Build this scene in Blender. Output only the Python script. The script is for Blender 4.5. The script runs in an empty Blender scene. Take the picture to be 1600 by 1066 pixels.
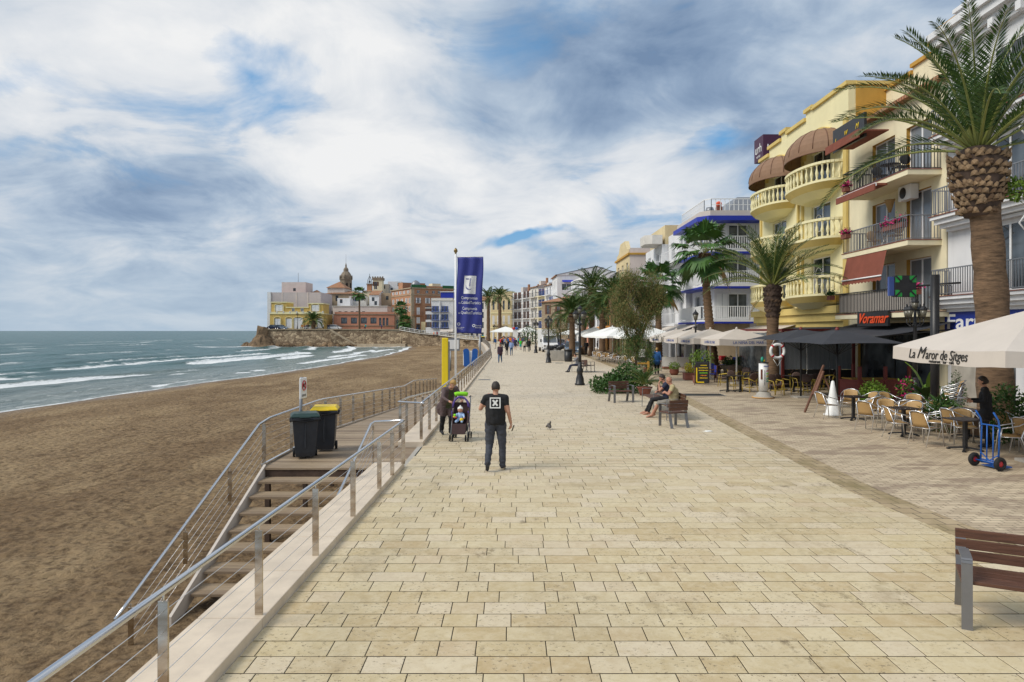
import bpy, math, random
from mathutils import Vector, Matrix, noise
R = math.radians; PI = math.pi
S = bpy.context.scene; COL = S.collection

# ---------------------------------------------------------------- camera, sky, sun, exposure
EYE = 2.8
F = 1067.0                     # focal length in photograph pixels (24 mm on 36 mm, 1600 px wide)
cam = bpy.data.objects.new('camera', bpy.data.cameras.new('camera')); COL.objects.link(cam)
cam.location = (0, 0, EYE); cam.rotation_euler = (R(90), 0, 0)
cam.data.lens = 24; cam.data.sensor_width = 36; cam.data.shift_y = -0.010
cam.data.clip_start = 0.1; cam.data.clip_end = 30000
S.camera = cam
SUN_EL, SUN_AZ = 44, 248       # azimuth: compass-like, clockwise from +Y
W = bpy.data.worlds.new('World'); S.world = W; W.use_nodes = True
nt = W.node_tree; N = nt.nodes; L = nt.links
for n in list(N): N.remove(n)
def wn(t, **k):
    n = N.new(t)
    for a, b in k.items(): setattr(n, a, b)
    return n
def wmath(op, a, b=None, c=None):
    n = wn('ShaderNodeMath', operation=op)
    for i, x in enumerate((a, b, c)):
        if x is None: continue
        if isinstance(x, (int, float)): n.inputs[i].default_value = x
        else: L.new(x, n.inputs[i])
    return n.outputs[0]
def wmix(f, a, b):
    n = wn('ShaderNodeMix', data_type='RGBA')
    if isinstance(f, (int, float)): n.inputs[0].default_value = f
    else: L.new(f, n.inputs[0])
    for i, x in ((6, a), (7, b)):
        if isinstance(x, tuple): n.inputs[i].default_value = x + (1,)
        else: L.new(x, n.inputs[i])
    return n.outputs[2]
def wramp(x, stops):
    n = wn('ShaderNodeValToRGB'); cr = n.color_ramp
    while len(cr.elements) < len(stops): cr.elements.new(0.5)
    for e, (p, c) in zip(cr.elements, stops): e.position = p; e.color = (c, c, c, 1) if isinstance(c, (int, float)) else c + (1,)
    L.new(x, n.inputs[0]); return n.outputs[0]
sky = wn('ShaderNodeTexSky', sky_type='NISHITA', sun_disc=False, sun_elevation=R(SUN_EL), sun_rotation=R(SUN_AZ), air_density=1.1, dust_density=1.5, ozone_density=2.0)
tc = wn('ShaderNodeTexCoord'); sp = wn('ShaderNodeSeparateXYZ'); L.new(tc.outputs['Generated'], sp.inputs[0])
zc = wmath('ADD', wmath('MAXIMUM', sp.outputs[2], 0.0), 0.26)
cb = wn('ShaderNodeCombineXYZ')
L.new(wmath('DIVIDE', sp.outputs[0], zc), cb.inputs[0]); L.new(wmath('DIVIDE', sp.outputs[1], zc), cb.inputs[1])
def wnoise(scale, detail, rough, off, dist=0.0):
    mp = wn('ShaderNodeMapping'); mp.inputs['Location'].default_value = off; L.new(cb.outputs[0], mp.inputs[0])
    n = wn('ShaderNodeTexNoise'); n.inputs['Scale'].default_value = scale; n.inputs['Detail'].default_value = detail
    n.inputs['Roughness'].default_value = rough; n.inputs['Distortion'].default_value = dist
    L.new(mp.outputs[0], n.inputs['Vector']); return n.outputs['Fac']
nrm = wn('ShaderNodeVectorMath', operation='NORMALIZE'); L.new(tc.outputs['Generated'], nrm.inputs[0])
wob = wn('ShaderNodeVectorMath', operation='MULTIPLY_ADD'); nw_ = wn('ShaderNodeTexNoise'); nw_.inputs['Scale'].default_value = 3.2; nw_.inputs['Detail'].default_value = 5; L.new(nrm.outputs[0], nw_.inputs['Vector'])
sb = wn('ShaderNodeVectorMath', operation='SUBTRACT'); L.new(nw_.outputs['Color'], sb.inputs[0]); sb.inputs[1].default_value = (.5, .5, .5)
L.new(sb.outputs[0], wob.inputs[0]); wob.inputs[1].default_value = (.38, .2, .30); L.new(nrm.outputs[0], wob.inputs[2])
def banks(items):
    """cloud banks and gaps placed by direction: (x, y, half width, half height, weight)"""
    tot = None
    for (px, py, sx_, sy_, w_) in items:
        v = Vector((px - 800, 1067, 517 - py)).normalized(); az, el = math.atan2(v.x, v.y), math.asin(v.z)
        R_ = Matrix.Rotation(-el, 3, 'X').to_3x3() @ Matrix.Rotation(az, 3, 'Z')
        mp = wn('ShaderNodeMapping', vector_type='POINT'); mp.inputs['Rotation'].default_value = R_.to_euler(); mp.inputs['Scale'].default_value = (1, 1, 1); L.new(wob.outputs[0], mp.inputs[0])
        s2 = wn('ShaderNodeSeparateXYZ'); L.new(mp.outputs[0], s2.inputs[0])
        a = wmath('POWER', wmath('DIVIDE', wmath('ABSOLUTE', s2.outputs[0]), sx_ / 1150.), 2.0); b_ = wmath('POWER', wmath('DIVIDE', wmath('ABSOLUTE', s2.outputs[2]), sy_ / 1150.), 2.0)
        e = wmath('MULTIPLY', wmath('EXPONENT', wmath('MULTIPLY', wmath('ADD', a, b_), -1.0)), w_); e = wmath('MULTIPLY', e, wmath('GREATER_THAN', s2.outputs[1], 0.0))
        tot = e if tot is None else wmath('ADD', tot, e)
    return tot
n1 = wnoise(1.3, 7, 0.55, (3.1, 1.3, 0), 0.35)
n2 = wnoise(1.2, 7, 0.55, (7.7, 4.2, 2), 0.25)
n3 = wnoise(3.0, 9, 0.58, (1.2, 9.2, 5), 0.5)
cover = wramp(wmath('ADD', wmath('ADD', wmath('MULTIPLY', n1, 0.6), wmath('MULTIPLY', n3, 0.4)), banks([(1130, 205, 80, 26, -.20), (795, 352, 80, 16, -.30), (430, 130, 90, 60, -.10), (1250, 290, 60, 40, -.14), (560, 335, 60, 20, -.12)])), [(0.30, 0.0), (0.44, 1.0)])
bright = wmath('ADD', wmath('ADD', wmath('MULTIPLY', n2, 0.48), wmath('MULTIPLY', n3, 0.52)), banks([(1000, 120, 230, 110, -.16), (1330, 160, 160, 140, -.10), (120, 300, 230, 60, -.05), (330, 330, 150, 40, -.04), (560, 200, 170, 120, .10), (960, 275, 260, 60, .12), (200, 80, 260, 110, .10), (660, 60, 150, 70, .05), (980, 330, 160, 40, .05), (1000, 10, 300, 40, -.05)]))
cloud = wramp(bright, [(0.30, (1.5, 2.25, 3.5)), (0.40, (2.5, 3.35, 4.6)), (0.48, (3.9, 4.7, 5.7)), (0.56, (5.8, 6.15, 6.6)), (0.68, (7.4, 7.45, 7.5))])
blue = wmix(0.65, sky.outputs[0], (0.9, 3.3, 6.4))
col = wmix(cover, blue, cloud)
hor = wramp(sp.outputs[2], [(0.0, 1.0), (0.045, 0.7), (0.15, 0.0)])
col = wmix(wmath('MULTIPLY', hor, 0.8), col, (3.9, 4.8, 5.7))
bg = wn('ShaderNodeBackground'); bg.inputs[1].default_value = 0.1
L.new(col, bg.inputs[0]); wo = wn('ShaderNodeOutputWorld'); L.new(bg.outputs[0], wo.inputs[0])
sun = bpy.data.objects.new('sun', bpy.data.lights.new('sun', 'SUN')); COL.objects.link(sun)
sun.data.energy = 2.4; sun.data.angle = R(28); sun.data.color = (1, 0.94, 0.84)
d = Vector((math.sin(R(SUN_AZ)) * math.cos(R(SUN_EL)), math.cos(R(SUN_AZ)) * math.cos(R(SUN_EL)), math.sin(R(SUN_EL))))
sun.rotation_euler = d.to_track_quat('Z', 'Y').to_euler()
S.view_settings.view_transform = 'Standard'; S.view_settings.look = 'None'
S.view_settings.exposure = 0.24; S.view_settings.gamma = 1
S.cycles.max_bounces = 5; S.cycles.diffuse_bounces = 3; S.cycles.use_denoising = True

# ---------------------------------------------------------------- materials
MT = {}
def nodes(name):
    m = bpy.data.materials.new(name); m.use_nodes = True; MT[name] = m
    t = m.node_tree; b = t.nodes['Principled BSDF']; return m, t, b
def NN(t, ty, **k):
    n = t.nodes.new(ty)
    for a, v in k.items():
        if a in n.inputs: n.inputs[a].default_value = v
        else: setattr(n, a, v)
    return n
def link(t, a, b): t.links.new(a, b)
def ramp(t, x, stops):
    n = t.nodes.new('ShaderNodeValToRGB'); cr = n.color_ramp
    while len(cr.elements) < len(stops): cr.elements.new(0.5)
    for e, (p, c) in zip(cr.elements, stops): e.position = p; e.color = (c, c, c, 1) if isinstance(c, (int, float)) else tuple(c) + (1,)
    link(t, x, n.inputs[0]); return n.outputs[0]
def mixc(t, f, a, b, bt='MIX'):
    n = t.nodes.new('ShaderNodeMix'); n.data_type = 'RGBA'; n.blend_type = bt
    for i, x in ((0, f), (6, a), (7, b)):
        if isinstance(x, (int, float)): n.inputs[i].default_value = x if i == 0 else (x, x, x, 1)
        elif isinstance(x, (tuple, list)): n.inputs[i].default_value = tuple(x) + (1,)
        else: link(t, x, n.inputs[i])
    return n.outputs[2]
def coords(t, scale=(1, 1, 1), kind='Object', rot=(0, 0, 0)):
    c = t.nodes.new('ShaderNodeTexCoord'); m = t.nodes.new('ShaderNodeMapping')
    m.inputs['Scale'].default_value = scale; m.inputs['Rotation'].default_value = rot
    link(t, c.outputs[kind], m.inputs[0]); return m.outputs[0]
def tnoise(t, vec, scale, detail=4, rough=0.55, dist=0.0):
    n = t.nodes.new('ShaderNodeTexNoise'); link(t, vec, n.inputs['Vector'])
    n.inputs['Scale'].default_value = scale; n.inputs['Detail'].default_value = detail
    n.inputs['Roughness'].default_value = rough; n.inputs['Distortion'].default_value = dist
    return n.outputs['Fac']
def bump(t, b, h, strength, dist=0.02):
    n = t.nodes.new('ShaderNodeBump'); n.inputs['Strength'].default_value = strength; n.inputs['Distance'].default_value = dist
    link(t, h, n.inputs['Height']); link(t, n.outputs[0], b.inputs['Normal'])
def sc(c, k): return tuple(min(1, x * k) for x in c)
def mat(name, col, rough=0.7, var=0.18, scale=3.0, bmp=0.0, metal=0.0, stretch=(1, 1, 1), bscale=None, spec=0.5, stain=0.0):
    if name in MT: return name
    m, t, b = nodes(name)
    b.inputs['Roughness'].default_value = rough; b.inputs['Metallic'].default_value = metal
    b.inputs['Specular IOR Level'].default_value = spec
    v = coords(t, stretch)
    f = tnoise(t, v, scale, 6, 0.6)
    c = mixc(t, ramp(t, f, [(0.3, 0), (0.7, 1)]), sc(col, 1 - var), sc(col, 1 + var * 0.6))
    if stain:
        v2 = coords(t, (1.3, 1.3, 0.22)); g = tnoise(t, v2, 1.6, 6, 0.65)
        c = mixc(t, ramp(t, g, [(0.5, 0), (0.72, stain)]), c, sc(col, 0.55))
    link(t, c, b.inputs['Base Color'])
    if bmp: bump(t, b, tnoise(t, v, bscale or scale * 6, 4), bmp)
    return name
def leafmat(name, c1, c2, rough=0.5):
    m, t, b = nodes(name); g = t.nodes.new('ShaderNodeNewGeometry')
    v = coords(t); n = tnoise(t, v, 1.6, 3)
    c = mixc(t, g.outputs['Random Per Island'], c1, c2)
    c = mixc(t, ramp(t, n, [(0.35, 0), (0.65, 0.55)]), c, sc(c2, 0.8))
    link(t, c, b.inputs['Base Color']); b.inputs['Roughness'].default_value = rough
    b.inputs['Specular IOR Level'].default_value = 0.3
    return name
# --- setting materials
m, t, b = nodes('paver'); v = coords(t); g = t.nodes.new('ShaderNodeNewGeometry'); rnd = g.outputs['Random Per Island']
c = ramp(t, rnd, [(0, (0.49, 0.375, 0.20)), (0.35, (0.56, 0.455, 0.265)), (0.7, (0.61, 0.51, 0.325)), (1, (0.53, 0.425, 0.245))])
big = tnoise(t, v, 0.22, 5, 0.6); c = mixc(t, ramp(t, big, [(0.48, 0), (0.66, 0.5)]), c, (0.33, 0.25, 0.14))
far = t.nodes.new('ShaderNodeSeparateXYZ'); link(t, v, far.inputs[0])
wn_ = NN(t, 'ShaderNodeTexWhiteNoise', noise_dimensions='1D'); link(t, rnd, wn_.inputs['W']); sc_ = t.nodes.new('ShaderNodeSeparateColor'); link(t, wn_.outputs['Color'], sc_.inputs[0])
c = mixc(t, ramp(t, sc_.outputs[0], [(0.6, 0), (0.9, 0.55)]), c, (0.64, 0.54, 0.41))
c = mixc(t, ramp(t, sc_.outputs[1], [(0.82, 0), (0.95, 0.45)]), c, (0.47, 0.34, 0.18))
c = mixc(t, ramp(t, tnoise(t, v, 6, 7, 0.7, 0.3), [(0.42, 0), (0.66, 0.45)]), c, (0.70, 0.61, 0.43))
c = mixc(t, ramp(t, tnoise(t, v, 9, 7, 0.75, 0.3), [(0.50, 0), (0.70, 0.45)]), c, (0.42, 0.31, 0.14))
c = mixc(t, ramp(t, tnoise(t, coords(t, (1, 0.6, 1)), 1.3, 9, 0.8), [(0.585, 0), (0.66, 0.8)]), c, (0.17, 0.12, 0.06))
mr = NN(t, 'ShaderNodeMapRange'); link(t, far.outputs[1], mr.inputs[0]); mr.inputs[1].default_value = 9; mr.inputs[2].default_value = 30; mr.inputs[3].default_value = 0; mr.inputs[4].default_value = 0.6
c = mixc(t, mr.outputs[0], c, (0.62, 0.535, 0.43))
pit = tnoise(t, coords(t, (1, 1.5, 1)), 17, 6, 0.75); pm = ramp(t, pit, [(0.575, 0), (0.61, 1)])
patch = ramp(t, sc_.outputs[2], [(0.35, 0.25), (0.65, 1.0)])
mm = NN(t, 'ShaderNodeMath', operation='MULTIPLY'); link(t, pm, mm.inputs[0]); link(t, patch, mm.inputs[1])
c = mixc(t, mm.outputs[0], c, (0.20, 0.15, 0.09))
c = mixc(t, ramp(t, tnoise(t, coords(t, (1, 0.5, 1)), 0.9, 7, 0.72), [(0.56, 0), (0.70, 0.6)]), c, (0.30, 0.225, 0.12))
link(t, c, b.inputs['Base Color']); b.inputs['Roughness'].default_value = 0.62
bump(t, b, pit, 0.25, 0.008)
mat('grout', (0.05, 0.038, 0.022), 0.95, 0.3, 8)
m, t, b = nodes('street'); v = coords(t)
br = NN(t, 'ShaderNodeTexBrick', offset=0.5, squash=1.0); link(t, v, br.inputs['Vector'])
br.inputs['Scale'].default_value = 1; br.inputs['Brick Width'].default_value = 0.24; br.inputs['Row Height'].default_value = 0.12
br.inputs['Mortar Size'].default_value = 0.008; br.inputs['Mortar Smooth'].default_value = 0.2; br.inputs['Bias'].default_value = -0.1
br.inputs['Color1'].default_value = (0.60, 0.49, 0.34, 1); br.inputs['Color2'].default_value = (0.42, 0.33, 0.225, 1); br.inputs['Mortar'].default_value = (0.17, 0.13, 0.09, 1)
pp = ramp(t, tnoise(t, coords(t, (1.0, 2.6, 1)), 0.55, 6, 0.62), [(0.53, 0), (0.56, 0.85), (0.75, 1.0)])
c = mixc(t, pp, br.outputs['Color'], mixc(t, 0.5, br.outputs['Color'], (0.16, 0.10, 0.075)))
c = mixc(t, ramp(t, tnoise(t, v, 0.5, 6, 0.7), [(0.5, 0), (0.75, 0.35)]), c, (0.25, 0.2, 0.14))
link(t, c, b.inputs['Base Color']); b.inputs['Roughness'].default_value = 0.7; bump(t, b, br.outputs['Fac'], -0.4, 0.01)
m, t, b = nodes('drain_strip'); v = coords(t)
br = NN(t, 'ShaderNodeTexBrick', offset=0.5); link(t, v, br.inputs['Vector'])
for k, x in (('Scale', 1), ('Brick Width', 0.3), ('Row Height', 0.3), ('Mortar Size', 0.01)): br.inputs[k].default_value = x
br.inputs['Color1'].default_value = (0.44, 0.34, 0.21, 1); br.inputs['Color2'].default_value = (0.36, 0.27, 0.16, 1); br.inputs['Mortar'].default_value = (0.1, 0.08, 0.05, 1)
c = mixc(t, ramp(t, tnoise(t, coords(t, (1, 0.4, 1)), 1.5, 6, 0.7), [(0.45, 0), (0.66, 0.8)]), br.outputs['Color'], (0.21, 0.165, 0.07))
link(t, c, b.inputs['Base Color']); b.inputs['Roughness'].default_value = 0.8
m, t, b = nodes('sand'); v = coords(t)
n0 = tnoise(t, coords(t, (1, 0.5, 1)), 0.16, 6, 0.6); n1_ = tnoise(t, v, 7.0, 6, 0.7); n2_ = tnoise(t, v, 2.2, 8, 0.72)
c = mixc(t, ramp(t, n0, [(0.35, 0), (0.68, 1)]), (0.235, 0.152, 0.078), (0.35, 0.245, 0.135))
c = mixc(t, ramp(t, n2_, [(0.52, 0), (0.60, 0.75)]), c, (0.12, 0.070, 0.032))
at = NN(t, 'ShaderNodeAttribute', attribute_name='wet')
wt = NN(t, 'ShaderNodeTexWave', bands_direction='X'); wt.inputs['Scale'].default_value = 1.1; wt.inputs['Distortion'].default_value = 3.0; wt.inputs['Detail'].default_value = 4; link(t, coords(t, (1, .12, 1), rot=(0, 0, .25)), wt.inputs['Vector'])
wm = NN(t, 'ShaderNodeMath', operation='MULTIPLY'); link(t, ramp(t, wt.outputs['Fac'], [(.72, 0), (.95, .5)]), wm.inputs[0]); link(t, ramp(t, tnoise(t, v, .12, 3), [(.48, 0), (.6, 1)]), wm.inputs[1])
c = mixc(t, wm.outputs[0], c, (0.15, 0.095, 0.048))
c = mixc(t, ramp(t, tnoise(t, coords(t, (1, 0.35, 1)), 0.32, 7, 0.65), [(0.46, 0), (0.60, 0.7)]), c, (0.42, 0.30, 0.165))
c = mixc(t, at.outputs['Fac'], c, (0.22, 0.16, 0.11))
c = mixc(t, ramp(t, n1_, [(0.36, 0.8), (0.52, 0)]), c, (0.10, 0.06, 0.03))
link(t, c, b.inputs['Base Color'])
link(t, ramp(t, at.outputs['Fac'], [(0, 0.95), (1, 0.35)]), b.inputs['Roughness']); b.inputs['Specular IOR Level'].default_value = 0.25
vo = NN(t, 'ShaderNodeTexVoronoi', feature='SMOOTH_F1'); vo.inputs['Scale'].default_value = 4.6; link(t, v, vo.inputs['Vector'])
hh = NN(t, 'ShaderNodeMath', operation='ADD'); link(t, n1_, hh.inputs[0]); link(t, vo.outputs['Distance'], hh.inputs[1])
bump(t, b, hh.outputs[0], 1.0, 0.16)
m, t, b = nodes('sea'); v = coords(t)
at = NN(t, 'ShaderNodeAttribute', attribute_name='foam'); at2 = NN(t, 'ShaderNodeAttribute', attribute_name='shal')
c = mixc(t, at2.outputs['Fac'], (0.014, 0.088, 0.092), (0.27, 0.27, 0.235))
c = mixc(t, ramp(t, tnoise(t, coords(t, (0.03, 0.006, 1)), 1, 6, 0.6), [(0.4, 0), (0.7, 0.5)]), c, (0.04, 0.135, 0.135))
c = mixc(t, ramp(t, tnoise(t, coords(t, (0.5, 0.11, 1)), 1, 8, 0.7), [(0.45, 0), (0.62, 0.6)]), c, (0.012, 0.06, 0.06))
fn = tnoise(t, coords(t, (1, 0.35, 1)), 1.6, 8, 0.75)
ff = NN(t, 'ShaderNodeMath', operation='ADD'); link(t, fn, ff.inputs[0]); link(t, at.outputs['Fac'], ff.inputs[1])
fsc = NN(t, 'ShaderNodeMath', operation='SUBTRACT'); link(t, ff.outputs[0], fsc.inputs[0]); fsc.inputs[1].default_value = 0.55
fm = ramp(t, fsc.outputs[0], [(0.40, 0), (0.58, 1)])
c = mixc(t, fm, c, (0.80, 0.82, 0.82)); link(t, c, b.inputs['Base Color'])
link(t, ramp(t, fm, [(0, 0.28), (1, 0.8)]), b.inputs['Roughness']); b.inputs['IOR'].default_value = 1.33; b.inputs['Specular IOR Level'].default_value = 0.32
nw = tnoise(t, coords(t, (1.0, 0.4, 1)), 0.8, 9, 0.66); bump(t, b, nw, 1.0, 0.7)
mat('marble', (0.66, 0.55, 0.42), 0.45, 0.16, 2.4, 0.05, stain=0.25)
mat('concrete', (0.42, 0.39, 0.34), 0.9, 0.2, 2.0, 0.2, stain=0.5)
m, t, b = nodes('deck_wood'); g = t.nodes.new('ShaderNodeNewGeometry'); v = coords(t, (1, 14, 14))
c = mixc(t, g.outputs['Random Per Island'], (0.20, 0.135, 0.08), (0.44, 0.33, 0.21))
c = mixc(t, ramp(t, tnoise(t, v, 1.2, 6, 0.7), [(0.35, 0), (0.7, 0.6)]), c, (0.14, 0.10, 0.07))
c = mixc(t, ramp(t, tnoise(t, coords(t), 0.8, 5, 0.6), [(0.5, 0), (0.75, 0.5)]), c, (0.42, 0.34, 0.25))
link(t, c, b.inputs['Base Color']); b.inputs['Roughness'].default_value = 0.7; bump(t, b, tnoise(t, v, 6, 3), 0.2)
def rubble(name, scale, c1, c2, c3):
    m, t, b = nodes(name); v = coords(t, (1, 1, 1.3))
    vo = NN(t, 'ShaderNodeTexVoronoi'); vo.inputs['Scale'].default_value = scale; link(t, v, vo.inputs['Vector'])
    ve = NN(t, 'ShaderNodeTexVoronoi', feature='DISTANCE_TO_EDGE'); ve.inputs['Scale'].default_value = scale; link(t, v, ve.inputs['Vector'])
    s = t.nodes.new('ShaderNodeSeparateColor'); link(t, vo.outputs['Color'], s.inputs[0])
    c = mixc(t, s.outputs[0], c1, c2); c = mixc(t, ramp(t, tnoise(t, v, 0.35, 6, 0.7), [(0.42, 0), (0.7, 0.8)]), c, c3)
    c = mixc(t, ramp(t, ve.outputs['Distance'], [(0.0, 0.85), (0.06, 0)]), c, sc(c3, 0.5))
    link(t, c, b.inputs['Base Color']); b.inputs['Roughness'].default_value = 0.9; bump(t, b, ve.outputs['Distance'], 0.8, 0.2)
    return name
rubble('rubble', 1.1, (0.52, 0.40, 0.26), (0.17, 0.115, 0.07), (0.12, 0.08, 0.045))
rubble('rubble_small', 3.2, (0.42, 0.34, 0.24), (0.30, 0.23, 0.15), (0.24, 0.18, 0.12))
m, t, b = nodes('roof_tile'); v = coords(t)
wv = NN(t, 'ShaderNodeTexWave', bands_direction='X'); wv.inputs['Scale'].default_value = 1.6; wv.inputs['Distortion'].default_value = 1.0; link(t, v, wv.inputs['Vector'])
c = mixc(t, wv.outputs['Fac'], (0.20, 0.075, 0.04), (0.44, 0.20, 0.10)); c = mixc(t, ramp(t, tnoise(t, v, 1.2, 5), [(0.4, 0), (0.7, 0.7)]), c, (0.30, 0.22, 0.12))
link(t, c, b.inputs['Base Color']); b.inputs['Roughness'].default_value = 0.85
# --- wall paints
mat('yellow_wall', (0.80, 0.73, 0.44), 0.85, 0.07, 0.8, 0.05, bscale=20, stain=0.12)
mat('yellow_trim', (0.66, 0.50, 0.17), 0.8, 0.1, 1.0, 0.05, stain=0.15)
mat('cream_wall', (0.80, 0.72, 0.50), 0.85, 0.07, 0.8, 0.05, bscale=20, stain=0.2)
mat('ochre', (0.53, 0.30, 0.055), 0.85, 0.12, 1.2, stain=0.2)
mat('white_wall', (0.74, 0.74, 0.75), 0.85, 0.07, 0.8, 0.04, bscale=20, stain=0.28)
mat('old_white', (0.66, 0.63, 0.58), 0.9, 0.12, 0.7, stain=0.35)
mat('pale_pink', (0.70, 0.60, 0.55), 0.9, 0.08, 0.5, stain=0.2)
mat('lilac_grey', (0.52, 0.46, 0.46), 0.9, 0.08, 0.5, stain=0.2)
mat('gold_wall', (0.62, 0.43, 0.13), 0.9, 0.08, 0.6, stain=0.2)
mat('salmon', (0.52, 0.24, 0.155), 0.9, 0.12, 0.5, stain=0.25)
mat('brick_wall', (0.44, 0.225, 0.125), 0.9, 0.15, 0.6, stain=0.3)
mat('sandstone', (0.42, 0.33, 0.225), 0.9, 0.2, 0.7, stain=0.5)
mat('old_stone', (0.25, 0.20, 0.145), 0.9, 0.3, 1.0, stain=0.5)
mat('pale_yellow', (0.68, 0.56, 0.33), 0.9, 0.1, 0.6, stain=0.25)
mat('orange_wall', (0.62, 0.33, 0.09), 0.9, 0.1, 0.6, stain=0.2)
mat('blue_paint', (0.012, 0.03, 0.36), 0.5, 0.1, 2)
mat('dusk_blue', (0.05, 0.09, 0.30), 0.6, 0.1, 2)
mat('brown_shutter', (0.13, 0.055, 0.03), 0.6, 0.2, 3)
mat('white_paint', (0.80, 0.80, 0.80), 0.5, 0.05, 2)
mat('grey_metal', (0.25, 0.26, 0.28), 0.45, 0.1, 4, metal=0.5)
mat('black_metal', (0.018, 0.018, 0.02), 0.42, 0.3, 6, 0.1)
mat('dark_inside', (0.02, 0.018, 0.016), 0.9, 0.3, 2)
mat('terracotta', (0.22, 0.075, 0.05), 0.8, 0.2, 3)
mat('green_mesh', (0.03, 0.13, 0.05), 0.9, 0.3, 2)
m, t, b = nodes('glass'); b.inputs['Base Color'].default_value = (0.035, 0.045, 0.055, 1); b.inputs['Roughness'].default_value = 0.06
b.inputs['Specular IOR Level'].default_value = 0.8
v = coords(t); link(t, mixc(t, ramp(t, tnoise(t, v, 0.7, 2), [(0.4, 0), (0.62, 1)]), (0.02, 0.025, 0.03), (0.12, 0.14, 0.16)), b.inputs['Base Color'])
m, t, b = nodes('curtain_glass'); b.inputs['Roughness'].default_value = 0.1
wv = NN(t, 'ShaderNodeTexWave', bands_direction='X'); wv.inputs['Scale'].default_value = 5; wv.inputs['Distortion'].default_value = 2; link(t, coords(t), wv.inputs['Vector'])
link(t, mixc(t, wv.outputs['Fac'], (0.10, 0.12, 0.14), (0.30, 0.33, 0.36)), b.inputs['Base Color'])
# --- metals, woods, cloth
m, t, b = nodes('steel'); b.inputs['Metallic'].default_value = 1; b.inputs['Base Color'].default_value = (0.62, 0.63, 0.65, 1); b.inputs['Roughness'].default_value = 0.22
link(t, ramp(t, tnoise(t, coords(t, (1, 1, 6)), 3, 4), [(0.3, 0.14), (0.8, 0.34)]), b.inputs['Roughness'])
m, t, b = nodes('steel_post'); b.inputs['Metallic'].default_value = 1; b.inputs['Roughness'].default_value = 0.2
link(t, mixc(t, ramp(t, tnoise(t, coords(t, (1, 1, 3)), 2.5, 4), [(0.35, 0), (0.65, 1)]), (0.34, 0.27, 0.20), (0.62, 0.57, 0.50)), b.inputs['Base Color'])
mat('alu', (0.72, 0.73, 0.75), 0.3, 0.05, 4, metal=0.9)
mat('dark_alu', (0.22, 0.22, 0.23), 0.4, 0.1, 4, metal=0.6)
mat('bench_wood', (0.105, 0.045, 0.026), 0.5, 0.45, 3, 0.25, stretch=(1, 12, 12), bscale=9)
mat('red_wood', (0.16, 0.02, 0.015), 0.55, 0.25, 3, 0.1)
mat('brown_wood', (0.15, 0.065, 0.035), 0.6, 0.3, 4, 0.1, stretch=(2, 2, 12))
mat('cream_cloth', (0.58, 0.52, 0.46), 0.9, 0.06, 1.5, 0.1)
mat('white_cloth', (0.80, 0.80, 0.77), 0.9, 0.05, 1.5, 0.1)
mat('dark_cloth', (0.035, 0.038, 0.048), 0.85, 0.2, 2, 0.1)
mat('rust_cloth', (0.22, 0.065, 0.04), 0.9, 0.15, 2, 0.1)
mat('dome_cloth', (0.25, 0.145, 0.085), 0.75, 0.15, 2, 0.1)
m, t, b = nodes('wicker'); v = coords(t)
wv = NN(t, 'ShaderNodeTexWave', bands_direction='X'); wv.inputs['Scale'].default_value = 14; link(t, v, wv.inputs['Vector'])
wz = NN(t, 'ShaderNodeTexWave', bands_direction='Z'); wz.inputs['Scale'].default_value = 14; link(t, v, wz.inputs['Vector'])
c = mixc(t, wv.outputs['Fac'], (0.30, 0.17, 0.06), (0.52, 0.34, 0.14)); c = mixc(t, 0.4, c, mixc(t, wz.outputs['Fac'], (0.24, 0.13, 0.05), (0.54, 0.36, 0.15)))
link(t, c, b.inputs['Base Color']); b.inputs['Roughness'].default_value = 0.6
mat('brown_weave', (0.12, 0.075, 0.06), 0.7, 0.35, 30)
mat('cane_yellow', (0.50, 0.36, 0.05), 0.5, 0.2, 6)
mat('table_dark', (0.022, 0.014, 0.013), 0.35, 0.3, 5)
mat('chair_blue', (0.01, 0.03, 0.30), 0.7, 0.1, 4)
mat('hand_truck_blue', (0.01, 0.10, 0.40), 0.4, 0.15, 5)
mat('rubber', (0.012, 0.012, 0.013), 0.8, 0.2, 8)
mat('red_plastic', (0.5, 0.02, 0.03), 0.45, 0.1, 6)
mat('bin_grey', (0.022, 0.026, 0.034), 0.5, 0.2, 5, 0.1)
mat('bin_green', (0.012, 0.04, 0.035), 0.5, 0.2, 5)
mat('bin_yellow', (0.80, 0.56, 0.01), 0.5, 0.08, 5)
mat('sign_yellow', (0.80, 0.60, 0.01), 0.55, 0.05, 2)
mat('banner_blue', (0.028, 0.038, 0.235), 0.7, 0.12, 1.6)
mat('white_plastic', (0.78, 0.78, 0.76), 0.4, 0.05, 5)
mat('bark', (0.17, 0.105, 0.06), 0.95, 0.6, 3.0, 1.0, stretch=(1, 1, 5), bscale=7)
mat('bark_cut', (0.30, 0.20, 0.115), 0.9, 0.5, 4.0, 0.4)
mat('bark_dark', (0.085, 0.055, 0.04), 0.95, 0.4, 3, 0.8, bscale=10)
leafmat('palm_leaf', (0.022, 0.062, 0.014), (0.07, 0.13, 0.028), 0.42)
leafmat('palm_mid', (0.03, 0.07, 0.018), (0.085, 0.14, 0.035), 0.42)
leafmat('palm_young', (0.05, 0.10, 0.02), (0.10, 0.16, 0.035), 0.45)
leafmat('fan_leaf', (0.03, 0.095, 0.02), (0.085, 0.175, 0.04), 0.45)
leafmat('dead_leaf', (0.22, 0.14, 0.05), (0.34, 0.22, 0.09), 0.8)
leafmat('tamarisk', (0.075, 0.10, 0.028), (0.30, 0.22, 0.085), 0.8)
leafmat('tamarisk_green', (0.04, 0.10, 0.025), (0.10, 0.16, 0.045), 0.8)
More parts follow.
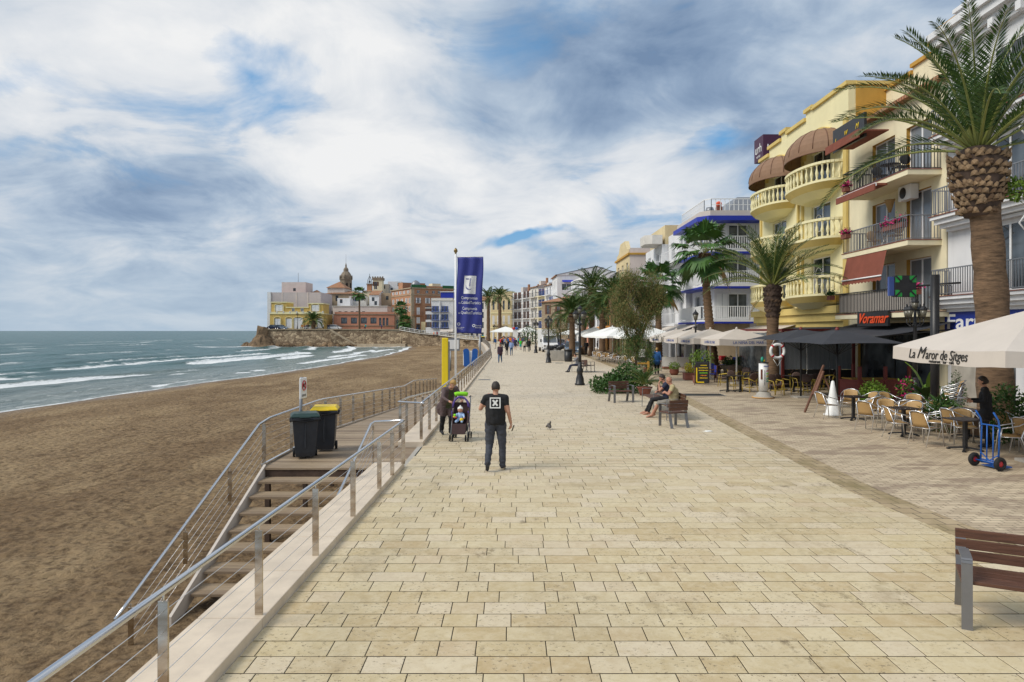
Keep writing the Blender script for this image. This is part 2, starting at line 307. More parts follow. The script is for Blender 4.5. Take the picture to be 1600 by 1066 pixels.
leafmat('bush', (0.02, 0.06, 0.012), (0.06, 0.13, 0.025), 0.5)
leafmat('bright_bush', (0.09, 0.19, 0.02), (0.20, 0.30, 0.04), 0.5)
leafmat('yellow_bush', (0.45, 0.42, 0.02), (0.62, 0.55, 0.04), 0.6)
leafmat('flowers', (0.45, 0.01, 0.10), (0.6, 0.03, 0.2), 0.6)
mat('palm_rib', (0.22, 0.24, 0.06), 0.5, 0.2, 3)
mat('skin', (0.50, 0.26, 0.17), 0.55, 0.08, 8)
mat('skin_tan', (0.42, 0.20, 0.13), 0.55, 0.08, 8)
mat('hair_dark', (0.03, 0.02, 0.015), 0.6, 0.3, 20, 0.3)
mat('hair_grey', (0.30, 0.27, 0.24), 0.7, 0.3, 20, 0.3)
mat('hair_blond', (0.42, 0.25, 0.07), 0.6, 0.35, 22, 0.3, stretch=(1, 1, 0.3))
for nm, cc in dict(tee_black=(0.010, 0.010, 0.012), jeans_grey=(0.045, 0.05, 0.065), shoe=(0.03, 0.03, 0.035), sole=(0.09, 0.05, 0.04), cardigan=(0.11, 0.075, 0.075),
                   olive=(0.06, 0.07, 0.03), trouser_black=(0.008, 0.008, 0.01), beige_shirt=(0.42, 0.35, 0.19), shorts_grey=(0.22, 0.20, 0.17), navy=(0.02, 0.025, 0.055),
                   sweater_blue=(0.02, 0.10, 0.30), jeans_blue=(0.04, 0.10, 0.20), coat_plum=(0.035, 0.015, 0.03), shirt_sky=(0.25, 0.35, 0.6), green_top=(0.05, 0.6, 0.05), teal=(0.05, 0.45, 0.45),
                   grey_top=(0.2, 0.2, 0.22), red_top=(0.5, 0.03, 0.03), orange_top=(0.8, 0.22, 0.02), cream_top=(0.55, 0.5, 0.42), baby_blue=(0.35, 0.5, 0.75), purple=(0.10, 0.06, 0.28),
                   lime=(0.25, 0.7, 0.02), seat_brown=(0.05, 0.025, 0.025)).items(): mat(nm, cc, 0.85, 0.15, 9, 0.15)
mat('lens_black', (0.01, 0.01, 0.01), 0.2, 0, 1)
mat('car_blue', (0.22, 0.30, 0.42), 0.25, 0.04, 1, metal=0.4)
mat('car_dark', (0.02, 0.03, 0.08), 0.25, 0.04, 1, metal=0.3)
mat('van_white', (0.75, 0.75, 0.75), 0.35, 0.04, 1)
mat('ink', (0.02, 0.02, 0.02), 0.7, 0, 1)
mat('sign_red', (0.75, 0.08, 0.015), 0.5, 0.1, 3)
mat('urh_purple', (0.055, 0.008, 0.04), 0.5, 0.1, 2)
mat('pharm_blue', (0.01, 0.035, 0.30), 0.4, 0.05, 2)
mat('led_green', (0.02, 0.35, 0.06), 0.5, 0.1, 3)
mat('sign_teal', (0.02, 0.3, 0.2), 0.5, 0.1, 3)
mat('brass', (0.25, 0.17, 0.06), 0.4, 0.1, 5, metal=0.8)
mat('lamp_glass', (0.13, 0.12, 0.09), 0.25, 0.1, 4)
mat('rock', (0.19, 0.125, 0.07), 0.95, 0.6, 0.9, 1.0, bscale=2)
mat('terrain', (0.33, 0.28, 0.2), 0.9, 0.2, 0.3)
mat('pigeon', (0.09, 0.08, 0.075), 0.7, 0.3, 20)

# ---------------------------------------------------------------- mesh building
class MB:
    def __init__(s): s.v = []; s.f = []; s.mi = []; s.sm = []; s.ms = []
    def k(s, m):
        if m not in s.ms: s.ms.append(m)
        return s.ms.index(m)
    def add(s, vs, fs, m, smooth=False, X=None):
        o = len(s.v); k = s.k(m)
        s.v += [tuple(X @ Vector(p)) for p in vs] if X else [tuple(p) for p in vs]
        for f in fs: s.f.append(tuple(i + o for i in f)); s.mi.append(k); s.sm.append(smooth)
    def box(s, x0, x1, y0, y1, z0, z1, m, X=None):
        s.add([(x0, y0, z0), (x1, y0, z0), (x1, y1, z0), (x0, y1, z0), (x0, y0, z1), (x1, y0, z1), (x1, y1, z1), (x0, y1, z1)],
              [(0, 3, 2, 1), (4, 5, 6, 7), (0, 1, 5, 4), (1, 2, 6, 5), (2, 3, 7, 6), (3, 0, 4, 7)], m, False, X)
    def bar(s, a, b, w, h, m, up=(0, 0, 1)):
        a = Vector(a); b = Vector(b); d = b - a; l = d.length; d.normalize(); up = Vector(up)
        sx = d.cross(up)
        if sx.length < 1e-4: sx = d.cross(Vector((0, 1, 0)))
        sx.normalize(); uz = sx.cross(d)
        X = Matrix((sx, d, uz)).transposed().to_4x4(); X.translation = a
        s.box(-w / 2, w / 2, 0, l, -h / 2, h / 2, m, X)
    def tube(s, pts, r, m, n=8, X=None, closed=False, caps=True, flat=1.0):
        pts = [Vector(p) for p in pts]; q = len(pts); rr = r if isinstance(r, (list, tuple)) else [r] * q
        T = []
        for i in range(q):
            a = pts[(i - 1) % q] if closed or i > 0 else pts[i]; b_ = pts[(i + 1) % q] if closed or i < q - 1 else pts[i]
            T.append((b_ - a).normalized())
        u = T[0].orthogonal().normalized(); vs = []
        for i in range(q):
            u = (u - T[i] * u.dot(T[i]))
            if u.length < 1e-6: u = T[i].orthogonal()
            u.normalize(); w = T[i].cross(u)
            for j in range(n):
                an = 2 * PI * j / n; vs.append(pts[i] + (u * math.cos(an) + w * math.sin(an) * flat) * rr[i])
        fs = []
        for i in range(q if closed else q - 1):
            for j in range(n):
                a = i * n + j; b_ = i * n + (j + 1) % n; i2 = (i + 1) % q
                fs.append((a, b_, i2 * n + (j + 1) % n, i2 * n + j))
        if caps and not closed: fs += [tuple(reversed(range(n))), tuple(range((q - 1) * n, q * n))]
        s.add(vs, fs, m, True, X)
    def lathe(s, prof, m, n=16, c=(0, 0, 0), X=None, sx=1, sy=1):
        vs = []; fs = []
        for (r, z) in prof:
            for j in range(n):
                an = 2 * PI * j / n; vs.append((c[0] + r * sx * math.cos(an), c[1] + r * sy * math.sin(an), c[2] + z))
        for i in range(len(prof) - 1):
            for j in range(n):
                fs.append((i * n + j, i * n + (j + 1) % n, (i + 1) * n + (j + 1) % n, (i + 1) * n + j))
        fs += [tuple(reversed(range(n))), tuple(range((len(prof) - 1) * n, len(prof) * n))]
        s.add(vs, fs, m, True, X)
    def ell(s, c, r, m, nu=12, nv=8, X=None):
        prof = [(max(1e-3, math.sin(PI * i / nv)), -math.cos(PI * i / nv)) for i in range(nv + 1)]
        vs = []; fs = []
        for (rr, z) in prof:
            for j in range(nu):
                an = 2 * PI * j / nu; vs.append((c[0] + r[0] * rr * math.cos(an), c[1] + r[1] * rr * math.sin(an), c[2] + r[2] * z))
        for i in range(nv):
            for j in range(nu): fs.append((i * nu + j, i * nu + (j + 1) % nu, (i + 1) * nu + (j + 1) % nu, (i + 1) * nu + j))
        fs += [tuple(reversed(range(nu))), tuple(range(nv * nu, (nv + 1) * nu))]
        s.add(vs, fs, m, True, X)
    def prism(s, poly, z0, z1, m, X=None):
        n = len(poly); vs = [(x, y, z0) for x, y in poly] + [(x, y, z1) for x, y in poly]
        s.add(vs, [tuple(reversed(range(n))), tuple(range(n, 2 * n))] + [(i, (i + 1) % n, n + (i + 1) % n, n + i) for i in range(n)], m, False, X)
    def mesh(s, name):
        me = bpy.data.meshes.new(name); me.from_pydata(s.v, [], s.f)
        for m in s.ms: me.materials.append(MT[m])
        me.polygons.foreach_set('material_index', s.mi); me.polygons.foreach_set('use_smooth', s.sm); me.update(); return me
    def build(s, name, parent=None, loc=(0, 0, 0), rz=0, bevel=0, rot=None):
        return put(name, s.mesh(name), parent, loc, rz, bevel, rot)
def put(name, me, parent=None, loc=(0, 0, 0), rz=0, bevel=0, rot=None):
    o = bpy.data.objects.new(name, me); COL.objects.link(o); o.parent = parent
    o.location = loc; o.rotation_euler = rot or (0, 0, rz)
    if bevel:
        md = o.modifiers.new('b', 'BEVEL'); md.width = bevel; md.segments = 2; md.limit_method = 'ANGLE'
    return o
def tag(o, label=None, cat=None, group=None, kind=None):
    for k, v in (('label', label), ('category', cat), ('group', group), ('kind', kind)):
        if v: o[k] = v
    return o
def thing(name, label, cat, loc=(0, 0, 0), rz=0, group=None):
    o = bpy.data.objects.new(name, None); COL.objects.link(o); o.empty_display_size = 0.2
    o.location = loc; o.rotation_euler = (0, 0, rz); return tag(o, label, cat, group)
def struct(name, mb, **k): return tag(mb.build(name, **k), kind='structure')
KIDS = {}
def dup(root, label, loc, rz=0, group=None, scale=None):
    if root.name not in KIDS: KIDS[root.name] = [c for c in root.children_recursive]
    r = root.copy(); COL.objects.link(r); r.location = loc; r.rotation_euler = (0, 0, rz); r['label'] = label
    if group: r['group'] = group
    if scale: r.scale = (scale,) * 3 if isinstance(scale, (int, float)) else scale
    mp = {root: r}
    for ch in KIDS[root.name]:
        c = ch.copy(); COL.objects.link(c); c.parent = mp[ch.parent]; mp[ch] = c
    return r
def gx(px, Y): return (px - 800) / F * Y
def gz(py, Y): return EYE - (py - 517) / F * Y
def text(s, size, m, parent, loc, rot=(R(90), 0, 0), name='lettering', shear=0, ext=0.004, w=None, align='CENTER', bold=0.0):
    cu = bpy.data.curves.new('t', 'FONT'); cu.body = s; cu.size = size; cu.extrude = ext; cu.shear = shear; cu.align_x = align; cu.align_y = 'CENTER'; cu.offset = bold; cu.resolution_u = 3
    o = bpy.data.objects.new('t', cu); COL.objects.link(o); bpy.context.view_layer.update()
    dg = bpy.context.evaluated_depsgraph_get(); me = bpy.data.meshes.new_from_object(o.evaluated_get(dg)); bpy.data.objects.remove(o)
    me.materials.clear(); me.materials.append(MT[m])
    if w:
        xs = [v.co.x for v in me.vertices]; k = w / (max(xs) - min(xs))
        for v in me.vertices: v.co.x *= k
    return put(name, me, parent, loc, rot=rot)
def scribble(parent, x, y, z, w, h, m, rot=(0, 0, 0), seed=0):
    """a line of writing too small to read: a row of uneven strokes"""
    rr = random.Random(seed); q = MB(); u = -w / 2
    while u < w / 2 - .01:
        l = rr.uniform(.35, .8) * h; q.box(u, u + l, -.002, .002, -h / 2 * rr.uniform(.6, 1), h / 2 * rr.uniform(.6, 1), m); u += l + h * .22
    return q.build('lettering', parent, (x, y, z), rot=rot)
def bake(mb, voxel, classify=None, smooth=2):
    """one continuous surface out of overlapping closed shapes"""
    me = mb.mesh('tmp'); o = bpy.data.objects.new('tmp', me); COL.objects.link(o)
    md = o.modifiers.new('r', 'REMESH'); md.mode = 'VOXEL'; md.voxel_size = voxel; md.use_smooth_shade = True
    sm = o.modifiers.new('s', 'SMOOTH'); sm.factor = 0.5; sm.iterations = smooth
    bpy.context.view_layer.update(); dg = bpy.context.evaluated_depsgraph_get()
    out = bpy.data.meshes.new_from_object(o.evaluated_get(dg)); bpy.data.objects.remove(o); bpy.data.meshes.remove(me)
    out.materials.clear()
    return out
# ================================================================ THE SETTING
rng = random.Random(5)
def nz(x, y, s=1.0, o=0.0): return noise.noise(Vector((x * s + o, y * s - o, o * 0.7)))
def kerbx(y):                                # seaward edge of the promenade
    if y < 15: return -2.40 + 0.0175 * (y - 3)
    if y < 70: return -2.16
    return -2.16 - (y - 70) ** 1.35 * 0.0105
STRIP = lambda y: 6.55 - 0.055 * y if y < 12 else (5.9 + (y - 12) * 0.06 if y < 40 else 7.6 + (y - 40) * 0.01)
# promenade: individual limestone slabs, each its own bevelled tile, over a dark bed
mb = MB(); y = 0.6; row = 0
while y < 190:
    big = y > 60
    h = 0.293 if not big else 0.586
    x = kerbx(y) + 0.0 + rng.uniform(-0.5, 0); xe = STRIP(y) if y < 110 else max(STRIP(y) - (y - 110) * 0.05, 3.5)
    x = max(x, kerbx(y)); first = True
    while x < xe - 0.05:
        w = rng.choice((0.33, 0.33, 0.62, 0.62, 0.5)) * (2 if big else 1)
        if first: w *= rng.uniform(0.3, 1); first = False
        x2 = min(x + w, xe); g = 0.004; gy = .0065; z = rng.uniform(-0.0008, 0.0008)
        a, b_, c_, d_ = x + g, x2 - g, y + gy, y + h - gy
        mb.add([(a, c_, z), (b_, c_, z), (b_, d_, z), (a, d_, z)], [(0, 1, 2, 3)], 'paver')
        if y < 14:
            g2 = 0.004; mb.v[-4:] = [(a, c_, z - 0.003), (b_, c_, z - 0.003), (b_, d_, z - 0.003), (a, d_, z - 0.003)]; o = len(mb.v) - 4
            mb.f.pop(); mb.mi.pop(); mb.sm.pop()
            mb.v += [(a + g2, c_ + g2, z), (b_ - g2, c_ + g2, z), (b_ - g2, d_ - g2, z), (a + g2, d_ - g2, z)]
            for f in ((4, 5, 6, 7), (0, 1, 5, 4), (1, 2, 6, 5), (2, 3, 7, 6), (3, 0, 4, 7)): mb.f.append(tuple(q + o for q in f)); mb.mi.append(0); mb.sm.append(False)
        x = x2
    y += h; row += 1
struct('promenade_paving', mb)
mb = MB()
ys = [0.0, 3, 8, 14.9, 15.0, 30, 50, 70, 90, 110, 130, 150, 170, 192]
for a, b_ in zip(ys, ys[1:]):
    mb.add([(kerbx(a), a, -0.010), (30, a, -0.010), (30, b_, -0.010), (kerbx(b_), b_, -0.010)], [(0, 1, 2, 3)], 'grout')
struct('paving_bed', mb)
mb = MB()
ys = [i for i in range(0, 194, 4)]
for a, b_ in zip(ys, ys[1:]):
    fx = lambda q: STRIP(q) + 0.55
    mb.add([(fx(a), a, -0.003), (24, a, -0.003), (24, b_, -0.003), (fx(b_), b_, -0.003)], [(0, 1, 2, 3)], 'street')
struct('street_paving', mb)
mb = MB()
for a, b_ in zip(ys, ys[1:]):
    mb.add([(STRIP(a), a, -0.006), (STRIP(a) + 0.56, a, -0.006), (STRIP(b_) + 0.56, b_, -0.006), (STRIP(b_), b_, -0.006)], [(0, 1, 2, 3)], 'drain_strip')
struct('paving_gutter', mb)
# land behind, out to the horizon
mb = MB()
mb.add([(23, -200, -0.02), (6000, -200, -0.02), (6000, 6000, -0.02), (23, 6000, -0.02)], [(0, 1, 2, 3)], 'terrain')
mb.add([(-14, 191.9, -0.03), (23, 191.9, -0.03), (23, 6000, -0.03), (-60, 6000, -0.03)], [(0, 1, 2, 3)], 'terrain')
struct('terrain', mb)
# metal access covers in the paving
for i, (px, py, w, h) in enumerate([(752, 577, .55, .5), (757, 593.5, .7, .6), (874, 567.5, 0.7, 0.8), (930, 581.5, 1.5, 0.7), (897, 560, 0.8, 1.2), (1098, 617, 1.8, 1.0)]):
    Y = EYE * F / (py - 517); q = MB(); q.box(-w / 2, w / 2, -h / 2, h / 2, -0.004, 0.004, 'grey_metal'); q.box(-w / 2 + .05, w / 2 - .05, -h / 2 + .05, h / 2 - .05, 0.004, 0.007, 'black_metal')
    tag(q.build('access_cover', loc=(gx(px, Y), Y, 0)), ['small iron cover in the paving near the railing, farther one', 'iron cover in the paving beside the railing, nearer one', 'small iron cover beside the second lamp post', 'long dark grating in the paving beyond the shrub bed', 'dark drain cover near the parked blue car', 'wide dark grating behind the two seated men'][i], 'cover', 'metal covers set in the paving')
# pale stone coping along the sea wall and the wall itself
def coping(name, pts, label):
    mb = MB(); w = 0.62
    for (a, b_) in zip(pts, pts[1:]):
        n = max(1, int((b_ - a) / 1.25)) if b_ < 80 else 1
        for k in range(n):
            y0 = a + (b_ - a) * k / n; y1 = a + (b_ - a) * (k + 1) / n
            x0, x1 = kerbx(y0), kerbx(y1); g = 0.005
            mb.add([(x0 - w, y0 + g, -0.2), (x0 - .004, y0 + g, -0.2), (x1 - .004, y1 - g, -0.2), (x1 - w, y1 - g, -0.2), (x0 - w, y0 + g, .1), (x0 - .004, y0 + g, .1), (x1 - .004, y1 - g, .1), (x1 - w, y1 - g, .1)],
                   [(0, 3, 2, 1), (4, 5, 6, 7), (0, 1, 5, 4), (1, 2, 6, 5), (2, 3, 7, 6), (3, 0, 4, 7)], 'marble')
    r = tag(mb.build(name, bevel=0.008), label, 'kerb', 'pale stone copings of the sea wall')
    return r
coping('coping', [2.6, 14.05], 'pale marble coping under the near steel railing')
coping('coping', [16.6, 70, 90, 110, 130, 150, 170, 189], 'long pale coping under the far steel railing')
mb = MB()
for a, b_ in ((1.0, 14.05), (16.75, 70), (70, 110), (110, 150), (150, 190)):
    x0, x1 = kerbx(a), kerbx(b_)
    mb.add([(x0 - .58, a, -2.6), (x0 - .02, a, -2.6), (x1 - .02, b_, -2.6), (x1 - .58, b_, -2.6), (x0 - .58, a, -.201), (x0 - .02, a, -.201), (x1 - .02, b_, -.201), (x1 - .58, b_, -.201)],
           [(0, 3, 2, 1), (4, 5, 6, 7), (0, 1, 5, 4), (1, 2, 6, 5), (2, 3, 7, 6), (3, 0, 4, 7)], 'concrete')
mb.add([(-2.3, 14, -2.6), (-2.2, 14, -2.6), (-2.2, 16.8, -2.6), (-2.3, 16.8, -2.6), (-2.3, 14, -.015), (-2.2, 14, -.015), (-2.2, 16.8, -.015), (-2.3, 16.8, -.015)],
       [(0, 3, 2, 1), (4, 5, 6, 7), (0, 1, 5, 4), (1, 2, 6, 5), (2, 3, 7, 6), (3, 0, 4, 7)], 'concrete')
tag(mb.build('sea_wall'), 'concrete retaining wall under the promenade coping', 'wall')

# beach
SHORE = [(-40, -33), (0, -31), (20, -30), (39, -29.4), (52, -29), (74, -26.2), (95, -24.8), (129, -24.1), (160, -25.5), (179, -27), (205, -31)]
def shore(y):
    for (a, xa), (b_, xb) in zip(SHORE, SHORE[1:]):
        if y <= b_: return xa + (xb - xa) * (y - a) / (b_ - a) + 0.5 * nz(0, y, 0.12, 3)
    return SHORE[-1][1]
mb = MB(); ys = [0.5]; 
while ys[-1] < 202: ys.append(ys[-1] + max(0.075, ys[-1] * 0.009))
NX = 320; wet = []
for y in ys:
    x1 = kerbx(y) - 0.5; x0 = shore(y) - 7
    for i in range(NX + 1):
        u = i / NX; x = x1 + (x0 - x1) * u ** 1.25
        dd = x - shore(y)                      # metres inland of the water's edge
        z = -1.62 + 0.05 * nz(x, y, 0.35) if dd > 9 else -1.62 + 0.05 * nz(x, y, 0.35) * max(0, dd / 9) - 0.28 * ((9 - dd) / 9) ** 1.2
        k = max(0, min(1, (dd - 3) / 4)); z += k * (0.030 * nz(x, y, 2.3, 1) + 0.028 * nz(x, y, 5.1, 7))
        p = nz(x, y, 0.23, 11); z += k * 0.10 * max(0, p - 0.15) - k * 0.11 * max(0, nz(x, y, 2.7, 21) - .12) * max(.15, min(1, .5 + nz(x, y, .3, 4) * 1.6))
        mb.v.append((x, y, z)); wet.append(max(0, min(1, 1 - dd / 2.5 + 0.5 * nz(x, y, .4, 5))))
for j in range(len(ys) - 1):
    for i in range(NX):
        a = j * (NX + 1) + i; mb.f.append((a, a + NX + 1, a + NX + 2, a + 1)); mb.mi.append(0); mb.sm.append(True)
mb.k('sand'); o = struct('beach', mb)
for f in mb.f[:1]: pass
at = o.data.attributes.new('wet', 'FLOAT', 'POINT'); at.data.foreach_set('value', wet)
# sea: a fine grid near the shore with breaking waves, then one flat sheet to the horizon
SEA = -1.9
mb = MB(); foam = []; shal = []
ys = [-30.0]
while ys[-1] < 420: ys.append(ys[-1] + max(0.45, abs(ys[-1]) * 0.006))
ds = [-3.0]
while ds[-1] < 260: ds.append(ds[-1] + max(0.2, ds[-1] * 0.010))
WAVES = [(1.2, 0.05, .7, 1.2), (5, 0.12, 1.0, 1.0), (9.5, 0.16, 1.2, .95), (14.5, .28, 1.4, 1.15), (21, .38, 1.9, 1.25), (29, .33, 2.3, .75), (38, .36, 2.6, .7), (49, .3, 3, .45), (62, .3, 3.3, .4), (78, .3, 3.5, .35), (98, .3, 4, .3), (122, .3, 4, .25), (150, .3, 5, .2)]
for y in ys:
    sx = shore(min(y, 200))
    for d in ds:
        x = sx - d; h = 0.0; fo = 0.0
        for k, (c, am, wd, fk) in enumerate(WAVES):
            cc = c + 3.2 * nz(k * 7.1, y, 0.022, k * 3.3) * (1 + c * .02) + 0.9 * nz(k, y, 0.12, k)
            g = nz(k * 11.3, y, 0.045, k * 1.7 + 4) + .25
            e = (d - cc) / wd
            if -5 < e < 3: h += am * max(0.15, min(1, .6 + g * 1.5)) * math.exp(-(e * (2.2 if e < 0 else 1.0)) ** 2)
            g2 = g + .22 * nz(k * 3.1, y, .3, k)
            if fk > 0 and g2 > .02: fo = max(fo, max(fk, .62) * .86 * min(1, (g2 - .0) * 3.0) * (math.exp(-((e + 1.0) / 1.0) ** 2) if e < 0 or k < 3 else math.exp(-((e + 1) / .8) ** 2)))
        h += 0.05 * nz(x, y, 0.5, 2) * min(1, d / 8 + .2) + 0.09 * nz(x * 2, y, 0.16, 9) * min(1, max(0, d) / 20)
        if d < 34: fo = max(fo, 0.44 * (1 - d / 60))
        if d < .4: fo = max(fo, .62 if -.35 < d else .0)
        if y > 188 and x > -95 and x < -26: fo = max(fo, .72 * math.exp(-((y - 197) / 4) ** 2))
        mb.v.append((x, y, SEA + h)); foam.append(fo); shal.append(max(0.0, min(1.0, 1 - d / 26)) ** 0.9)
nd = len(ds)
for j in range(len(ys) - 1):
    for i in range(nd - 1):
        a = j * nd + i; mb.f.append((a, a + 1, a + nd + 1, a + nd)); mb.mi.append(0); mb.sm.append(True)
o1 = len(mb.v)
mb.k('sea')
xl = shore(200) - ds[-1]
for vs in ([(-15000, -3000, SEA - .06), (-288, -3000, SEA - .06), (-288, 20000, SEA - .06), (-15000, 20000, SEA - .06)], [(-289, 418, SEA - .05), (-75, 418, SEA - .05), (600, 20000, SEA - .05), (-289, 20000, SEA - .05)], [(-289, -3000, SEA - .05), (-20, -3000, SEA - .05), (-20, -29, SEA - .05), (-289, -29, SEA - .05)]):
    mb.v += vs; mb.f.append(tuple(range(len(mb.v) - 4, len(mb.v)))); mb.mi.append(0); mb.sm.append(False)
    foam += [0.0] * 4; shal += [0.0] * 4
o = struct('sea', mb)
at = o.data.attributes.new('foam', 'FLOAT', 'POINT'); at.data.foreach_set('value', foam)
at = o.data.attributes.new('shal', 'FLOAT', 'POINT'); at.data.foreach_set('value', shal)

# boardwalk: level landing, then a long ramp down to the sand
def deckz(y):
    if y < 19: return -0.03
    if y < 34: return -0.03 - (y - 19) * 0.057
    if y < 37.5: return -0.885
    return -0.885 - (y - 37.5) * 0.058
mb = MB(); y = 14.1
while y < 49.5:
    x1 = -2.2 if y < 16.55 else kerbx(y) - 0.68
    z0, z1 = deckz(y), deckz(y + .135)
    mb.add([(-5.22, y, z0 - .04), (x1, y, z0 - .04), (x1, y + .135, z1 - .04), (-5.22, y + .135, z1 - .04), (-5.22, y, z0), (x1, y, z0), (x1, y + .135, z1), (-5.22, y + .135, z1)],
           [(0, 3, 2, 1), (4, 5, 6, 7), (0, 1, 5, 4), (1, 2, 6, 5), (2, 3, 7, 6), (3, 0, 4, 7)], 'deck_wood')
    y += .145
struct('boardwalk', mb)
mb = MB()
for a, b_ in ((14.2, 19), (19, 34), (34, 37.5), (37.5, 49.5)):
    for x in (-5.2, -4.1, -3.0): mb.bar((x, a, deckz(a) - .13), (x, b_, deckz(b_) - .13), .07, .17, 'bark_dark' if x > -5 else 'steel')
for y in (14.4, 17, 19.5, 22, 25, 28, 31, 34, 37.5, 41):
    for x in (-5.15, -3.05): mb.box(x - .05, x + .05, y - .05, y + .05, -2.4, deckz(y) - .22, 'bark_dark')
tag(mb.build('boardwalk_frame'), 'dark timber substructure under the wooden boardwalk', 'frame')
# staircase
st = thing('staircase', 'open wooden steps from the boardwalk down to the sand', 'stairs', (-4.0, 14.15, 0))
TR = [(14.15 - 0.48 * k, -0.03 - 0.19 * k) for k in range(1, 8)]
for i, (y, z) in enumerate(TR):
    q = MB(); 
    for j in range(3): q.box(-1.08, 1.12, y - 14.15 + j * .158 - .01, y - 14.15 + j * .158 + .138, z - .045, z, 'deck_wood')
    q.build('tread', st, bevel=.004)
for x in (-1.14, 1.16):
    q = MB(); q.prism([(0.05, 0.02), (-3.9, -1.50), (-3.9, -1.78), (0.05, -0.26)], -.025, .025, 'cream_cloth' if x < 0 else 'bark_dark')
    o = q.build('stringer', st, loc=(x, 0, 0)); o.rotation_euler = (R(90), 0, R(90))
q = MB(); q.box(-1.1, 1.14, -0.02, 0.0, -.24, -.045, 'bark_dark'); q.build('riser', st)
# steel railings
def railing(label, path, posts, cables=5, low=0.14, postw=.075, group='stainless steel railings with wire cables'):
    """path: points of the top rail; posts: (x, y, z_base, z_top, angle)"""
    p0 = path[0]; r = thing('railing', label, 'railing', (p0[0], p0[1], p0[2] - .9), 0, group)
    off = Vector(r.location)
    q = MB(); q.tube([Vector(p) - off for p in path], .026, 'steel', 10); q.build('top_rail', r)
    for (x, y, zb, zt, an) in posts:
        q = MB(); X = Matrix.Translation(Vector((x, y, 0)) - Vector((off.x, off.y, off.z))) @ Matrix.Rotation(an, 4, 'Z')
        q.box(-postw / 2, postw / 2, -.010, .010, zb, zt - .07, 'steel_post', X); q.tube([(0, 0, zt - .072), (0, 0, zt - .02)], .009, 'steel', 6, X)
        q.build('post', r, bevel=0 if y > 20 else .003)
    return r, off
def cables(r, off, lines, rad=.0035):
    for ln in lines:
        q = MB(); q.tube([Vector(p) - off for p in ln], rad, 'alu', 5); q.build('cable', r)
rx = lambda y: -2.50 + 0.027 * (y - 3)
ps = [1.5, 3.1, 4.8, 6.49, 8.2, 9.93, 11.66, 12.75, 13.85]
path = [(rx(1.4), 1.4, .97)] + [(rx(y), y, .97) for y in (5, 9, 13.7)] + [(-2.2, 13.87, .97), (-2.28, 13.93, .97), (-2.82, 14.02, .93), (-2.88, 13.93, .89), (-3.0, 11.3, -.19), (-3.02, 9.9, -.75)]
pp = [(rx(y), y, .1, .97, 0) for y in ps[2:]] + [(-2.84, 13.98, -.1, .93, R(90)), (-2.95, 12.6, -.9, .36, 0), (-3.0, 10.7, -1.6, -.42, 0)]
r, off = railing('near steel railing on the marble coping beside the steps', path, pp)
cables(r, off, [[(rx(y), y, .1 + .145 * (k + 1)) for y in (1.5, 6, 13.85)] for k in range(5)], .003)
cables(r, off, [[(-2.84, 13.95, .93 - .16 * (k + 1)), (-3.01, 10.0, -.71 - .16 * (k + 1))] for k in range(5)], .003)
# stairs, seaward side
path = [(-5.22, 14.45, .9), (-5.26, 14.2, .85), (-5.40, 9.6, -1.02), (-5.41, 9.3, -1.14)]
path2 = [(-5.24, 18.2, .92), (-5.24, 14.6, .92)]
outer = [(-5.38, 49, deckz(49) + .93), (-5.4, 37.5, deckz(37.5) + .95), (-5.38, 34, deckz(34) + .93), (-5.3, 24, deckz(24) + .93), (-5.24, 19, .90)] + path2[0:1] + [(-5.23, 14.75, .92)] + path
pp = [(-5.36, 9.6, -2.0, -1.02, 0), (-5.31, 11.1, -.99, -.40, 0), (-5.27, 12.75, -.45, .25, 0), (-5.23, 14.4, -.03, .9, 0), (-5.23, 16.2, -.03, .92, 0), (-5.23, 17.8, -.05, .92, 0)]
y = 19.4
while y < 49.2: pp.append((-5.3 - (.08 if y > 30 else 0), y, deckz(y) - .05, deckz(y) + .93, 0)); y += 1.7
r, off = railing('long outer railing from the sand steps along the sloping boardwalk', outer, pp)
cables(r, off, [[(-5.3, 33.5, deckz(34) + .15 * (k + 1)), (-5.24, 19, .15 * (k + 1)), (-5.23, 14.5, .15 * (k + 1)), (-5.38, 9.6, -1.9 + .14 * (k + 1))] for k in range(5)], .003)
q = MB(); q.bar(Vector((-5.2, 14.2, 0)) - off, Vector((-5.2, 19, 0)) - off, .05, .05, 'steel'); q.bar(Vector((-5.2, 19, 0)) - off, Vector((-5.2, 34, -.86)) - off, .05, .05, 'steel'); q.build('edge_rail', r)
# ramp, landward side
inner = [(-2.18, 16.95, 1.0), (-2.26, 17.0, 1.0), (-2.9, 17.65, .96), (-2.95, 17.75, .95), (-2.95, 19.5, .9), (-2.98, 34, deckz(34) + .92), (-2.98, 37.5, deckz(37.5) + .92), (-2.98, 49, deckz(49) + .92)]
pp = [(-2.9, 17.7, -.03, .94, 0)]; y = 19.0
while y < 49: pp.append((-2.93, y, deckz(y), deckz(y) + .92, 0)); y += 1.7
r, off = railing('inner ramp railing beside the promenade wall', inner, pp)
cables(r, off, [[(-2.93, 17.7, .15 * (k + 1)), (-2.93, 19, .15 * (k + 1)), (-2.93, 34, deckz(34) + .15 * (k + 1))] for k in range(5)], .003)
# far railing along the promenade
k2 = lambda y: kerbx(y) - .1
ys = [17.0]
while ys[-1] < 188: ys.append(ys[-1] + 1.7)
path = [(k2(y), y, 1.0) for y in ys[::4]] + [(k2(188), 188, 1.0)]
pp = [(k2(y), y, .1, 1.0, 0) for y in ys[:96]]
r, off = railing('long steel railing running down the far promenade', path, pp)
cables(r, off, [[(k2(y), y, .1 + .145 * (k + 1)) for y in range(17, 72, 6)] for k in range(5)], .0035)

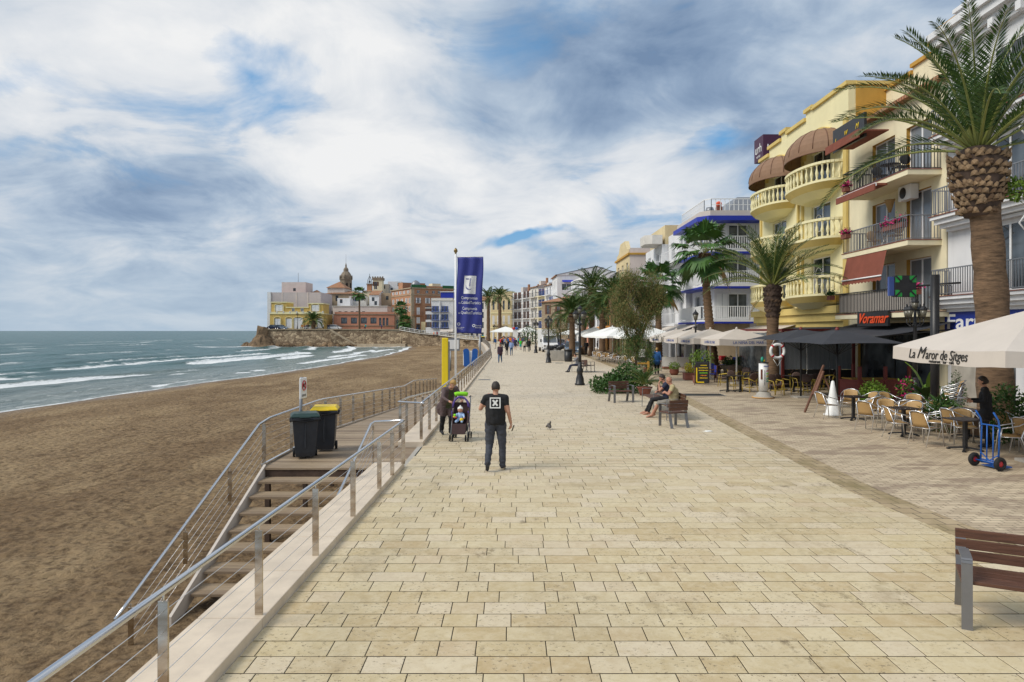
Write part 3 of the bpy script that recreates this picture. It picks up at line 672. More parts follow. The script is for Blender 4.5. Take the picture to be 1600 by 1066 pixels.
# ================================================================ HEADLAND
mb = MB(); HZ = 3.1
mb.prism([(-73, 201), (-33, 200.5), (-28, 205), (-14, 300), (-14, 400), (-73, 400)], -2.3, HZ, 'terrain')
mb.add([(-33, 200.5, HZ - .02), (-21, 197.5, 1.6), (-13, 193, .2), (-8, 191, 0), (40, 191, -.01), (40, 330, HZ), (-28, 330, HZ)], [(0, 1, 2, 3, 4, 5, 6)], 'terrain')
struct('headland', mb)
mb = MB()
n = 60
for i in range(n):
    x0 = -72.5 + 40 * i / n; x1 = -72.5 + 40 * (i + 1) / n
    b0 = 199.6 + .25 * nz(x0, 3, .4) ; b1 = 199.6 + .25 * nz(x1, 3, .4)
    mb.add([(x0, b0, -2.4), (x1, b1, -2.4), (x1, 200.6, HZ), (x0, 200.6, HZ), (x0, 201.2, HZ), (x1, 201.2, HZ)], [(0, 1, 2, 3), (3, 2, 5, 4)], 'rubble')
mb.box(-72.5, -32.5, 200.3, 201.3, HZ, HZ + .22, 'sandstone')
q = [(-72.5, -1.2), (-66, -1.6), (-48, -1.9), (-32.5, -1.1)]
mb.box(-70, -45, 198.7, 199.9, -2.4, -1.25, 'rock'); mb.box(-45, -31, 198.2, 199.9, -2.4, -1.0, 'sandstone')
tag(mb.build('stone_sea_wall'), 'rough rubble sea wall holding up the old town headland', 'wall')
mb = MB()
rr = random.Random(9)
for i in range(46):
    x = -76 + rr.uniform(0, 1) ** 1.6 * 30; h = .7
    if 0: x = -73.6 + rr.uniform(-1.4, 1.2); h = rr.uniform(1.0, 4.2) * (1 - (-73.0 - x) * .28 if x < -73 else 1)
    z = -1.9 + h * .45; mb.ell((x, 199.4 + rr.uniform(-1.2, .6), z), (rr.uniform(.6, 1.15), 1.0, h * .55), 'rock', 9, 6)
mb.lathe([(4.4, -2.4), (3.8, -1.2), (2.8, .3), (1.9, 1.8), (1.6, 3.2), (1.3, 3.9), (.2, 4.1)], 'rock', 26, (-73.2, 200.3, 0)); mb.lathe([(2.6, -2.4), (2.2, -1.6), (.9, -.9), (.1, -.8)], 'rock', 14, (-77.5, 200, 0))
for i in range(9): mb.lathe([(1.3 - i * .02, -2.4), (1.1, -1.3), (.1, -1.0 + .3 * (i % 3))], 'rock', 9, (-70 + i * 2.2, 198.8, 0))
o = mb.build('rock_outcrop')
for v in o.data.vertices:
    p = v.co; v.co = p + Vector((nz(p.x, p.z, .8), nz(p.y + 5, p.x, .8), nz(p.z, p.x, .9, 3))) * 0.75
for p in o.data.polygons: p.use_smooth = False
tag(o, 'brown sea rocks at the foot of the headland wall', 'rocks')
q = MB(); q.bar((-53, 199.0, HZ), (-45, 199.0, -1.6), .3, .5, 'sandstone')
for i in range(16): q.box(-52.8 + i * .5, -52.3 + i * .5, 198.9, 199.6, -2.2, HZ - .1 - i * .3, 'rubble')
tag(q.build('stone_stair'), 'stone stair descending the headland sea wall', 'stairs')
# lower wall coming round to the promenade
mb = MB()
W2 = [(-33, 200.5, 3.0, -2.2), (-27, 199, 2.0, -2.2), (-21, 197.5, 1.5, -2.2), (-13, 193, .45, -2.2), (-8.8, 190, .25, -2.2)]
for (a, b_) in zip(W2, W2[1:]):
    mb.add([(a[0], a[1] - .3, a[3]), (b_[0], b_[1] - .3, b_[3]), (b_[0], b_[1], b_[2]), (a[0], a[1], a[2]), (a[0], a[1] + .6, a[2]), (b_[0], b_[1] + .6, b_[2])], [(0, 1, 2, 3), (3, 2, 5, 4)], 'rubble')
    mb.bar((a[0], a[1], a[2] + .06), (b_[0], b_[1], b_[2] + .06), .7, .16, 'old_white')
tag(mb.build('stone_wall'), 'lower rubble wall with white coping at the end of the beach', 'wall')
r = thing('railing', 'white railing on the lower wall at the end of the beach', 'railing', (-33, 200.6, 3.0))
q = MB(); q.tube([Vector((a[0] + 33, a[1] - 200.6, a[2] - 2.0)) for a in W2], .05, 'white_paint', 6); q.build('top_rail', r)
q = MB(); q.tube([Vector((a[0] + 33, a[1] - 200.6, a[2] - 2.45)) for a in W2], .03, 'white_paint', 6)
for (a, b_) in zip(W2, W2[1:]):
    for k in range(4):
        p = [a[j] + (b_[j] - a[j]) * k / 4 for j in range(3)]; q.box(p[0] + 32.96, p[0] + 33.04, p[1] - 200.63, p[1] - 200.57, p[2] - 3, p[2] - 2, 'white_paint')
q.build('bars', r)
# ================================================================ BUILDINGS
GL = 'glass'
CACHE = {}
def win_mesh(w, h, style):
    key = ('w', round(w, 2), round(h, 2), style)
    if key in CACHE: return CACHE[key]
    fr = MB(); gl = MB(); ex = None; t = .06
    fm = {'blue': 'dusk_blue', 'brown': 'brown_shutter', 'dark': 'black_metal', 'green': 'sign_teal'}.get(style, 'white_paint')
    for a in ((-w / 2, -w / 2 + t, 0, h), (w / 2 - t, w / 2, 0, h), (-w / 2 + t, w / 2 - t, 0, t), (-w / 2 + t, w / 2 - t, h - t, h)): fr.box(a[0], a[1], -.03, .03, a[2], a[3], fm)
    if w > .75: fr.box(-t * .7, t * .7, -.032, .028, t, h - t, fm)
    gl.box(-w / 2 + t, w / 2 - t, -.004, .004, t, h - t, 'curtain_glass' if style == 'curtain' else GL)
    if style in ('shut', 'blue', 'brown', 'green'):
        ex = MB()
        for sx in (-1, 1):
            x0 = sx * (w / 2 + .02); x1 = x0 + sx * w * .48
            a, b_ = min(x0, x1), max(x0, x1); ex.box(a, b_, -.10, -.055, 0, h, fm)
            for k in range(int(h / .16)): ex.box(a + .06, b_ - .06, -.115, -.10, .1 + k * .16, .18 + k * .16, fm)
    if style == 'closed':
        ex = MB(); ex.box(-w / 2 + .02, w / 2 - .02, -.075, -.035, .02, h - .02, 'white_paint')
        for k in range(int(h / .12) - 1): ex.box(-w / 2 + .08, w / 2 - .08, -.09, -.075, .08 + k * .12, .13 + k * .12, 'white_paint')
        ex.box(-.015, .015, -.093, -.076, .02, h - .02, 'grey_metal')
    if style == 'arch':
        fr.tube([(-w * .38, -.04, t)] + [(-w * .22 - w * .16 * math.cos(a * PI / 8), -.04, h * .6 + w * .16 * math.sin(a * PI / 8)) for a in range(9)] + [(-w * .06, -.04, t)], .018, 'white_paint', 5)
        fr.tube([(-w * .38, -.04, h * .35), (-w * .06, -.04, h * .35)], .014, 'white_paint', 4)
    CACHE[key] = (fr.mesh('frame'), gl.mesh('pane'), ex.mesh('shutters') if ex else None); return CACHE[key]
def wall_face(mb, W_, z0, z1, holes, m, X, rev=.22, rm=None):
    xs = sorted({0, W_} | {h[0] - h[2] / 2 for h in holes} | {h[0] + h[2] / 2 for h in holes}); zs = sorted({z0, z1} | {h[1] for h in holes} | {h[1] + h[3] for h in holes})
    for i in range(len(xs) - 1):
        for j in range(len(zs) - 1):
            cx, cz = (xs[i] + xs[i + 1]) / 2, (zs[j] + zs[j + 1]) / 2
            if any(abs(cx - h[0]) < h[2] / 2 and h[1] < cz < h[1] + h[3] for h in holes): continue
            mb.add([(xs[i], 0, zs[j]), (xs[i + 1], 0, zs[j]), (xs[i + 1], 0, zs[j + 1]), (xs[i], 0, zs[j + 1])], [(0, 1, 2, 3)], m, False, X)
    for h in holes:
        a, b_, c_, d_ = h[0] - h[2] / 2, h[0] + h[2] / 2, h[1], h[1] + h[3]; k = rm or m
        mb.add([(a, 0, c_), (b_, 0, c_), (b_, 0, d_), (a, 0, d_), (a, rev, c_), (b_, rev, c_), (b_, rev, d_), (a, rev, d_)], [(0, 4, 7, 3), (1, 2, 6, 5), (0, 1, 5, 4), (3, 7, 6, 2), (4, 5, 6, 7)], k, False, X)
FAR = [False]
def rail_mesh(w, d, h, style):
    key = ('r', round(w, 2), round(d, 2), h, style, FAR[0])
    if key in CACHE: return CACHE[key]
    q = MB(); m = {'white': 'white_paint', 'blue': 'dusk_blue'}.get(style, 'black_metal' if style != 'grey' else 'grey_metal'); far_ = FAR[0]
    pts = [(-w / 2, 0), (-w / 2, -d), (w / 2, -d), (w / 2, 0)]
    for (a, b_) in zip(pts, pts[1:]):
        q.bar((*a, h), (*b_, h), .05, .04, m); q.bar((*a, .08), (*b_, .08), .03, .03, m)
        l = math.dist(a, b_); n = max(1, int(l / (.42 if far_ else .13)))
        for k in range(n + 1):
            x = a[0] + (b_[0] - a[0]) * k / n; y = a[1] + (b_[1] - a[1]) * k / n; q.box(x - .012, x + .012, y - .012, y + .012, .08, h, m)
    CACHE[key] = q.mesh('balcony_railing'); return CACHE[key]
class Bld:
    """a building: local x runs along the front, local -y faces out; side='R'/'L' work on the end walls"""
    def __init__(s, name, label, A, B, depth, H, m, z0=0.0, group=None, cat='building'):
        s.A = Vector((A[0], A[1], z0)); dv = Vector((B[0] - A[0], B[1] - A[1])); s.W = dv.length; s.D = depth; s.H = H; s.m = m
        s.r = thing(name, label, cat, s.A, math.atan2(dv.y, dv.x), group); s.holes = {'F': [], 'R': [], 'L': []}; s.wins = []
    def X(s, f):
        if f == 'F': return Matrix.Identity(4)
        if f == 'R': return Matrix.Translation((s.W, 0, 0)) @ Matrix.Rotation(R(90), 4, 'Z')
        return Matrix.Translation((0, s.D, 0)) @ Matrix.Rotation(R(-90), 4, 'Z')
    def win(s, u, z, w, h, style='curtain', f='F', rev=.2):
        s.holes[f].append((u, z, w, h)); s.wins.append((u, z, w, h, style, f, rev)); return s
    def grid(s, us, zs, w, h, style='curtain', f='F'):
        for z in zs:
            for u in us: s.win(u, z, w, h, style, f)
        return s
    def done(s, rm=None, base=0.0, roof='flat', rmat=None, cornice=None, parapet=.5):
        q = MB()
        wall_face(q, s.W, base, s.H, s.holes['F'], s.m, s.X('F'), .22, rm); wall_face(q, s.D, base, s.H, s.holes['R'], s.m, s.X('R'), .22, rm); wall_face(q, s.D, base, s.H, s.holes['L'], s.m, s.X('L'), .22, rm)
        q.add([(0, s.D, base), (s.W, s.D, base), (s.W, s.D, s.H), (0, s.D, s.H)], [(1, 0, 3, 2)], s.m)
        q.build('wall', s.r)
        for (u, z, w, h, st, f, rev) in s.wins:
            a, b_, c_ = win_mesh(w, h, st); X = s.X(f); p = X @ Vector((u, rev - .05 if st not in ('shut', 'blue', 'brown', 'green', 'closed') else .06, z)); rz = {'F': 0, 'R': R(90), 'L': R(-90)}[f]
            o = put('window', a, s.r, p, rz); put('pane', b_, o)
            if c_: put('shutter', c_, o)
        q = MB()
        if roof == 'flat':
            q.box(.01, s.W - .01, .01, s.D - .01, s.H - .5, s.H - .3, 'terracotta'); q.build('roof', s.r)
            if cornice:
                q = MB(); q.box(-.18, s.W + .18, -.2, s.D + .1, s.H, s.H + .22, cornice); q.box(-.08, s.W + .08, -.1, s.D + .05, s.H - .3, s.H - .001, cornice) if False else None; q.build('cornice', s.r)
        elif roof == 'hip':
            e = .5; hh = roof_h = rmat or min(s.W, s.D) * .28
            q.add([(-e, -e, s.H), (s.W + e, -e, s.H), (s.W + e, s.D + e, s.H), (-e, s.D + e, s.H), (min(s.W, s.D) / 2, s.D / 2, s.H + hh), (s.W - min(s.W, s.D) / 2, s.D / 2, s.H + hh)], [(0, 1, 5, 4), (1, 2, 5), (2, 3, 4, 5), (3, 0, 4), (0, 3, 2, 1)], 'roof_tile'); q.build('roof', s.r)
        elif roof == 'front':      # slopes up away from the front
            e = .4; hh = rmat or 1.6
            q.add([(-e * .3, -e, s.H - .1), (s.W + e * .3, -e, s.H - .1), (s.W + e * .3, s.D * .6, s.H + hh), (-e * .3, s.D * .6, s.H + hh), (-e * .3, s.D, s.H), (s.W + .1, s.D, s.H), (-e * .3, -e, s.H - .25), (s.W + e * .3, -e, s.H - .25)], [(0, 1, 2, 3), (3, 2, 5, 4), (6, 7, 1, 0), (6, 4, 5, 7)], 'roof_tile')
            q.add([(0, .3, s.H), (0, s.D * .6, s.H + hh - .15), (0, s.D, s.H)], [(0, 1, 2)], s.m); q.add([(s.W, .3, s.H), (s.W, s.D * .6, s.H + hh - .15), (s.W, s.D, s.H)], [(0, 1, 2)], s.m); q.build('roof', s.r)
        return s
    def balcony(s, u, z, w, d=.9, style='dark', slab=None, h=1.0, f='F', th=.16):
        q = MB(); q.box(-w / 2 - .05, w / 2 + .05, -d - .05, .0, -th, 0, slab or s.m); X = s.X(f)
        o = put('balcony', CACHE.setdefault(('b', round(w, 2), d, slab or s.m, th), q.mesh('slab')), s.r, X @ Vector((u, -.002, z)), {'F': 0, 'R': R(90), 'L': R(-90)}[f]); put('balcony_railing', rail_mesh(w, d, h, style), o); return o
    def band(s, z, h, out, m, u0=None, u1=None, name='cornice', f='F'):
        q = MB(); w = s.W if f == 'F' else s.D; q.box(u0 if u0 is not None else -out, u1 if u1 is not None else w + out, -out, -.003, z, z + h, m, s.X(f)); return q.build(name, s.r)
    def awning(s, u, z, w, out, drop, m, f='F', val=.22):
        q = MB(); X = s.X(f) @ Matrix.Translation((u, 0, z)); t = .02
        a = [(-w / 2, -.05, 0), (w / 2, -.05, 0), (w / 2, -out, -drop), (-w / 2, -out, -drop)]
        q.add(a + [(x, y, zz - t) for x, y, zz in a], [(0, 3, 2, 1), (4, 5, 6, 7), (0, 1, 5, 4), (1, 2, 6, 5), (3, 0, 4, 7)], m, False, X)
        n = max(4, int(w / .22)); 
        for k in range(n):
            x0 = -w / 2 + w * k / n; x1 = x0 + w / n; q.add([(x0, -out, -drop), (x1, -out, -drop), (x1, -out - .01, -drop - val * .8), ((x0 + x1) / 2, -out - .01, -drop - val), (x0, -out - .01, -drop - val * .8)], [(0, 1, 2, 3, 4)], m, False, X)
        q.tube([(-w / 2, -out + .02, -drop - .03), (w / 2, -out + .02, -drop - .03)], .03, 'white_paint', 6, X)
        return q.build('awning', s.r)
# ---------------- right-hand row. Front runs from the far end (left, A) to the near end (B): outward is -X
XF = 17.0
# 1. yellow hotel with bow balconies, Y 34.5 .. 47
b = Bld('hotel', 'pale yellow hotel with curved balustraded balconies and brown dome awnings', (XF, 46.7), (XF, 34.5), 12, 14.3, 'yellow_wall')
U = lambda Y: 46.7 - Y
for z in (4.6, 7.55, 10.5):
    b.win(U(37.6), z, 2.3, 2.25, 'arch'); b.win(U(43.4), z, 2.2, 2.2, 'arch')
b.grid([U(36.5), U(39.6), U(43)], [0.3], 2.6, 2.4, 'plain')
b.done()
q = MB()                              # stepped parapet with yellow cap
steps = [(0, 1.6, 14.3), (1.6, 3.6, 14.75), (3.6, 4.6, 15.15), (4.6, 7.2, 14.9), (7.2, 8.2, 15.35), (8.2, 12.2, 15.25)]
for a, c_, h in steps:
    q.box(a, c_, 0.0, .35, 14.301, h, 'yellow_wall'); q.box(a - .05, c_ + .05, -.14, .42, h, h + .2, 'yellow_trim')
q.box(11.85, 12.2, .36, 3.5, 14.301, 15.25, 'yellow_wall'); q.box(11.8, 12.25, .43, 3.5, 15.25, 15.42, 'yellow_trim')
q.build('parapet', b.r)
for (x0_, x1_, o_) in ((11.85, 12.22, .12), (6.15, 6.37, .1), (6.75, 6.97, .1), (.1, .35, .1)): q = MB(); q.box(x0_, x1_, -o_, -.003, 4.1, 13.6, 'yellow_trim'); q.build('pilaster', b.r)
for (yc, hw) in ((37.6, 2.75), (43.4, 2.6)):
    u = U(yc); q = MB(); n = 20       # arched mouldings at the top
    pts = [(u + 1.9 * math.cos(PI * k / n), -.06, 12.6 + 1.25 * math.sin(PI * k / n)) for k in range(n + 1)]
    for a, c_ in zip(pts, pts[1:]): q.bar(a, c_, .12, .3, 'yellow_trim', up=(0, -1, 0))
    q.build('arch_moulding', b.r)
    for zi, z in enumerate((4.6, 7.55, 10.5)):
        bc = MB(); n = 28; D = 1.5
        def bow(k, s_, hw=hw, D=D): a = PI * k / n; return (-hw * s_ * math.cos(a), -D * s_ * math.sin(a) ** .75)
        for (z0, z1, s0, s1, mm_) in ((-.30, 0.02, .86, 1.02, 'yellow_trim'), (-.62, -.30, .5, .86, 'yellow_wall'), (.02, .14, 1.02, 1.02, 'yellow_wall')):
            lo = [(*bow(k, s0), z0) for k in range(n + 1)]; hi = [(*bow(k, s1), z1) for k in range(n + 1)]; m_ = n + 1
            bc.add(lo + hi, [(k, k + 1, m_ + k + 1, m_ + k) for k in range(n)] + [tuple(range(m_, 2 * m_)), tuple(reversed(range(m_)))], mm_)
        o = bc.build('balcony', b.r, (u, 0, z))
        bal = MB(); rp = [(*bow(k, .97), 1.02) for k in range(n + 1)]
        for a, c_ in zip(rp, rp[1:]): bal.bar(a, c_, .2, .13, 'yellow_wall')
        tot = 19
        for k in range(tot):
            a = PI * (k + .5) / tot; x, y = bow(n * (k + .5) / tot, .97)
            bal.lathe([(.06, .14), (.065, .2), (.035, .26), (.075, .42), (.085, .5), (.06, .62), (.035, .74), (.035, .84), (.065, .9), (.065, .96)], 'yellow_wall', 7, (x, y, 0))
        bal.build('balustrade', o)
        q = MB(); q.lathe([(.001, -.16), (.09, -.12), (.12, -.02), (.08, .06), (.03, .1)], 'yellow_trim', 8); q.build('wall_lamp', b.r, (u + 1.4, -.12, z + 2.62))
    dm = MB(); n = 16; nv = 7          # dome awning
    prev = []
    for j in range(nv + 1):
        e = PI / 2 * j / nv; prev.append([(-2.55 * math.cos(PI * k / n) * math.cos(e), -1.75 * math.sin(PI * k / n) * math.cos(e), 1.45 * math.sin(e)) for k in range(n + 1)])
    vs = [p for r_ in prev for p in r_]; m_ = n + 1
    dm.add(vs, [(j * m_ + k, j * m_ + k + 1, (j + 1) * m_ + k + 1, (j + 1) * m_ + k) for j in range(nv) for k in range(n)], 'dome_cloth')
    dm.add([(x, y, -.22) for x, y, z in prev[0]] + prev[0], [(k, k + 1, m_ + k + 1, m_ + k) for k in range(n)], 'dome_cloth')
    o = dm.build('dome_awning', b.r, (u, 0, 12.35)); fr = MB()
    for k in range(0, n + 1, 2): fr.tube([(p[k][0] * 1.004, p[k][1] * 1.004, p[k][2] * 1.004) for p in prev], .022, 'brown_wood', 4)
    fr.tube([(x, y, -.22) for x, y, z in prev[0]], .025, 'brown_wood', 4); fr.build('ribs', o)
q = MB(); q.box(-.3, 12.2, -.55, -.003, 3.72, 4.1, 'yellow_trim'); q.box(-.2, 12.2, -.4, -.003, 3.3, 3.715, 'yellow_trim'); q.box(-.1, 12.2, -.25, -.003, 3.0, 3.295, 'yellow_trim'); q.build('cornice', b.r)
q = MB(); q.box(.37, 4.2, -.03, -.003, 12.9, 15.22, 'ochre', b.X('R')); q.box(.37, 4.25, -.1, .3, 15.222, 15.42, 'yellow_trim', b.X('R')); q.box(.37, 4.2, .01, .25, 14.31, 15.2, 'yellow_wall', b.X('R')); q.build('party_wall', b.r)
# its sign on the roof end
t = thing('roof_sign', 'purple rooftop box sign at the far corner of the yellow hotel', 'sign', (17.0, 46.2, 14.2))
q = MB(); q.box(0, 1.7, 0, 1.7, 0.3, 1.9, 'urh_purple'); q.box(.3, 1.4, .3, 1.4, -.0, .29, 'grey_metal'); q.build('sign_box', t)
text('urh', .9, 'white_paint', t, (.85, -.02, 1.1)); text('urh', .9, 'white_paint', t, (-.02, .85, 1.1), rot=(R(90), 0, R(-90))); text('HOTELS', .2, 'white_paint', t, (-.02, .85, .58), rot=(R(90), 0, R(-90)))
for i, (px, y) in enumerate(((1261, 42), (1273.5, 40.5))):
    q = MB(); q.tube([(0, 0, 0), (0, 0, 1.9)], .05, 'grey_metal', 6); tag(q.build('roof_pole', loc=(18.5 * (1 - 0) + .0, y, 14.0)), ['short grey pole on the hotel roof, the one nearer the sea sign', 'short grey pole on the hotel roof, nearer the tall parapet'][i], 'pole', 'poles on the hotel roof')
# set-back attic wall behind the cream house
b = Bld('attic_block', 'set-back cream upper wall with stepped yellow cap behind the cream house', (18.9, 35.2), (18.9, 26.8), 6, 14.6, 'cream_wall')
b.done(); q = MB()
for a, c_, h in ((0, 3.0, 14.9), (3.0, 4.4, 15.2), (4.4, 5.0, 15.6), (5.0, 8.4, 16.0)): q.box(a, c_, 0, .3, 14.601, h, 'cream_wall'); q.box(a - .04, c_ + .04, -.12, .4, h, h + .18, 'ochre')
q.build('parapet', b.r)
# 2. cream house with iron balconies, Y 26.7 .. 34.4
b = Bld('balcony_house', 'cream house with three iron-railed balconies, ochre reveals and a bar below', (XF + .03, 34.45), (XF + .03, 26.75), 10, 12.9, 'cream_wall')
U = lambda Y: 34.45 - Y
for z in (3.58, 6.42, 9.25):
    b.win(U(31.3), z + .02, 1.9, 2.25, 'curtain', rev=.24); b.win(U(28.6), z + .02, 1.75, 2.25, 'curtain', rev=.24)
b.win(U(30.6), .1, 6.0, 2.7, 'dark'); b.done(rm='ochre', roof='front', rmat=1.0)
for z, st in ((3.55, 'dark'), (6.4, 'grey'), (9.2, 'dark')):
    o = b.balcony(U(29.75), z, 5.3 if z > 4 else 6.6, 1.3, st, 'cream_wall', 1.0, th=.2)
    q = MB(); w = 5.3 if z > 4 else 6.6; q.box(-w / 2 - .07, w / 2 + .07, -1.37, -.001, .001, .035, 'terracotta'); q.build('tile_edge', o)
q = MB(); q.box(-3.2, 3.2, -1.24, -1.22, .12, .95, 'cream_cloth'); q.build('privacy_cloth', b.r, (U(29.75), 0, 3.55))
q = MB()
q.add([(-1.7, -1.33, 0), (1.7, -1.33, 0), (1.7, -1.55, -1.08), (-1.7, -1.55, -1.08)], [(0, 1, 2, 3)], 'rust_cloth'); n = 12
for k in range(n):
    x0 = -1.7 + 3.4 * k / n; x1 = x0 + 3.4 / n; q.add([(x0, -1.55, -1.08), (x1, -1.55, -1.08), (x1, -1.57, -1.25), ((x0 + x1) / 2, -1.57, -1.31), (x0, -1.57, -1.25)], [(0, 1, 2, 3, 4)], 'rust_cloth')
q.tube([(-1.7, -1.57, -1.08), (1.7, -1.57, -1.08)], .035, 'white_paint', 6); q.build('awning', b.r, (U(30.3), 0, 6.2))
q = MB(); q.box(-1.7, 1.7, -1.75, -1.3, -.09, .0, 'rust_cloth'); q.box(-1.7, 1.7, -1.80, -1.751, -.12, .02, 'white_paint'); q.box(-1.7, 1.7, -1.85, -1.801, -.3, -.02, 'rust_cloth'); q.build('awning', b.r, (U(30.3), 0, 9.0))
q = MB(); q.box(-1.6, 1.6, -1.6, -.3, -.06, 0, 'rust_cloth'); q.box(-1.6, 1.6, -1.66, -1.601, -.35, .02, 'rust_cloth'); q.build('awning', b.r, (U(31.9), 0, 11.75))
q = MB(); q.box(-.45, .45, -.35, 0, 0, .62, 'white_paint'); q.lathe([(.24, 0), (.24, .02), (.2, .03)], 'black_metal', 14, X=Matrix.Translation((-.1, -.35, .31)) @ Matrix.Rotation(R(90), 4, 'X')); q.build('air_conditioner', b.r, (U(29.0), -.02, 8.35), bevel=0.01)
U2 = lambda Y: 34.45 - Y
def pot_(label, x, y, z, lm='flowers', w=.5, n=260):
    t = thing('flower_box', label, 'flower box', (x, y, z), 0, 'flower boxes on the cream house'); q = MB(); q.box(-.12, .12, -w / 2, w / 2, 0, .2, 'terracotta'); q.build('box', t); q = MB(); leaves_(q, w, n, lm); q.build('flowers', t)
def leaves_(q, w, n, lm):
    rr = random.Random(int(w * 100) + n)
    for _ in range(n):
        p = Vector((rr.gauss(0, .09), rr.uniform(-w / 2, w / 2), .22 + abs(rr.gauss(0, .1)))); d_ = Vector((rr.uniform(-1, 1), rr.uniform(-1, 1), rr.uniform(-.3, 1))).normalized() * .09; sd = d_.orthogonal() * .4
        q.add([p, p + d_ * .5 - sd, p + d_, p + d_ * .5 + sd], [(0, 1, 2, 3)], lm if rr.random() < .65 else 'bush')
pot_('long red box of magenta flowers on the middle balcony', 15.85, 28.3, 7.0, w=1.5, n=700); pot_('small flower box at the far end of the middle balcony', 15.6, 31.9, 7.1, w=.5); pot_('flower pot at the far end of the top balcony', 15.6, 31.9, 9.3, w=.3)
pot_('magenta flower box at the near end of the lowest balcony', 15.55, 26.5, 4.2, w=.8, n=400); pot_('small green pot at the far end of the lowest balcony', 15.5, 33.2, 4.3, 'bush', .35)
for k, (y, z, lab) in enumerate(((29.4, 9.23, 'dark round table with chairs on the top balcony'), (29.9, 6.43, 'wooden slatted table on the middle balcony'))):
    t = thing('balcony_table', lab, 'table', (16.3, y, z)); m_ = 'black_metal' if k == 0 else 'brown_wood'; q = MB(); q.lathe([(.4, .7), (.4, .73)], m_, 18); q.build('table_top', t); q = MB(); q.bar((-.3, -.3, 0), (.3, .3, .7), .05, .04, m_ if k == 0 else 'old_white'); q.bar((.3, .3, 0), (-.3, -.3, .7), .05, .04, m_ if k == 0 else 'old_white'); q.build('leg', t)
    for j, dy in enumerate((-.85, .85)):
        c_ = thing('balcony_chair', ['near', 'far'][j] + (' dark rounded chair on the top balcony' if k == 0 else ' wicker chair on the middle balcony'), 'chair', (16.3, y + dy, z), R(180) if dy > 0 else 0, 'chairs on the balconies'); w_ = 'black_metal' if k == 0 else 'wicker'
        q = MB(); q.box(-.22, .22, -.22, .22, .4, .45, w_); q.build('seat', c_); q = MB(); q.ell((0, -.24, .68), (.24, .05, .22), w_, 12, 8); q.build('backrest', c_)
        for sx in (-.2, .2):
            for sy in (-.2, .2): q = MB(); q.tube([(sx, sy, 0), (sx, sy, .4)], .02, w_, 5); q.build('leg', c_)
q = MB(); q.lathe([(.05, -.5), (.2, 0), (.22, .05)], 'wicker', 12); tag(q.build('hanging_basket', loc=(16.6, 30.0, 8.5)), 'conical wicker basket hanging between the middle balcony doors', 'basket')
t = thing('restaurant_sign', 'dark slanted signboard hung high on the cream house', 'sign', (15.9, 32.2, 12.1), R(-90))
q = MB(); q.box(-1.5, 1.5, -.06, .06, -.55, .55, 'black_metal'); q.build('board', t); text('L', .34, 'bin_yellow', t, (-1.2, -.07, -.05), shear=.3); text('W', .30, 'bin_yellow', t, (-.2, -.07, .08), shear=.3); text('M', .36, 'bin_yellow', t, (.85, -.07, .1), shear=.3); t.rotation_euler = (0, R(0), R(-90))
t = thing('bar_sign', 'black bar sign with orange script lettering under the lowest balcony', 'sign', (15.55, 29.4, 3.34), R(-90))
q = MB(); q.box(-1.25, 1.25, -.05, .05, -.34, .28, 'black_metal'); q.build('board', t); text('Voramar', .62, 'sign_red', t, (0, -.06, -.02), w=2.3, shear=.45, bold=.006, ext=.02)
# 3. white pharmacy building, Y 12 .. 26.65
b = Bld('pharmacy_house', 'white house with louvred shutters and moulded balconies above a pharmacy', (XF + .05, 26.7), (XF + .05, 11), 10, 14.2, 'white_wall')
U = lambda Y: 26.7 - Y
for z in (4.15, 7.25, 10.35):
    for Y in (23.4, 19.6, 15.8): b.win(U(Y), z + .02, 1.5, 2.35, 'shut')
b.grid([U(24.3), U(21), U(17)], [.15], 2.4, 2.45, 'dark'); b.done()
for z in (4.1, 7.2, 10.3):
    q = MB(); L_ = 12.5; q.box(.05, L_, -.75, -.004, -.12, 0, 'white_wall'); q.box(.12, L_ - .06, -.62, -.005, -.3, -.121, 'white_wall'); q.box(.2, L_ - .14, -.45, -.006, -.45, -.301, 'white_wall'); q.box(.3, L_, -.25, -.007, -.58, -.451, 'white_wall')
    q.box(.02, L_ + .02, -.79, -.01, .001, .03, 'terracotta'); o = q.build('balcony', b.r, (0, 0, z)); rm_ = rail_mesh(12.3, .68, 1.0, 'grey'); put('balcony_railing', rm_, o, (6.3, -.05, .03))
for z in (6.95, 10.05):
    for Y in (23.4, 19.6): 
        q = MB(); q.box(-1.4, 1.4, -.28, -.05, -.1, .12, 'grey_metal')
        for sx in (-1.15, 1.15): q.tube([(sx, -.15, 0), (sx + .25, -.7, -.55), (sx + .1, -.25, -.95)], .03, 'white_paint', 5)
        q.build('rolled_awning', b.r, (U(Y), 0, z - .12))
q = MB()
for k, (o_, h0, h1) in enumerate(((.25, 13.4, 13.6), (.4, 13.6, 13.8), (.65, 13.8, 14.1), (.8, 14.1, 14.35))): q.box(-.1, 15.7, -o_, -.003 - k * .002, h0, h1 - .001, 'white_wall')
for k in range(12): q.box(.4 + k * 1.3, .65 + k * 1.3, -.55, -.30, 13.3, 13.598, 'white_wall')
q.build('cornice', b.r)
q = MB(); q.box(0, 15.7, .3, .6, 14.2, 15.2, 'white_wall'); q.box(-.05, 15.7, .2, .7, 15.2, 15.35, 'white_wall'); q.build('parapet', b.r)
q = MB(); q.box(.02, 14, -.14, -.003, 2.78, 3.55, 'pharm_blue'); o = q.build('fascia_sign', b.r)
text('Farmàcia', .80, 'white_paint', o, (.12, -.15, 3.12), w=4.3, align='LEFT', bold=.012)
q = MB(); q.box(-1.0, -.0, -.05, -.003, .0, 2.75, 'ochre'); q.build('pilaster', b.r, (0, 0, 0)) if False else None
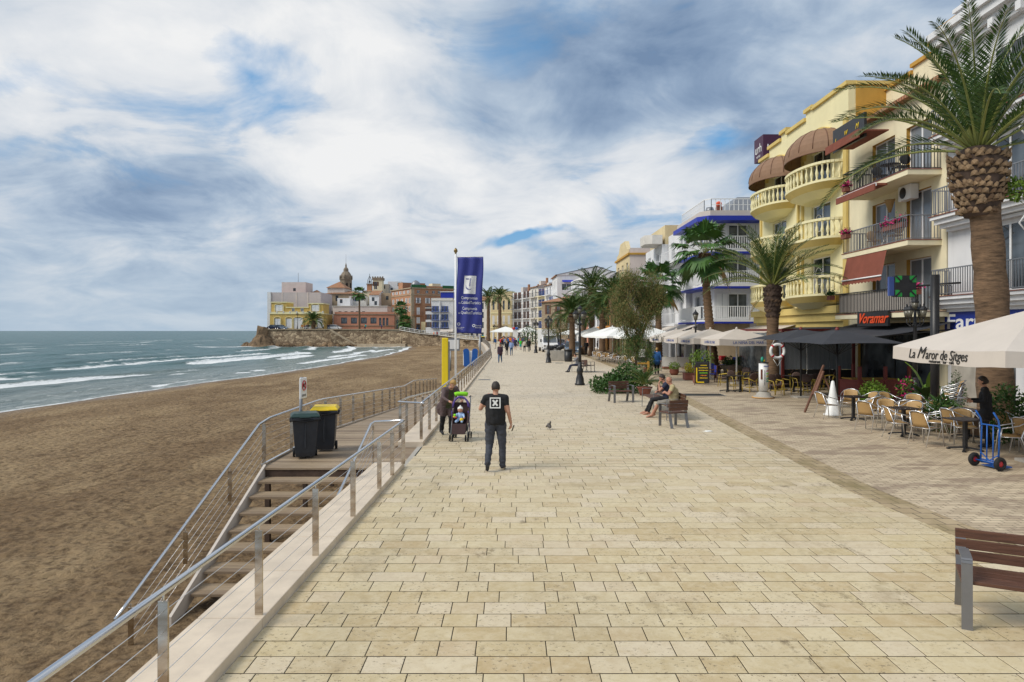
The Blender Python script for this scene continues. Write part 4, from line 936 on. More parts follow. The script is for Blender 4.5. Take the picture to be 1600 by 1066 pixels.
q = MB(); q.box(.3, 1.9, -.06, -.004, 0, 2.77, 'concrete'); q.build('stone_facing', b.r)
q = MB(); q.box(-.35, .35, -.04, 0, -.5, .5, 'ink'); q.box(-.29, .29, -.05, -.04, -.44, .44, 'bin_yellow'); q.lathe([(.16, 0), (.18, .02)], 'bin_green', 12, X=Matrix.Translation((0, -.06, 0)) @ Matrix.Rotation(R(90), 4, 'X')); q.build('tile_picture', b.r, (U(22.0), -.01, 6.0))
q = MB(); q.tube([(0, 0, 0), (0, 0, 1.6)], .04, 'grey_metal', 5); q.tube([(0, 0, 1.6), (0, 0, 1.95)], .07, 'white_paint', 6); tag(q.build('roof_antenna', loc=(17.6, 25.3, 15.2)), 'short antenna mast on the roof of the white pharmacy house', 'antenna')
# 4. white and blue apartment block juts out beyond the hotel
b = Bld('apartment_block', 'white apartment block with cobalt blue slab edges and slatted balconies', (16.0, 60.5), (16.0, 54), 8, 12.0, 'white_wall')
for z in (3.75, 6.5, 9.2):
    b.win(.62, z + .1, .85, 1.9, 'closed', 'R'); b.win(1.9, z + .1, 1.5, 1.9, 'plain', 'R'); b.win(3.25, z + .1, .95, 1.9, 'closed', 'R')
    for u in (1.7, 4.9): b.win(u, z + .1, 1.5, 1.9, 'plain')
b.win(3.6, .1, 1.6, 2.3, 'dark', 'R'); b.win(6.4, .1, 1.2, 2.3, 'dark', 'R'); b.grid([1.7, 4.8], [.1], 2.0, 2.5, 'dark')
b.done()
for f_, l_ in (('R', [(0, 2.78), (4.42, 5.78), (7.02, 8)]),):
    q = MB()
    for a_, c_ in l_: q.box(a_ + .01, c_, -.04, -.003, .0, 3.35, 'sandstone', b.X(f_))
    q.build('stone_facing', b.r)
for k, z in enumerate((3.65, 6.4, 9.1)):
    q = MB(); sh = [(-.3, -1.2), (7.0, -1.2), (7.6, -.6), (7.6, 8), (6.501, 8), (6.501, -.001), (-.3, -.001)]
    q.prism(sh, -.28, -.14, 'blue_paint'); q.prism([(a * 1.0, c_) for a, c_ in sh], -.139, 0, 'white_wall'); o = q.build('balcony', b.r, (0, 0, z))
    rl = MB(); pth = [(-.25, -1.15), (6.95, -1.15), (7.52, -.58), (7.52, 7.9)]
    for a, c_ in zip(pth, pth[1:]):
        rl.bar((*a, 1.05), (*c_, 1.05), .05, .05, 'white_paint'); rl.bar((*a, .08), (*c_, .08), .04, .04, 'white_paint'); l = math.dist(a, c_); n = int(l / .17)
        for j in range(n + 1): x = a[0] + (c_[0] - a[0]) * j / n; y = a[1] + (c_[1] - a[1]) * j / n; rl.box(x - .035, x + .035, y - .02, y + .02, .08, 1.05, 'white_paint')
    rl.build('balcony_railing', o)
q = MB(); q.prism([(-.5, -1.6), (7.3, -1.6), (8.1, -.9), (8.1, 8.1), (-.5, 8.1)], -.45, -.1, 'blue_paint'); q.prism([(-.3, -1.3), (7.1, -1.3), (7.8, -.7), (7.8, 8.1), (-.3, 8.1)], -.099, .35, 'cream_cloth'); q.build('roof_slab', b.r, (0, 0, 11.75))
rl = MB(); pth = [(-.1, -.9), (6.9, -.9), (7.4, -.5), (7.4, 8)]
for a, c_ in zip(pth, pth[1:]):
    rl.bar((*a, .95), (*c_, .95), .06, .06, 'white_paint'); rl.bar((*a, .5), (*c_, .5), .03, .03, 'white_paint'); l = math.dist(a, c_); n = max(1, int(l / .35))
    for j in range(n + 1): x = a[0] + (c_[0] - a[0]) * j / n; y = a[1] + (c_[1] - a[1]) * j / n; rl.box(x - .02, x + .02, y - .02, y + .02, 0, .95, 'white_paint')
rl.build('roof_railing', b.r, (0, 0, 12.11))
q = MB(); q.add([(1, 1, 12.1), (6.3, 1, 12.1), (6.3, 6, 12.1), (1, 6, 12.1), (2.2, 2.2, 13.6), (5.3, 2.2, 13.6), (5.3, 5, 13.6), (2.2, 5, 13.6)], [(0, 1, 5, 4), (1, 2, 6, 5), (2, 3, 7, 6), (3, 0, 4, 7), (4, 5, 6, 7)], 'grey_metal'); q.build('skylight', b.r)
q = MB(); q.tube([(0, 0, 0), (0, 0, 1.6)], .3, 'grey_metal', 10); q.tube([(0, 0, 1.6), (0, 0, 2.1)], [.45, .3], 'grey_metal', 10); q.build('chimney', b.r, (0.1, 1.5, 11.6))
q = MB(); q.box(-.3, .3, -.2, .2, 0, .3, 'terracotta'); q.ell((0, 0, .5), (.35, .25, .25), 'sign_red', 8, 5); q.build('flower_box', b.r, (7.0, 0.2, 12.2))
FAR[0] = True
# 5.. row beyond
def simple(name, label, Y0, Y1, X0, H, m, floors, bays, st='curtain', bal=None, z0=3.4, roof='flat', side='R', slab=None, D=10, corn=None, awn=None, rmat=None, group='houses along the right of the promenade'):
    b = Bld(name, label, (X0 if not isinstance(X0, tuple) else X0[0], Y1), (X0 if not isinstance(X0, tuple) else X0[1], Y0), D, H, m, group=group); fh = (H - z0) / floors
    for k in range(floors):
        for j in range(bays):
            u = b.W * (j + .5) / bays; b.win(u, z0 + k * fh + .1, min(1.3, b.W / bays * .5), fh * .68, st)
        if bal: pass
    b.grid([b.W * (j + .5) / bays for j in range(bays)], [.15], min(2.0, b.W / bays * .6), 2.3, 'dark'); b.done(roof=roof, cornice=corn, rmat=rmat)
    if bal:
        for k in range(floors): b.balcony(b.W / 2, z0 + k * fh, b.W * .86, .9, bal, slab or m)
    if awn: b.awning(b.W / 2, 3.2, b.W * .8, 1.6, .8, awn)
    return b
b = simple('row_house', 'narrow white house with a rubble end wall beyond the blue-edged block', 60.8, 67.6, 15.5, 12.1, 'white_wall', 3, 2, bal='white')
q = MB(); q.box(0, 3.2, -.05, -.003, 8.0, 12.2, 'rubble_small', b.X('R')); q.build('rubble_end_wall', b.r)
b = simple('row_house', 'tall white house with a yellow attic and rounded balcony', 67.8, 76, 14.9, 11.4, 'white_wall', 3, 2, bal='white', slab='white_wall')
q = MB(); q.box(1.0, b.W, .3, 6, 11.4, 13.3, 'pale_yellow'); q.prism([(b.W - 3.5, 0), (b.W - 3.5, -1.2), (b.W - 2.5, -1.7), (b.W - .3, -1.7), (b.W + .2, -1.0), (b.W + .2, 0)], 11.41, 12.3, 'old_white'); q.build('attic', b.r)
b = simple('row_house', 'pale house with a curved cream gable and stained end wall', 79, 89, 13.6, 11.6, 'pale_yellow', 3, 3, bal='dark', corn='ochre')
q = MB(); q.prism([(0, 0), (9, 0), (9, .5), (7.5, .7), (6.2, 1.8), (2.8, 1.8), (1.5, .7), (0, .5)], -.25, .25, 'pale_yellow'); o = q.build('gable', b.r, (0.5, .25, 11.8)); o.rotation_euler = (R(90), 0, 0)
q = MB(); q.box(.02, 10, -.04, -.003, 0, 12.4, 'pale_pink', b.X('R')); q.build('end_wall', b.r)
simple('row_house', 'low orange house behind the tamarisk tree', 89.3, 101, 13.4, 8.6, 'orange_wall', 2, 3, 'brown', 'dark', awn='cream_cloth')
simple('row_house', 'white house with long terraces behind the date palms', 101.3, 112, 13.4, 11.3, 'white_wall', 3, 3, bal='white')
simple('row_house', 'pink plastered house beside the old stone house', 112.3, 122, (13.0, 13.3), 8.4, 'salmon', 2, 3, 'brown')
b = simple('row_house', 'white five-storey house with a blue attic awning', 122.3, 136, (11.8, 12.9), 12.6, 'white_wall', 4, 4, bal='white')
b = Bld('stone_house', 'old rubble stone house with shuttered openings and a tiled roof', (6.2, 142), (14.5, 131), 9, 8.7, 'rubble_small', group='houses along the right of the promenade')
for z, st in ((.2, 'dark'), (3.4, 'brown'), (6.2, 'brown')):
    for u in (2, 5.2, 8.6, 11.6): b.win(u, z, .9, 1.9 if z > 1 else 2.2, 'brown' if z > 1 else 'dark')
b.done(roof='hip', rmat=1.5); b.balcony(5.2, 6.1, 2.0, .6, 'dark'); b.balcony(8.6, 3.3, 4.5, .6, 'dark'); b.band(0, 2.9, .03, 'pale_yellow', 0, 13.7, 'ground_floor_render') if False else None
# white row that closes the view, bending left
b0 = Bld('row_house', 'tall white gabled house with a tiled roof and blank end wall above the stone house', (9.2, 156), (9.6, 145), 14, 14.8, 'white_wall', group='white terrace at the far end of the promenade')
for z in (3.6, 6.6, 9.4, 12.0): b0.grid([2, 5, 8.4], [z], 1.1, 1.7, 'plain')
b0.win(2.0, 11.4, 2.0, 1.4, 'plain', 'R'); b0.done(roof='front', rmat=1.8)
for z in (3.5, 6.5, 9.3): b0.balcony(5.5, z, 9.5, .8, 'blue')
q = MB(); q.add([(1, -.05, 13.6), (3.4, -.05, 13.6), (3.4, -1, 13.1), (1, -1, 13.1)], [(0, 1, 2, 3)], 'blue_paint', False, b0.X('R')); q.build('awning', b0.r)
segs = [(7.9, 162, 9.2, 156.2, 13.6, 'white_wall', 'plain', 'blue', 'white house with stacked blue-railed balconies'), (6.3, 167, 7.9, 162.1, 13.0, 'cream_wall', 'blue', 'dark', 'cream house with blue doors in the far terrace'),
        (4.6, 172.5, 6.3, 167.1, 13.8, 'old_white', 'plain', 'dark', 'old white house with deep balconies in the far terrace'), (2.7, 178.5, 4.6, 172.6, 12.6, 'white_wall', 'brown', 'dark', 'white house with brown shutters in the far terrace'),
        (0.2, 184.5, 2.7, 178.6, 13.0, 'white_wall', 'brown', 'dark', 'farthest white house with brown shutters beside the yellow mansion')]
for (xa, ya, xb, yb, H, m, st, bl, lab) in segs:
    b = Bld('row_house', lab, (xa, ya), (xb, yb), 10, H, m, group='white terrace at the far end of the promenade')
    for k in range(4):
        b.grid([b.W * .3, b.W * .72], [3.4 + k * 2.6], .95, 1.75, st)
    b.grid([b.W * .3, b.W * .72], [.1], 1.3, 2.2, 'dark'); b.done(roof='flat' if H < 13.1 else 'front', rmat=1.4)
    for k in range(4): b.balcony(b.W / 2, 3.35 + k * 2.6, b.W * .84, .8, bl)
    q = MB(); rr2 = random.Random(int(xa * 10)); 
    q.box(1, 2.4, 2, 4, H - .3, H + 1.5, 'old_white'); q.box(3.2, 3.7, 3, 3.5, H - .3, H + 2.2, 'brick_wall'); q.build('chimney', b.r)
# yellow mansion facing down the promenade
b = Bld('mansion', 'yellow mansion with a cornice and green shutters closing the street', (-6.0, 190.5), (-.1, 188.5), 14, 13.4, 'pale_yellow', cat='building')
for z, h in ((.3, 2.6), (4.6, 2.4), (8.6, 2.6)): b.grid([.9, 2.3, 3.9, 5.4], [z], .62, h, 'closed' if z < 8 else 'plain')
b.done(cornice='yellow_wall'); b.band(7.6, .3, .12, 'yellow_wall'); b.band(3.5, .3, .15, 'yellow_wall'); b.balcony(3.1, 4.2, 3.6, .8, 'dark', 'old_stone')
q = MB(); q.box(1.5, 4.6, -.05, .4, 13.62, 14.3, 'pale_yellow'); q.build('parapet', b.r)
b = Bld('town_house', 'grey-white house half hidden behind the palms left of the yellow mansion', (-13.0, 206), (-6.3, 203), 12, 12.0, 'old_white', group='houses at the far end of the beach')
b.grid([1, 2.8, 4.6, 6.4], [.5, 3.6, 6.6, 9.3], .8, 1.8, 'dark'); b.done(roof='front')

# ---------------- the old town on the headland
def bp(name, label, x0, x1, yt, Y, D, m, z0=HZ, skew=0.0, **k):
    A = (gx(x0, Y), Y); B = (gx(x1, Y), Y + skew); return Bld(name, label, A, B, D, gz(yt, Y) - z0, m, z0, group='old town buildings on the headland', **k)
def us(b, x0px, xs, Y): return [gx(x, Y) - b.A.x for x in xs]
Y = 208
b = bp('mansion', 'two-storey golden yellow mansion with white window surrounds on the headland', 421.5, 505.5, 491, Y, 10, 'gold_wall')
gu = us(b, 0, [433.5, 451.5, 466, 499.5], Y); b.grid(gu[:2] + gu[3:], [.4], 1.7, 3.0, 'closed'); b.win(gu[2], .3, 2.6, 3.3, 'closed'); b.done(cornice='yellow_wall')
for u, w in [(g_, 1.7) for g_ in gu[:2] + gu[3:]] + [(gu[2], 2.6)]:
    q = MB(); n = 10; pts = [(u - w / 2 - .2, -.06, .3)] + [(u - (w / 2 + .2) * math.cos(PI * k / n), -.06, 3.4 + .55 * math.sin(PI * k / n)) for k in range(n + 1)] + [(u + w / 2 + .2, -.06, .3)]
    for a, c_ in zip(pts, pts[1:]): q.bar(a, c_, .12, .36, 'yellow_wall', up=(0, 1, 0))
    q.build('window_surround', b.r)
q = MB(); zt = b.H
for (xa, xb, yt, y2) in ((421.7, 445.5, 473, 0), (480, 503, 475, 0), (445.7, 479.8, 481, 0)):
    ua, ub = gx(xa, Y) - b.A.x, gx(xb, Y) - b.A.x; h = gz(yt, Y) - HZ; q.box(ua, ub, 1.2, 8, zt + .23, h, 'gold_wall'); q.box(ua - .2, ub + .2, 1.0, 8.1, h, h + .3, 'yellow_wall')
q.build('upper_storey', b.r)
for x in (434, 491): 
    u = gx(x, Y) - b.A.x; a_, b_, c_ = win_mesh(2.2, 1.9, 'closed'); o = put('window', a_, b.r, (u, 1.15, zt + .9)); put('pane', b_, o); put('shutter', c_, o)
    q = MB(); pts = [(u - 1.35, 1.1, zt + .8)] + [(u - 1.35 * math.cos(PI * k / 8), 1.1, zt + 2.6 + .6 * math.sin(PI * k / 8)) for k in range(9)] + [(u + 1.35, 1.1, zt + .8)]
    for a, c_ in zip(pts, pts[1:]): q.bar(a, c_, .14, .34, 'yellow_wall', up=(0, 1, 0))
    q.build('window_surround', b.r)
for x in (456, 470):
    u = gx(x, Y) - b.A.x; a_, b_, c_ = win_mesh(.9, 1.0, 'plain'); o = put('window', a_, b.r, (u, 1.14, zt + .8)); put('pane', b_, o)
q = MB(); q.box(-.1, b.W + .1, -.1, .1, zt + .23, zt + .7, 'yellow_wall')
for k in range(9): q.box(k * 2 - .05, k * 2 + .35, -.16, .16, zt + .23, zt + .95, 'old_white')
q.build('roof_balustrade', b.r)
b = bp('warehouse', 'large blank lilac-grey building behind the yellow mansion', 418.5, 501, 457, 220, 14, 'lilac_grey'); b.done(roof='flat')
q = MB(); 
for x in (441, 463, 481): u = gx(x, 220) - b.A.x; q.box(u - .12, u + .12, -.08, -.003, 6, b.H, 'pale_pink')
q.build('wall_ribs', b.r)
q = MB(); zt = b.H; q.box(-.1, 1, -.3, 10, -.0, zt + .1, 'white_wall'); q.build('white_corner', b.r)
b = bp('roof_block', 'pale pink stepped block on top of the old town', 440, 477.5, 441, 226, 8, 'pale_pink'); b.win(gx(460, 226) - b.A.x, gz(455, 226) - HZ, .9, 1.0, 'dark'); b.done()
q = MB(); q.box(-0.01, gx(449, 226) - b.A.x, -.02, 8, 8, gz(447, 226) - HZ, 'pale_pink') if False else None
b = bp('side_house', 'narrow house with a brown tiled roof beside the lilac block', 478, 499, 462, 228, 10, 'pale_pink'); b.done(roof='hip', rmat=2.2)
q = MB(); q.tube([(gx(460, 226), 230, 16), (gx(460, 226), 230, gz(425, 226))], .08, 'grey_metal', 5); tag(q.build('antenna_mast'), 'thin mast above the pale pink block', 'antenna')
# church
b = bp('church', 'old parish church with a tiled apse roof and plastered side wall', 504, 572, 459, 238, 20, 'sandstone'); b.win(gx(512, 238) - b.A.x, 4, 1, 2, 'dark'); b.win(gx(514, 238) - b.A.x, .5, 1.4, 2, 'dark'); b.win(5, 10, 1, 2, 'dark'); b.done(roof='hip', rmat=1.5)
q = MB(); x0, x1 = gx(511, 243) - b.A.x, gx(541, 243) - b.A.x; zb = gz(450, 243) - HZ; xm = (x0 + x1) / 2
q.box(x0 + .4, x1 - .4, 4, 14, b.H - .2, zb, 'old_white'); q.add([(x0, 3.5, zb), (x1, 3.5, zb), (x1, 14.5, zb), (x0, 14.5, zb), (xm, 9, gz(439, 243) - HZ)], [(0, 1, 4), (1, 2, 4), (2, 3, 4), (3, 0, 4), (0, 3, 2, 1)], 'roof_tile'); q.build('apse_roof', b.r)
t = thing('bell_tower', 'octagonal stone church bell tower with a domed lantern top', 'tower', (gx(540.5, 262), 262, gz(455, 262)))
k_ = 262 / F; q = MB(); prof = [(9.4, -16), (9.4, 17.5), (10.4, 17.6), (10.4, 19), (9.0, 19.1), (8.8, 24), (7.2, 27), (5.2, 29.8), (4.0, 30.5), (3.9, 34), (2.8, 36), (1.3, 37.5), (1.3, 40), (.3, 44)]
q.lathe([(r_ * k_, z * k_) for r_, z in prof], 'old_stone', 8)
for p in range(len(q.sm)): q.sm[p] = False
q.build('tower', t)
for k in range(8):
    an = PI / 8 + k * PI / 4; q = MB(); w = 1.5 * k_; q.box(-w, w, -.06, .1, 3.5 * k_, 11 * k_, 'dark_inside'); q.lathe([(w, -.06), (w, .1)], 'dark_inside', 12, X=Matrix.Translation((0, 0, 11 * k_)) @ Matrix.Rotation(R(90), 4, 'X')); rr_ = 9.4 * k_ * math.cos(PI / 8)
    q.build('belfry_opening', t, (rr_ * math.cos(an), rr_ * math.sin(an), 0), an + PI / 2)
    q = MB(); q.lathe([(.35 * k_ * 2, 0), (.8 * k_, 1.6 * k_ * 2), (.2 * k_, 3 * k_ * 2)], 'old_stone', 6); q.build('pinnacle', t, (9.6 * k_ * math.cos(k * PI / 4), 9.6 * k_ * math.sin(k * PI / 4), 19 * k_))
q = MB(); q.tube([(0, 0, 43 * k_), (0, 0, 58 * k_)], .05, 'grey_metal', 4); q.build('lightning_rod', t)
t = thing('iron_belfry', 'small brick turret with an open iron bell cage', 'tower', (gx(577.5, 240), 240, gz(452, 240)))
q = MB(); q.box(-.8, .8, -.8, .8, -4, 1.6, 'brick_wall'); q.box(-1, 1, -1, 1, 1.6, 1.9, 'old_stone'); q.build('turret', t)
q = MB()
for a in range(6): q.tube([(.7 * math.cos(a), .7 * math.sin(a), 1.9), (.7 * math.cos(a), .7 * math.sin(a), 3.2), (.3 * math.cos(a), .3 * math.sin(a), 4.2), (0, 0, 4.6)], .06, 'black_metal', 5)
q.tube([(0, 0, 4.5), (0, 0, 5.4)], .08, 'black_metal', 5); q.lathe([(.35, 2.3), (.3, 2.8), (.1, 3.0)], 'black_metal', 8); q.build('bell_cage', t)
b = bp('watch_tower', 'square cream tower with a brown battlemented top', 582.5, 597, 436, 246, 3.3, 'sandstone'); b.m = 'cream_wall'; b.win(1.0, gz(442.5, 246) - HZ - 1, 1.1, 1.5, 'brown'); b.win(1.0, gz(448, 246) - HZ - 1, 1.1, 1.5, 'plain'); b.done()
q = MB(); q.box(-.25, b.W + .25, -.25, b.D + .25, b.H - .4, b.H + .5, 'old_stone'); 
for k in range(5): q.box(-.25 + k * .9, .2 + k * .9, -.25, .1, b.H + .501, b.H + .9, 'old_stone')
q.build('battlements', b.r)
hs = [('town_house', 'white house above the pink terrace with small dark window', 527, 547, 466, 226, 'white_wall', 'flat', [(533, 470)]), ('town_house', 'white house with blue window beside the tall thin palm', 545, 572, 463, 230, 'old_white', 'flat', [(551, 466), (558, 467), (566, 466)]),
      ('town_house', 'pale yellow gabled house on the old town slope', 568, 580, 455, 234, 'cream_wall', 'hip', []), ('town_house', 'small white house with a red tiled roof', 577, 592, 460, 228, 'white_wall', 'front', [(583, 467), (587, 473)]),
      ('town_house', 'old tan stone house below the square tower', 592, 611, 458, 232, 'sandstone', 'flat', [(605, 465), (608, 480)]), ('town_house', 'grey concrete block behind the square tower', 593, 607, 444, 252, 'concrete', 'flat', [(600, 448)]),
      ('town_house', 'tall white block left of the brick palace', 606, 627, 440, 255, 'white_wall', 'flat', [(623, 444), (612, 452)]), ('town_house', 'narrow pale house beside the church wall', 519, 528, 478, 224, 'old_white', 'flat', [(520, 488), (520, 500), (524, 495)])]
for (n_, lab, x0, x1, yt, Y, m, rf, ws) in hs:
    b = bp(n_, lab, x0, x1, yt, Y, 10, m)
    for (wx, wy) in ws: b.win(gx(wx, Y) - b.A.x, gz(wy, Y) - HZ - .8, .9, 1.3, 'dark' if wx % 2 else 'blue' if wx == 558 else 'dark')
    b.done(roof=rf)
b = bp('terrace_building', 'long pale pink upper storey with a row of small windows', 520, 605, 479, 218, 8, 'pale_pink'); b.grid(us(b, 0, [531, 540.5, 550, 558, 568], 218), [gz(489, 218) - HZ - .7], .95, 1.2, 'dark'); b.done(cornice='old_white')
b = bp('waterfront_pavilion', 'long salmon pink single-storey building with large dark windows', 521.5, 616, 492, 212, 6, 'salmon')
b.grid(us(b, 0, [537.5, 553, 568.5, 583.5], 212), [1.9], 1.9, 1.9, 'dark'); b.grid(us(b, 0, [594, 599.5, 605], 212), [1.3], .7, 2.4, 'dark'); b.done(cornice='old_stone')
b.band(1.1, .25, .15, 'old_stone'); q = MB(); q.box(.2, b.W - .2, 0.2, .3, b.H + .22, b.H + .9, 'salmon'); q.build('parapet', b.r)
b = bp('annex', 'sandstone end pavilion with a tall doorway beside the fan palms', 615.8, 626, 491, 213, 6, 'sandstone'); b.win(1.0, .2, .6, 3, 'dark'); b.done()
# brick palace: corner building, front face + receding left face
Y = 216
C_ = (gx(643, 216), 216.0); th_ = R(30)
def up_(px): k_ = (px - 800) / F; return (k_ * 216 - C_[0]) / (math.cos(th_) - k_ * math.sin(th_))
b = Bld('brick_palace', 'four-storey brick palace with stone quoins and cornice', C_, (C_[0] + math.cos(th_) * up_(709), 216 + math.sin(th_) * up_(709)), 18.5, gz(449, Y) - HZ, 'brick_wall', HZ, group='old town buildings on the headland')
def wz(py, px=660): return EYE - (py - 517) / F * (216 + up_(px) * math.sin(th_)) - HZ
b.grid([up_(x) for x in (653.5, 667, 677.5, 686, 699)], [wz(458.5)], .95, .95, 'plain'); b.grid([up_(x) for x in (653.5, 668, 677, 690, 701)], [wz(474)], .8, 1.7, 'shut'); b.win(up_(653.5), wz(492), 1.1, 2.3, 'closed'); b.win(up_(653.5), wz(505.5), 1.2, 2.0, 'closed'); b.win(up_(653.5), .05, 1.4, 1.7, 'dark')
b.grid([2, 5.2, 8.6, 12, 15.6], [wz(458.5)], .9, 1.0, 'shut', 'L'); b.grid([2, 6, 10, 14, 17], [wz(474), wz(487)], .85, 1.7, 'shut', 'L'); b.done()
for f, L_ in (('F', b.W), ('L', b.D)):
    b.band(b.H - .35, .3, .35, 'sandstone', f=f); b.band(gz(461, Y) - HZ, .25, .15, 'sandstone', f=f)
q = MB(); q.box(-.06, .9, -.06, -.003, 0, b.H - .4, 'sandstone'); q.box(-.06, 1.2, -.04, -.004, 0, 4.4, 'sandstone'); q.box(b.D - .9, b.D + .06, -.06, -.003, 0, b.H - .4, 'sandstone', b.X('L')); q.build('quoins', b.r)
q = MB(); q.box(.0, 5, -.1, .1, b.H, b.H + .9, 'green_mesh'); q.box(b.W - 4, b.W, -.1, .1, b.H, b.H + .9, 'green_mesh'); q.box(5, b.W - 4, -.05, .1, b.H, b.H + .6, 'brick_wall'); q.box(.1, 8, 8, 12, b.H - .3, b.H + 2, 'brick_wall'); q.lathe([(2.0, b.H), (1.2, b.H + 2), (.2, b.H + 2.6)], 'grey_metal', 10, (3, 4, 0)); q.box(b.W - 5, b.W - 2, 6, 9, b.H - .3, b.H + 1.9, 'cream_wall'); q.build('roof_terrace', b.r)
b.balcony(up_(653.5), wz(474.6), 1.9, .7, 'dark'); b.balcony(up_(652.5), wz(492.5), 3.4, .8, 'dark')
b = bp('corner_house', 'small pale yellow house beside the blue-balconied hotel', 658, 664.5, 503, 206, 5, 'pale_yellow', z0=1.4); b.win(.6, .3, .5, 1.2, 'dark'); b.done()
for (x0, x1, yt, lab, uu) in ((665, 674, 482, 'narrow white side wing of the blue-balconied hotel', [669.5]), (674, 708, 470, 'white four-storey seaside hotel with blue balconies and roof awning', [680.5, 695])):
    b = bp('beach_hotel', lab, x0, x1, yt, 203, 9, 'white_wall', z0=.9)
    for zy in (486.5, 499.5, 511.5): b.grid([u_ + k_ for u_ in us(b, 0, uu, 203) for k_ in ((-.5, .5) if x0 > 670 else (0,))], [gz(zy, 203) - .9], .5 if x0 > 670 else .9, 1.55, 'blue' if x0 > 670 else 'brown')
    b.done(cornice='old_white')
    if x0 > 670:
        for zy in (487, 500, 512):
            for u in us(b, 0, uu, 203): b.balcony(u, gz(zy, 203) - .9, 2.3, .8, 'dark', 'dusk_blue', .6)
        q = MB(); q.box(gx(688, 203) - b.A.x, b.W, 1, 5, b.H + .9, b.H + 2.6, 'blue_paint'); q.box(gx(688, 203) - b.A.x - .2, b.W + .2, .8, 5.2, b.H + 2.6, b.H + 2.8, 'white_paint'); q.box(.1, b.W - .1, .1, .2, b.H + .2, b.H + .8, 'old_white'); q.build('roof_awning', b.r)
        q = MB(); q.box(gx(686, 203) - b.A.x, gx(688, 203) - b.A.x, -.4, -.003, 0, b.H - .2, 'white_wall'); q.build('pilaster', b.r); b.awning(b.W * .72, 2.6, 3.8, 2.0, .9, 'cream_cloth')
# gap filler houses seen left of the mansion
b = bp('town_house', 'shaded grey house behind the banner pole', 709, 752, 492, 222, 8, 'old_white', z0=.5); b.grid([1, 3, 5, 7], [.5, 3], .9, 1.6, 'dark'); b.done(roof='front')
# ================================================================ PALMS, TREES, PLANTS
def frond(mb, base, az, el0, L_, droop, n, ll, w, m='palm_leaf', rr=None, twist=0.0, vee=.35, rib='palm_rib', rw=.03):
    p = Vector(base); pts = [p.copy()]; tang = []; K = 14
    for k in range(K):
        tt = (k + .5) / K; el = el0 - droop * tt ** 1.5; dv = Vector((math.cos(az) * math.cos(el), math.sin(az) * math.cos(el), math.sin(el))); p = p + dv * L_ / K; pts.append(p.copy()); tang.append(dv)
    mb.tube(pts, [rw * (1 - .85 * k / K) for k in range(K + 1)], rib, 4, caps=False)
    for i in range(n):
        tt = .14 + .86 * (i + .5) / n; f = tt * K; k = min(K - 1, int(f)); c = pts[k].lerp(pts[k + 1], f - k); T = tang[k]
        side0 = T.cross(Vector((0, 0, 1))).normalized(); up = side0.cross(T).normalized()
        lz = ll * min(1, .35 + 2.2 * (tt - .1)) * (1 - .62 * max(0, tt - .45) / .55)
        for sg in (-1, 1):
            a = R(38 + 16 * (1 - tt)) + rr.uniform(-.12, .12)
            dv = (side0 * sg * math.sin(a) + T * math.cos(a) + up * (vee + rr.uniform(-.15, .15) + twist * sg)).normalized()
            e = c + dv * lz * rr.uniform(.85, 1.08) + Vector((0, 0, -lz * .12)); mid = c.lerp(e, .45) + up * .02
            q = T * w * .5
            mb.add([c, mid - q, e, mid + q], [(0, 1, 2, 3)], m)
def trunk(mb, pts, rads, m, n=16, rough=.0, rings=0):
    mb.tube(pts, rads, m, n)
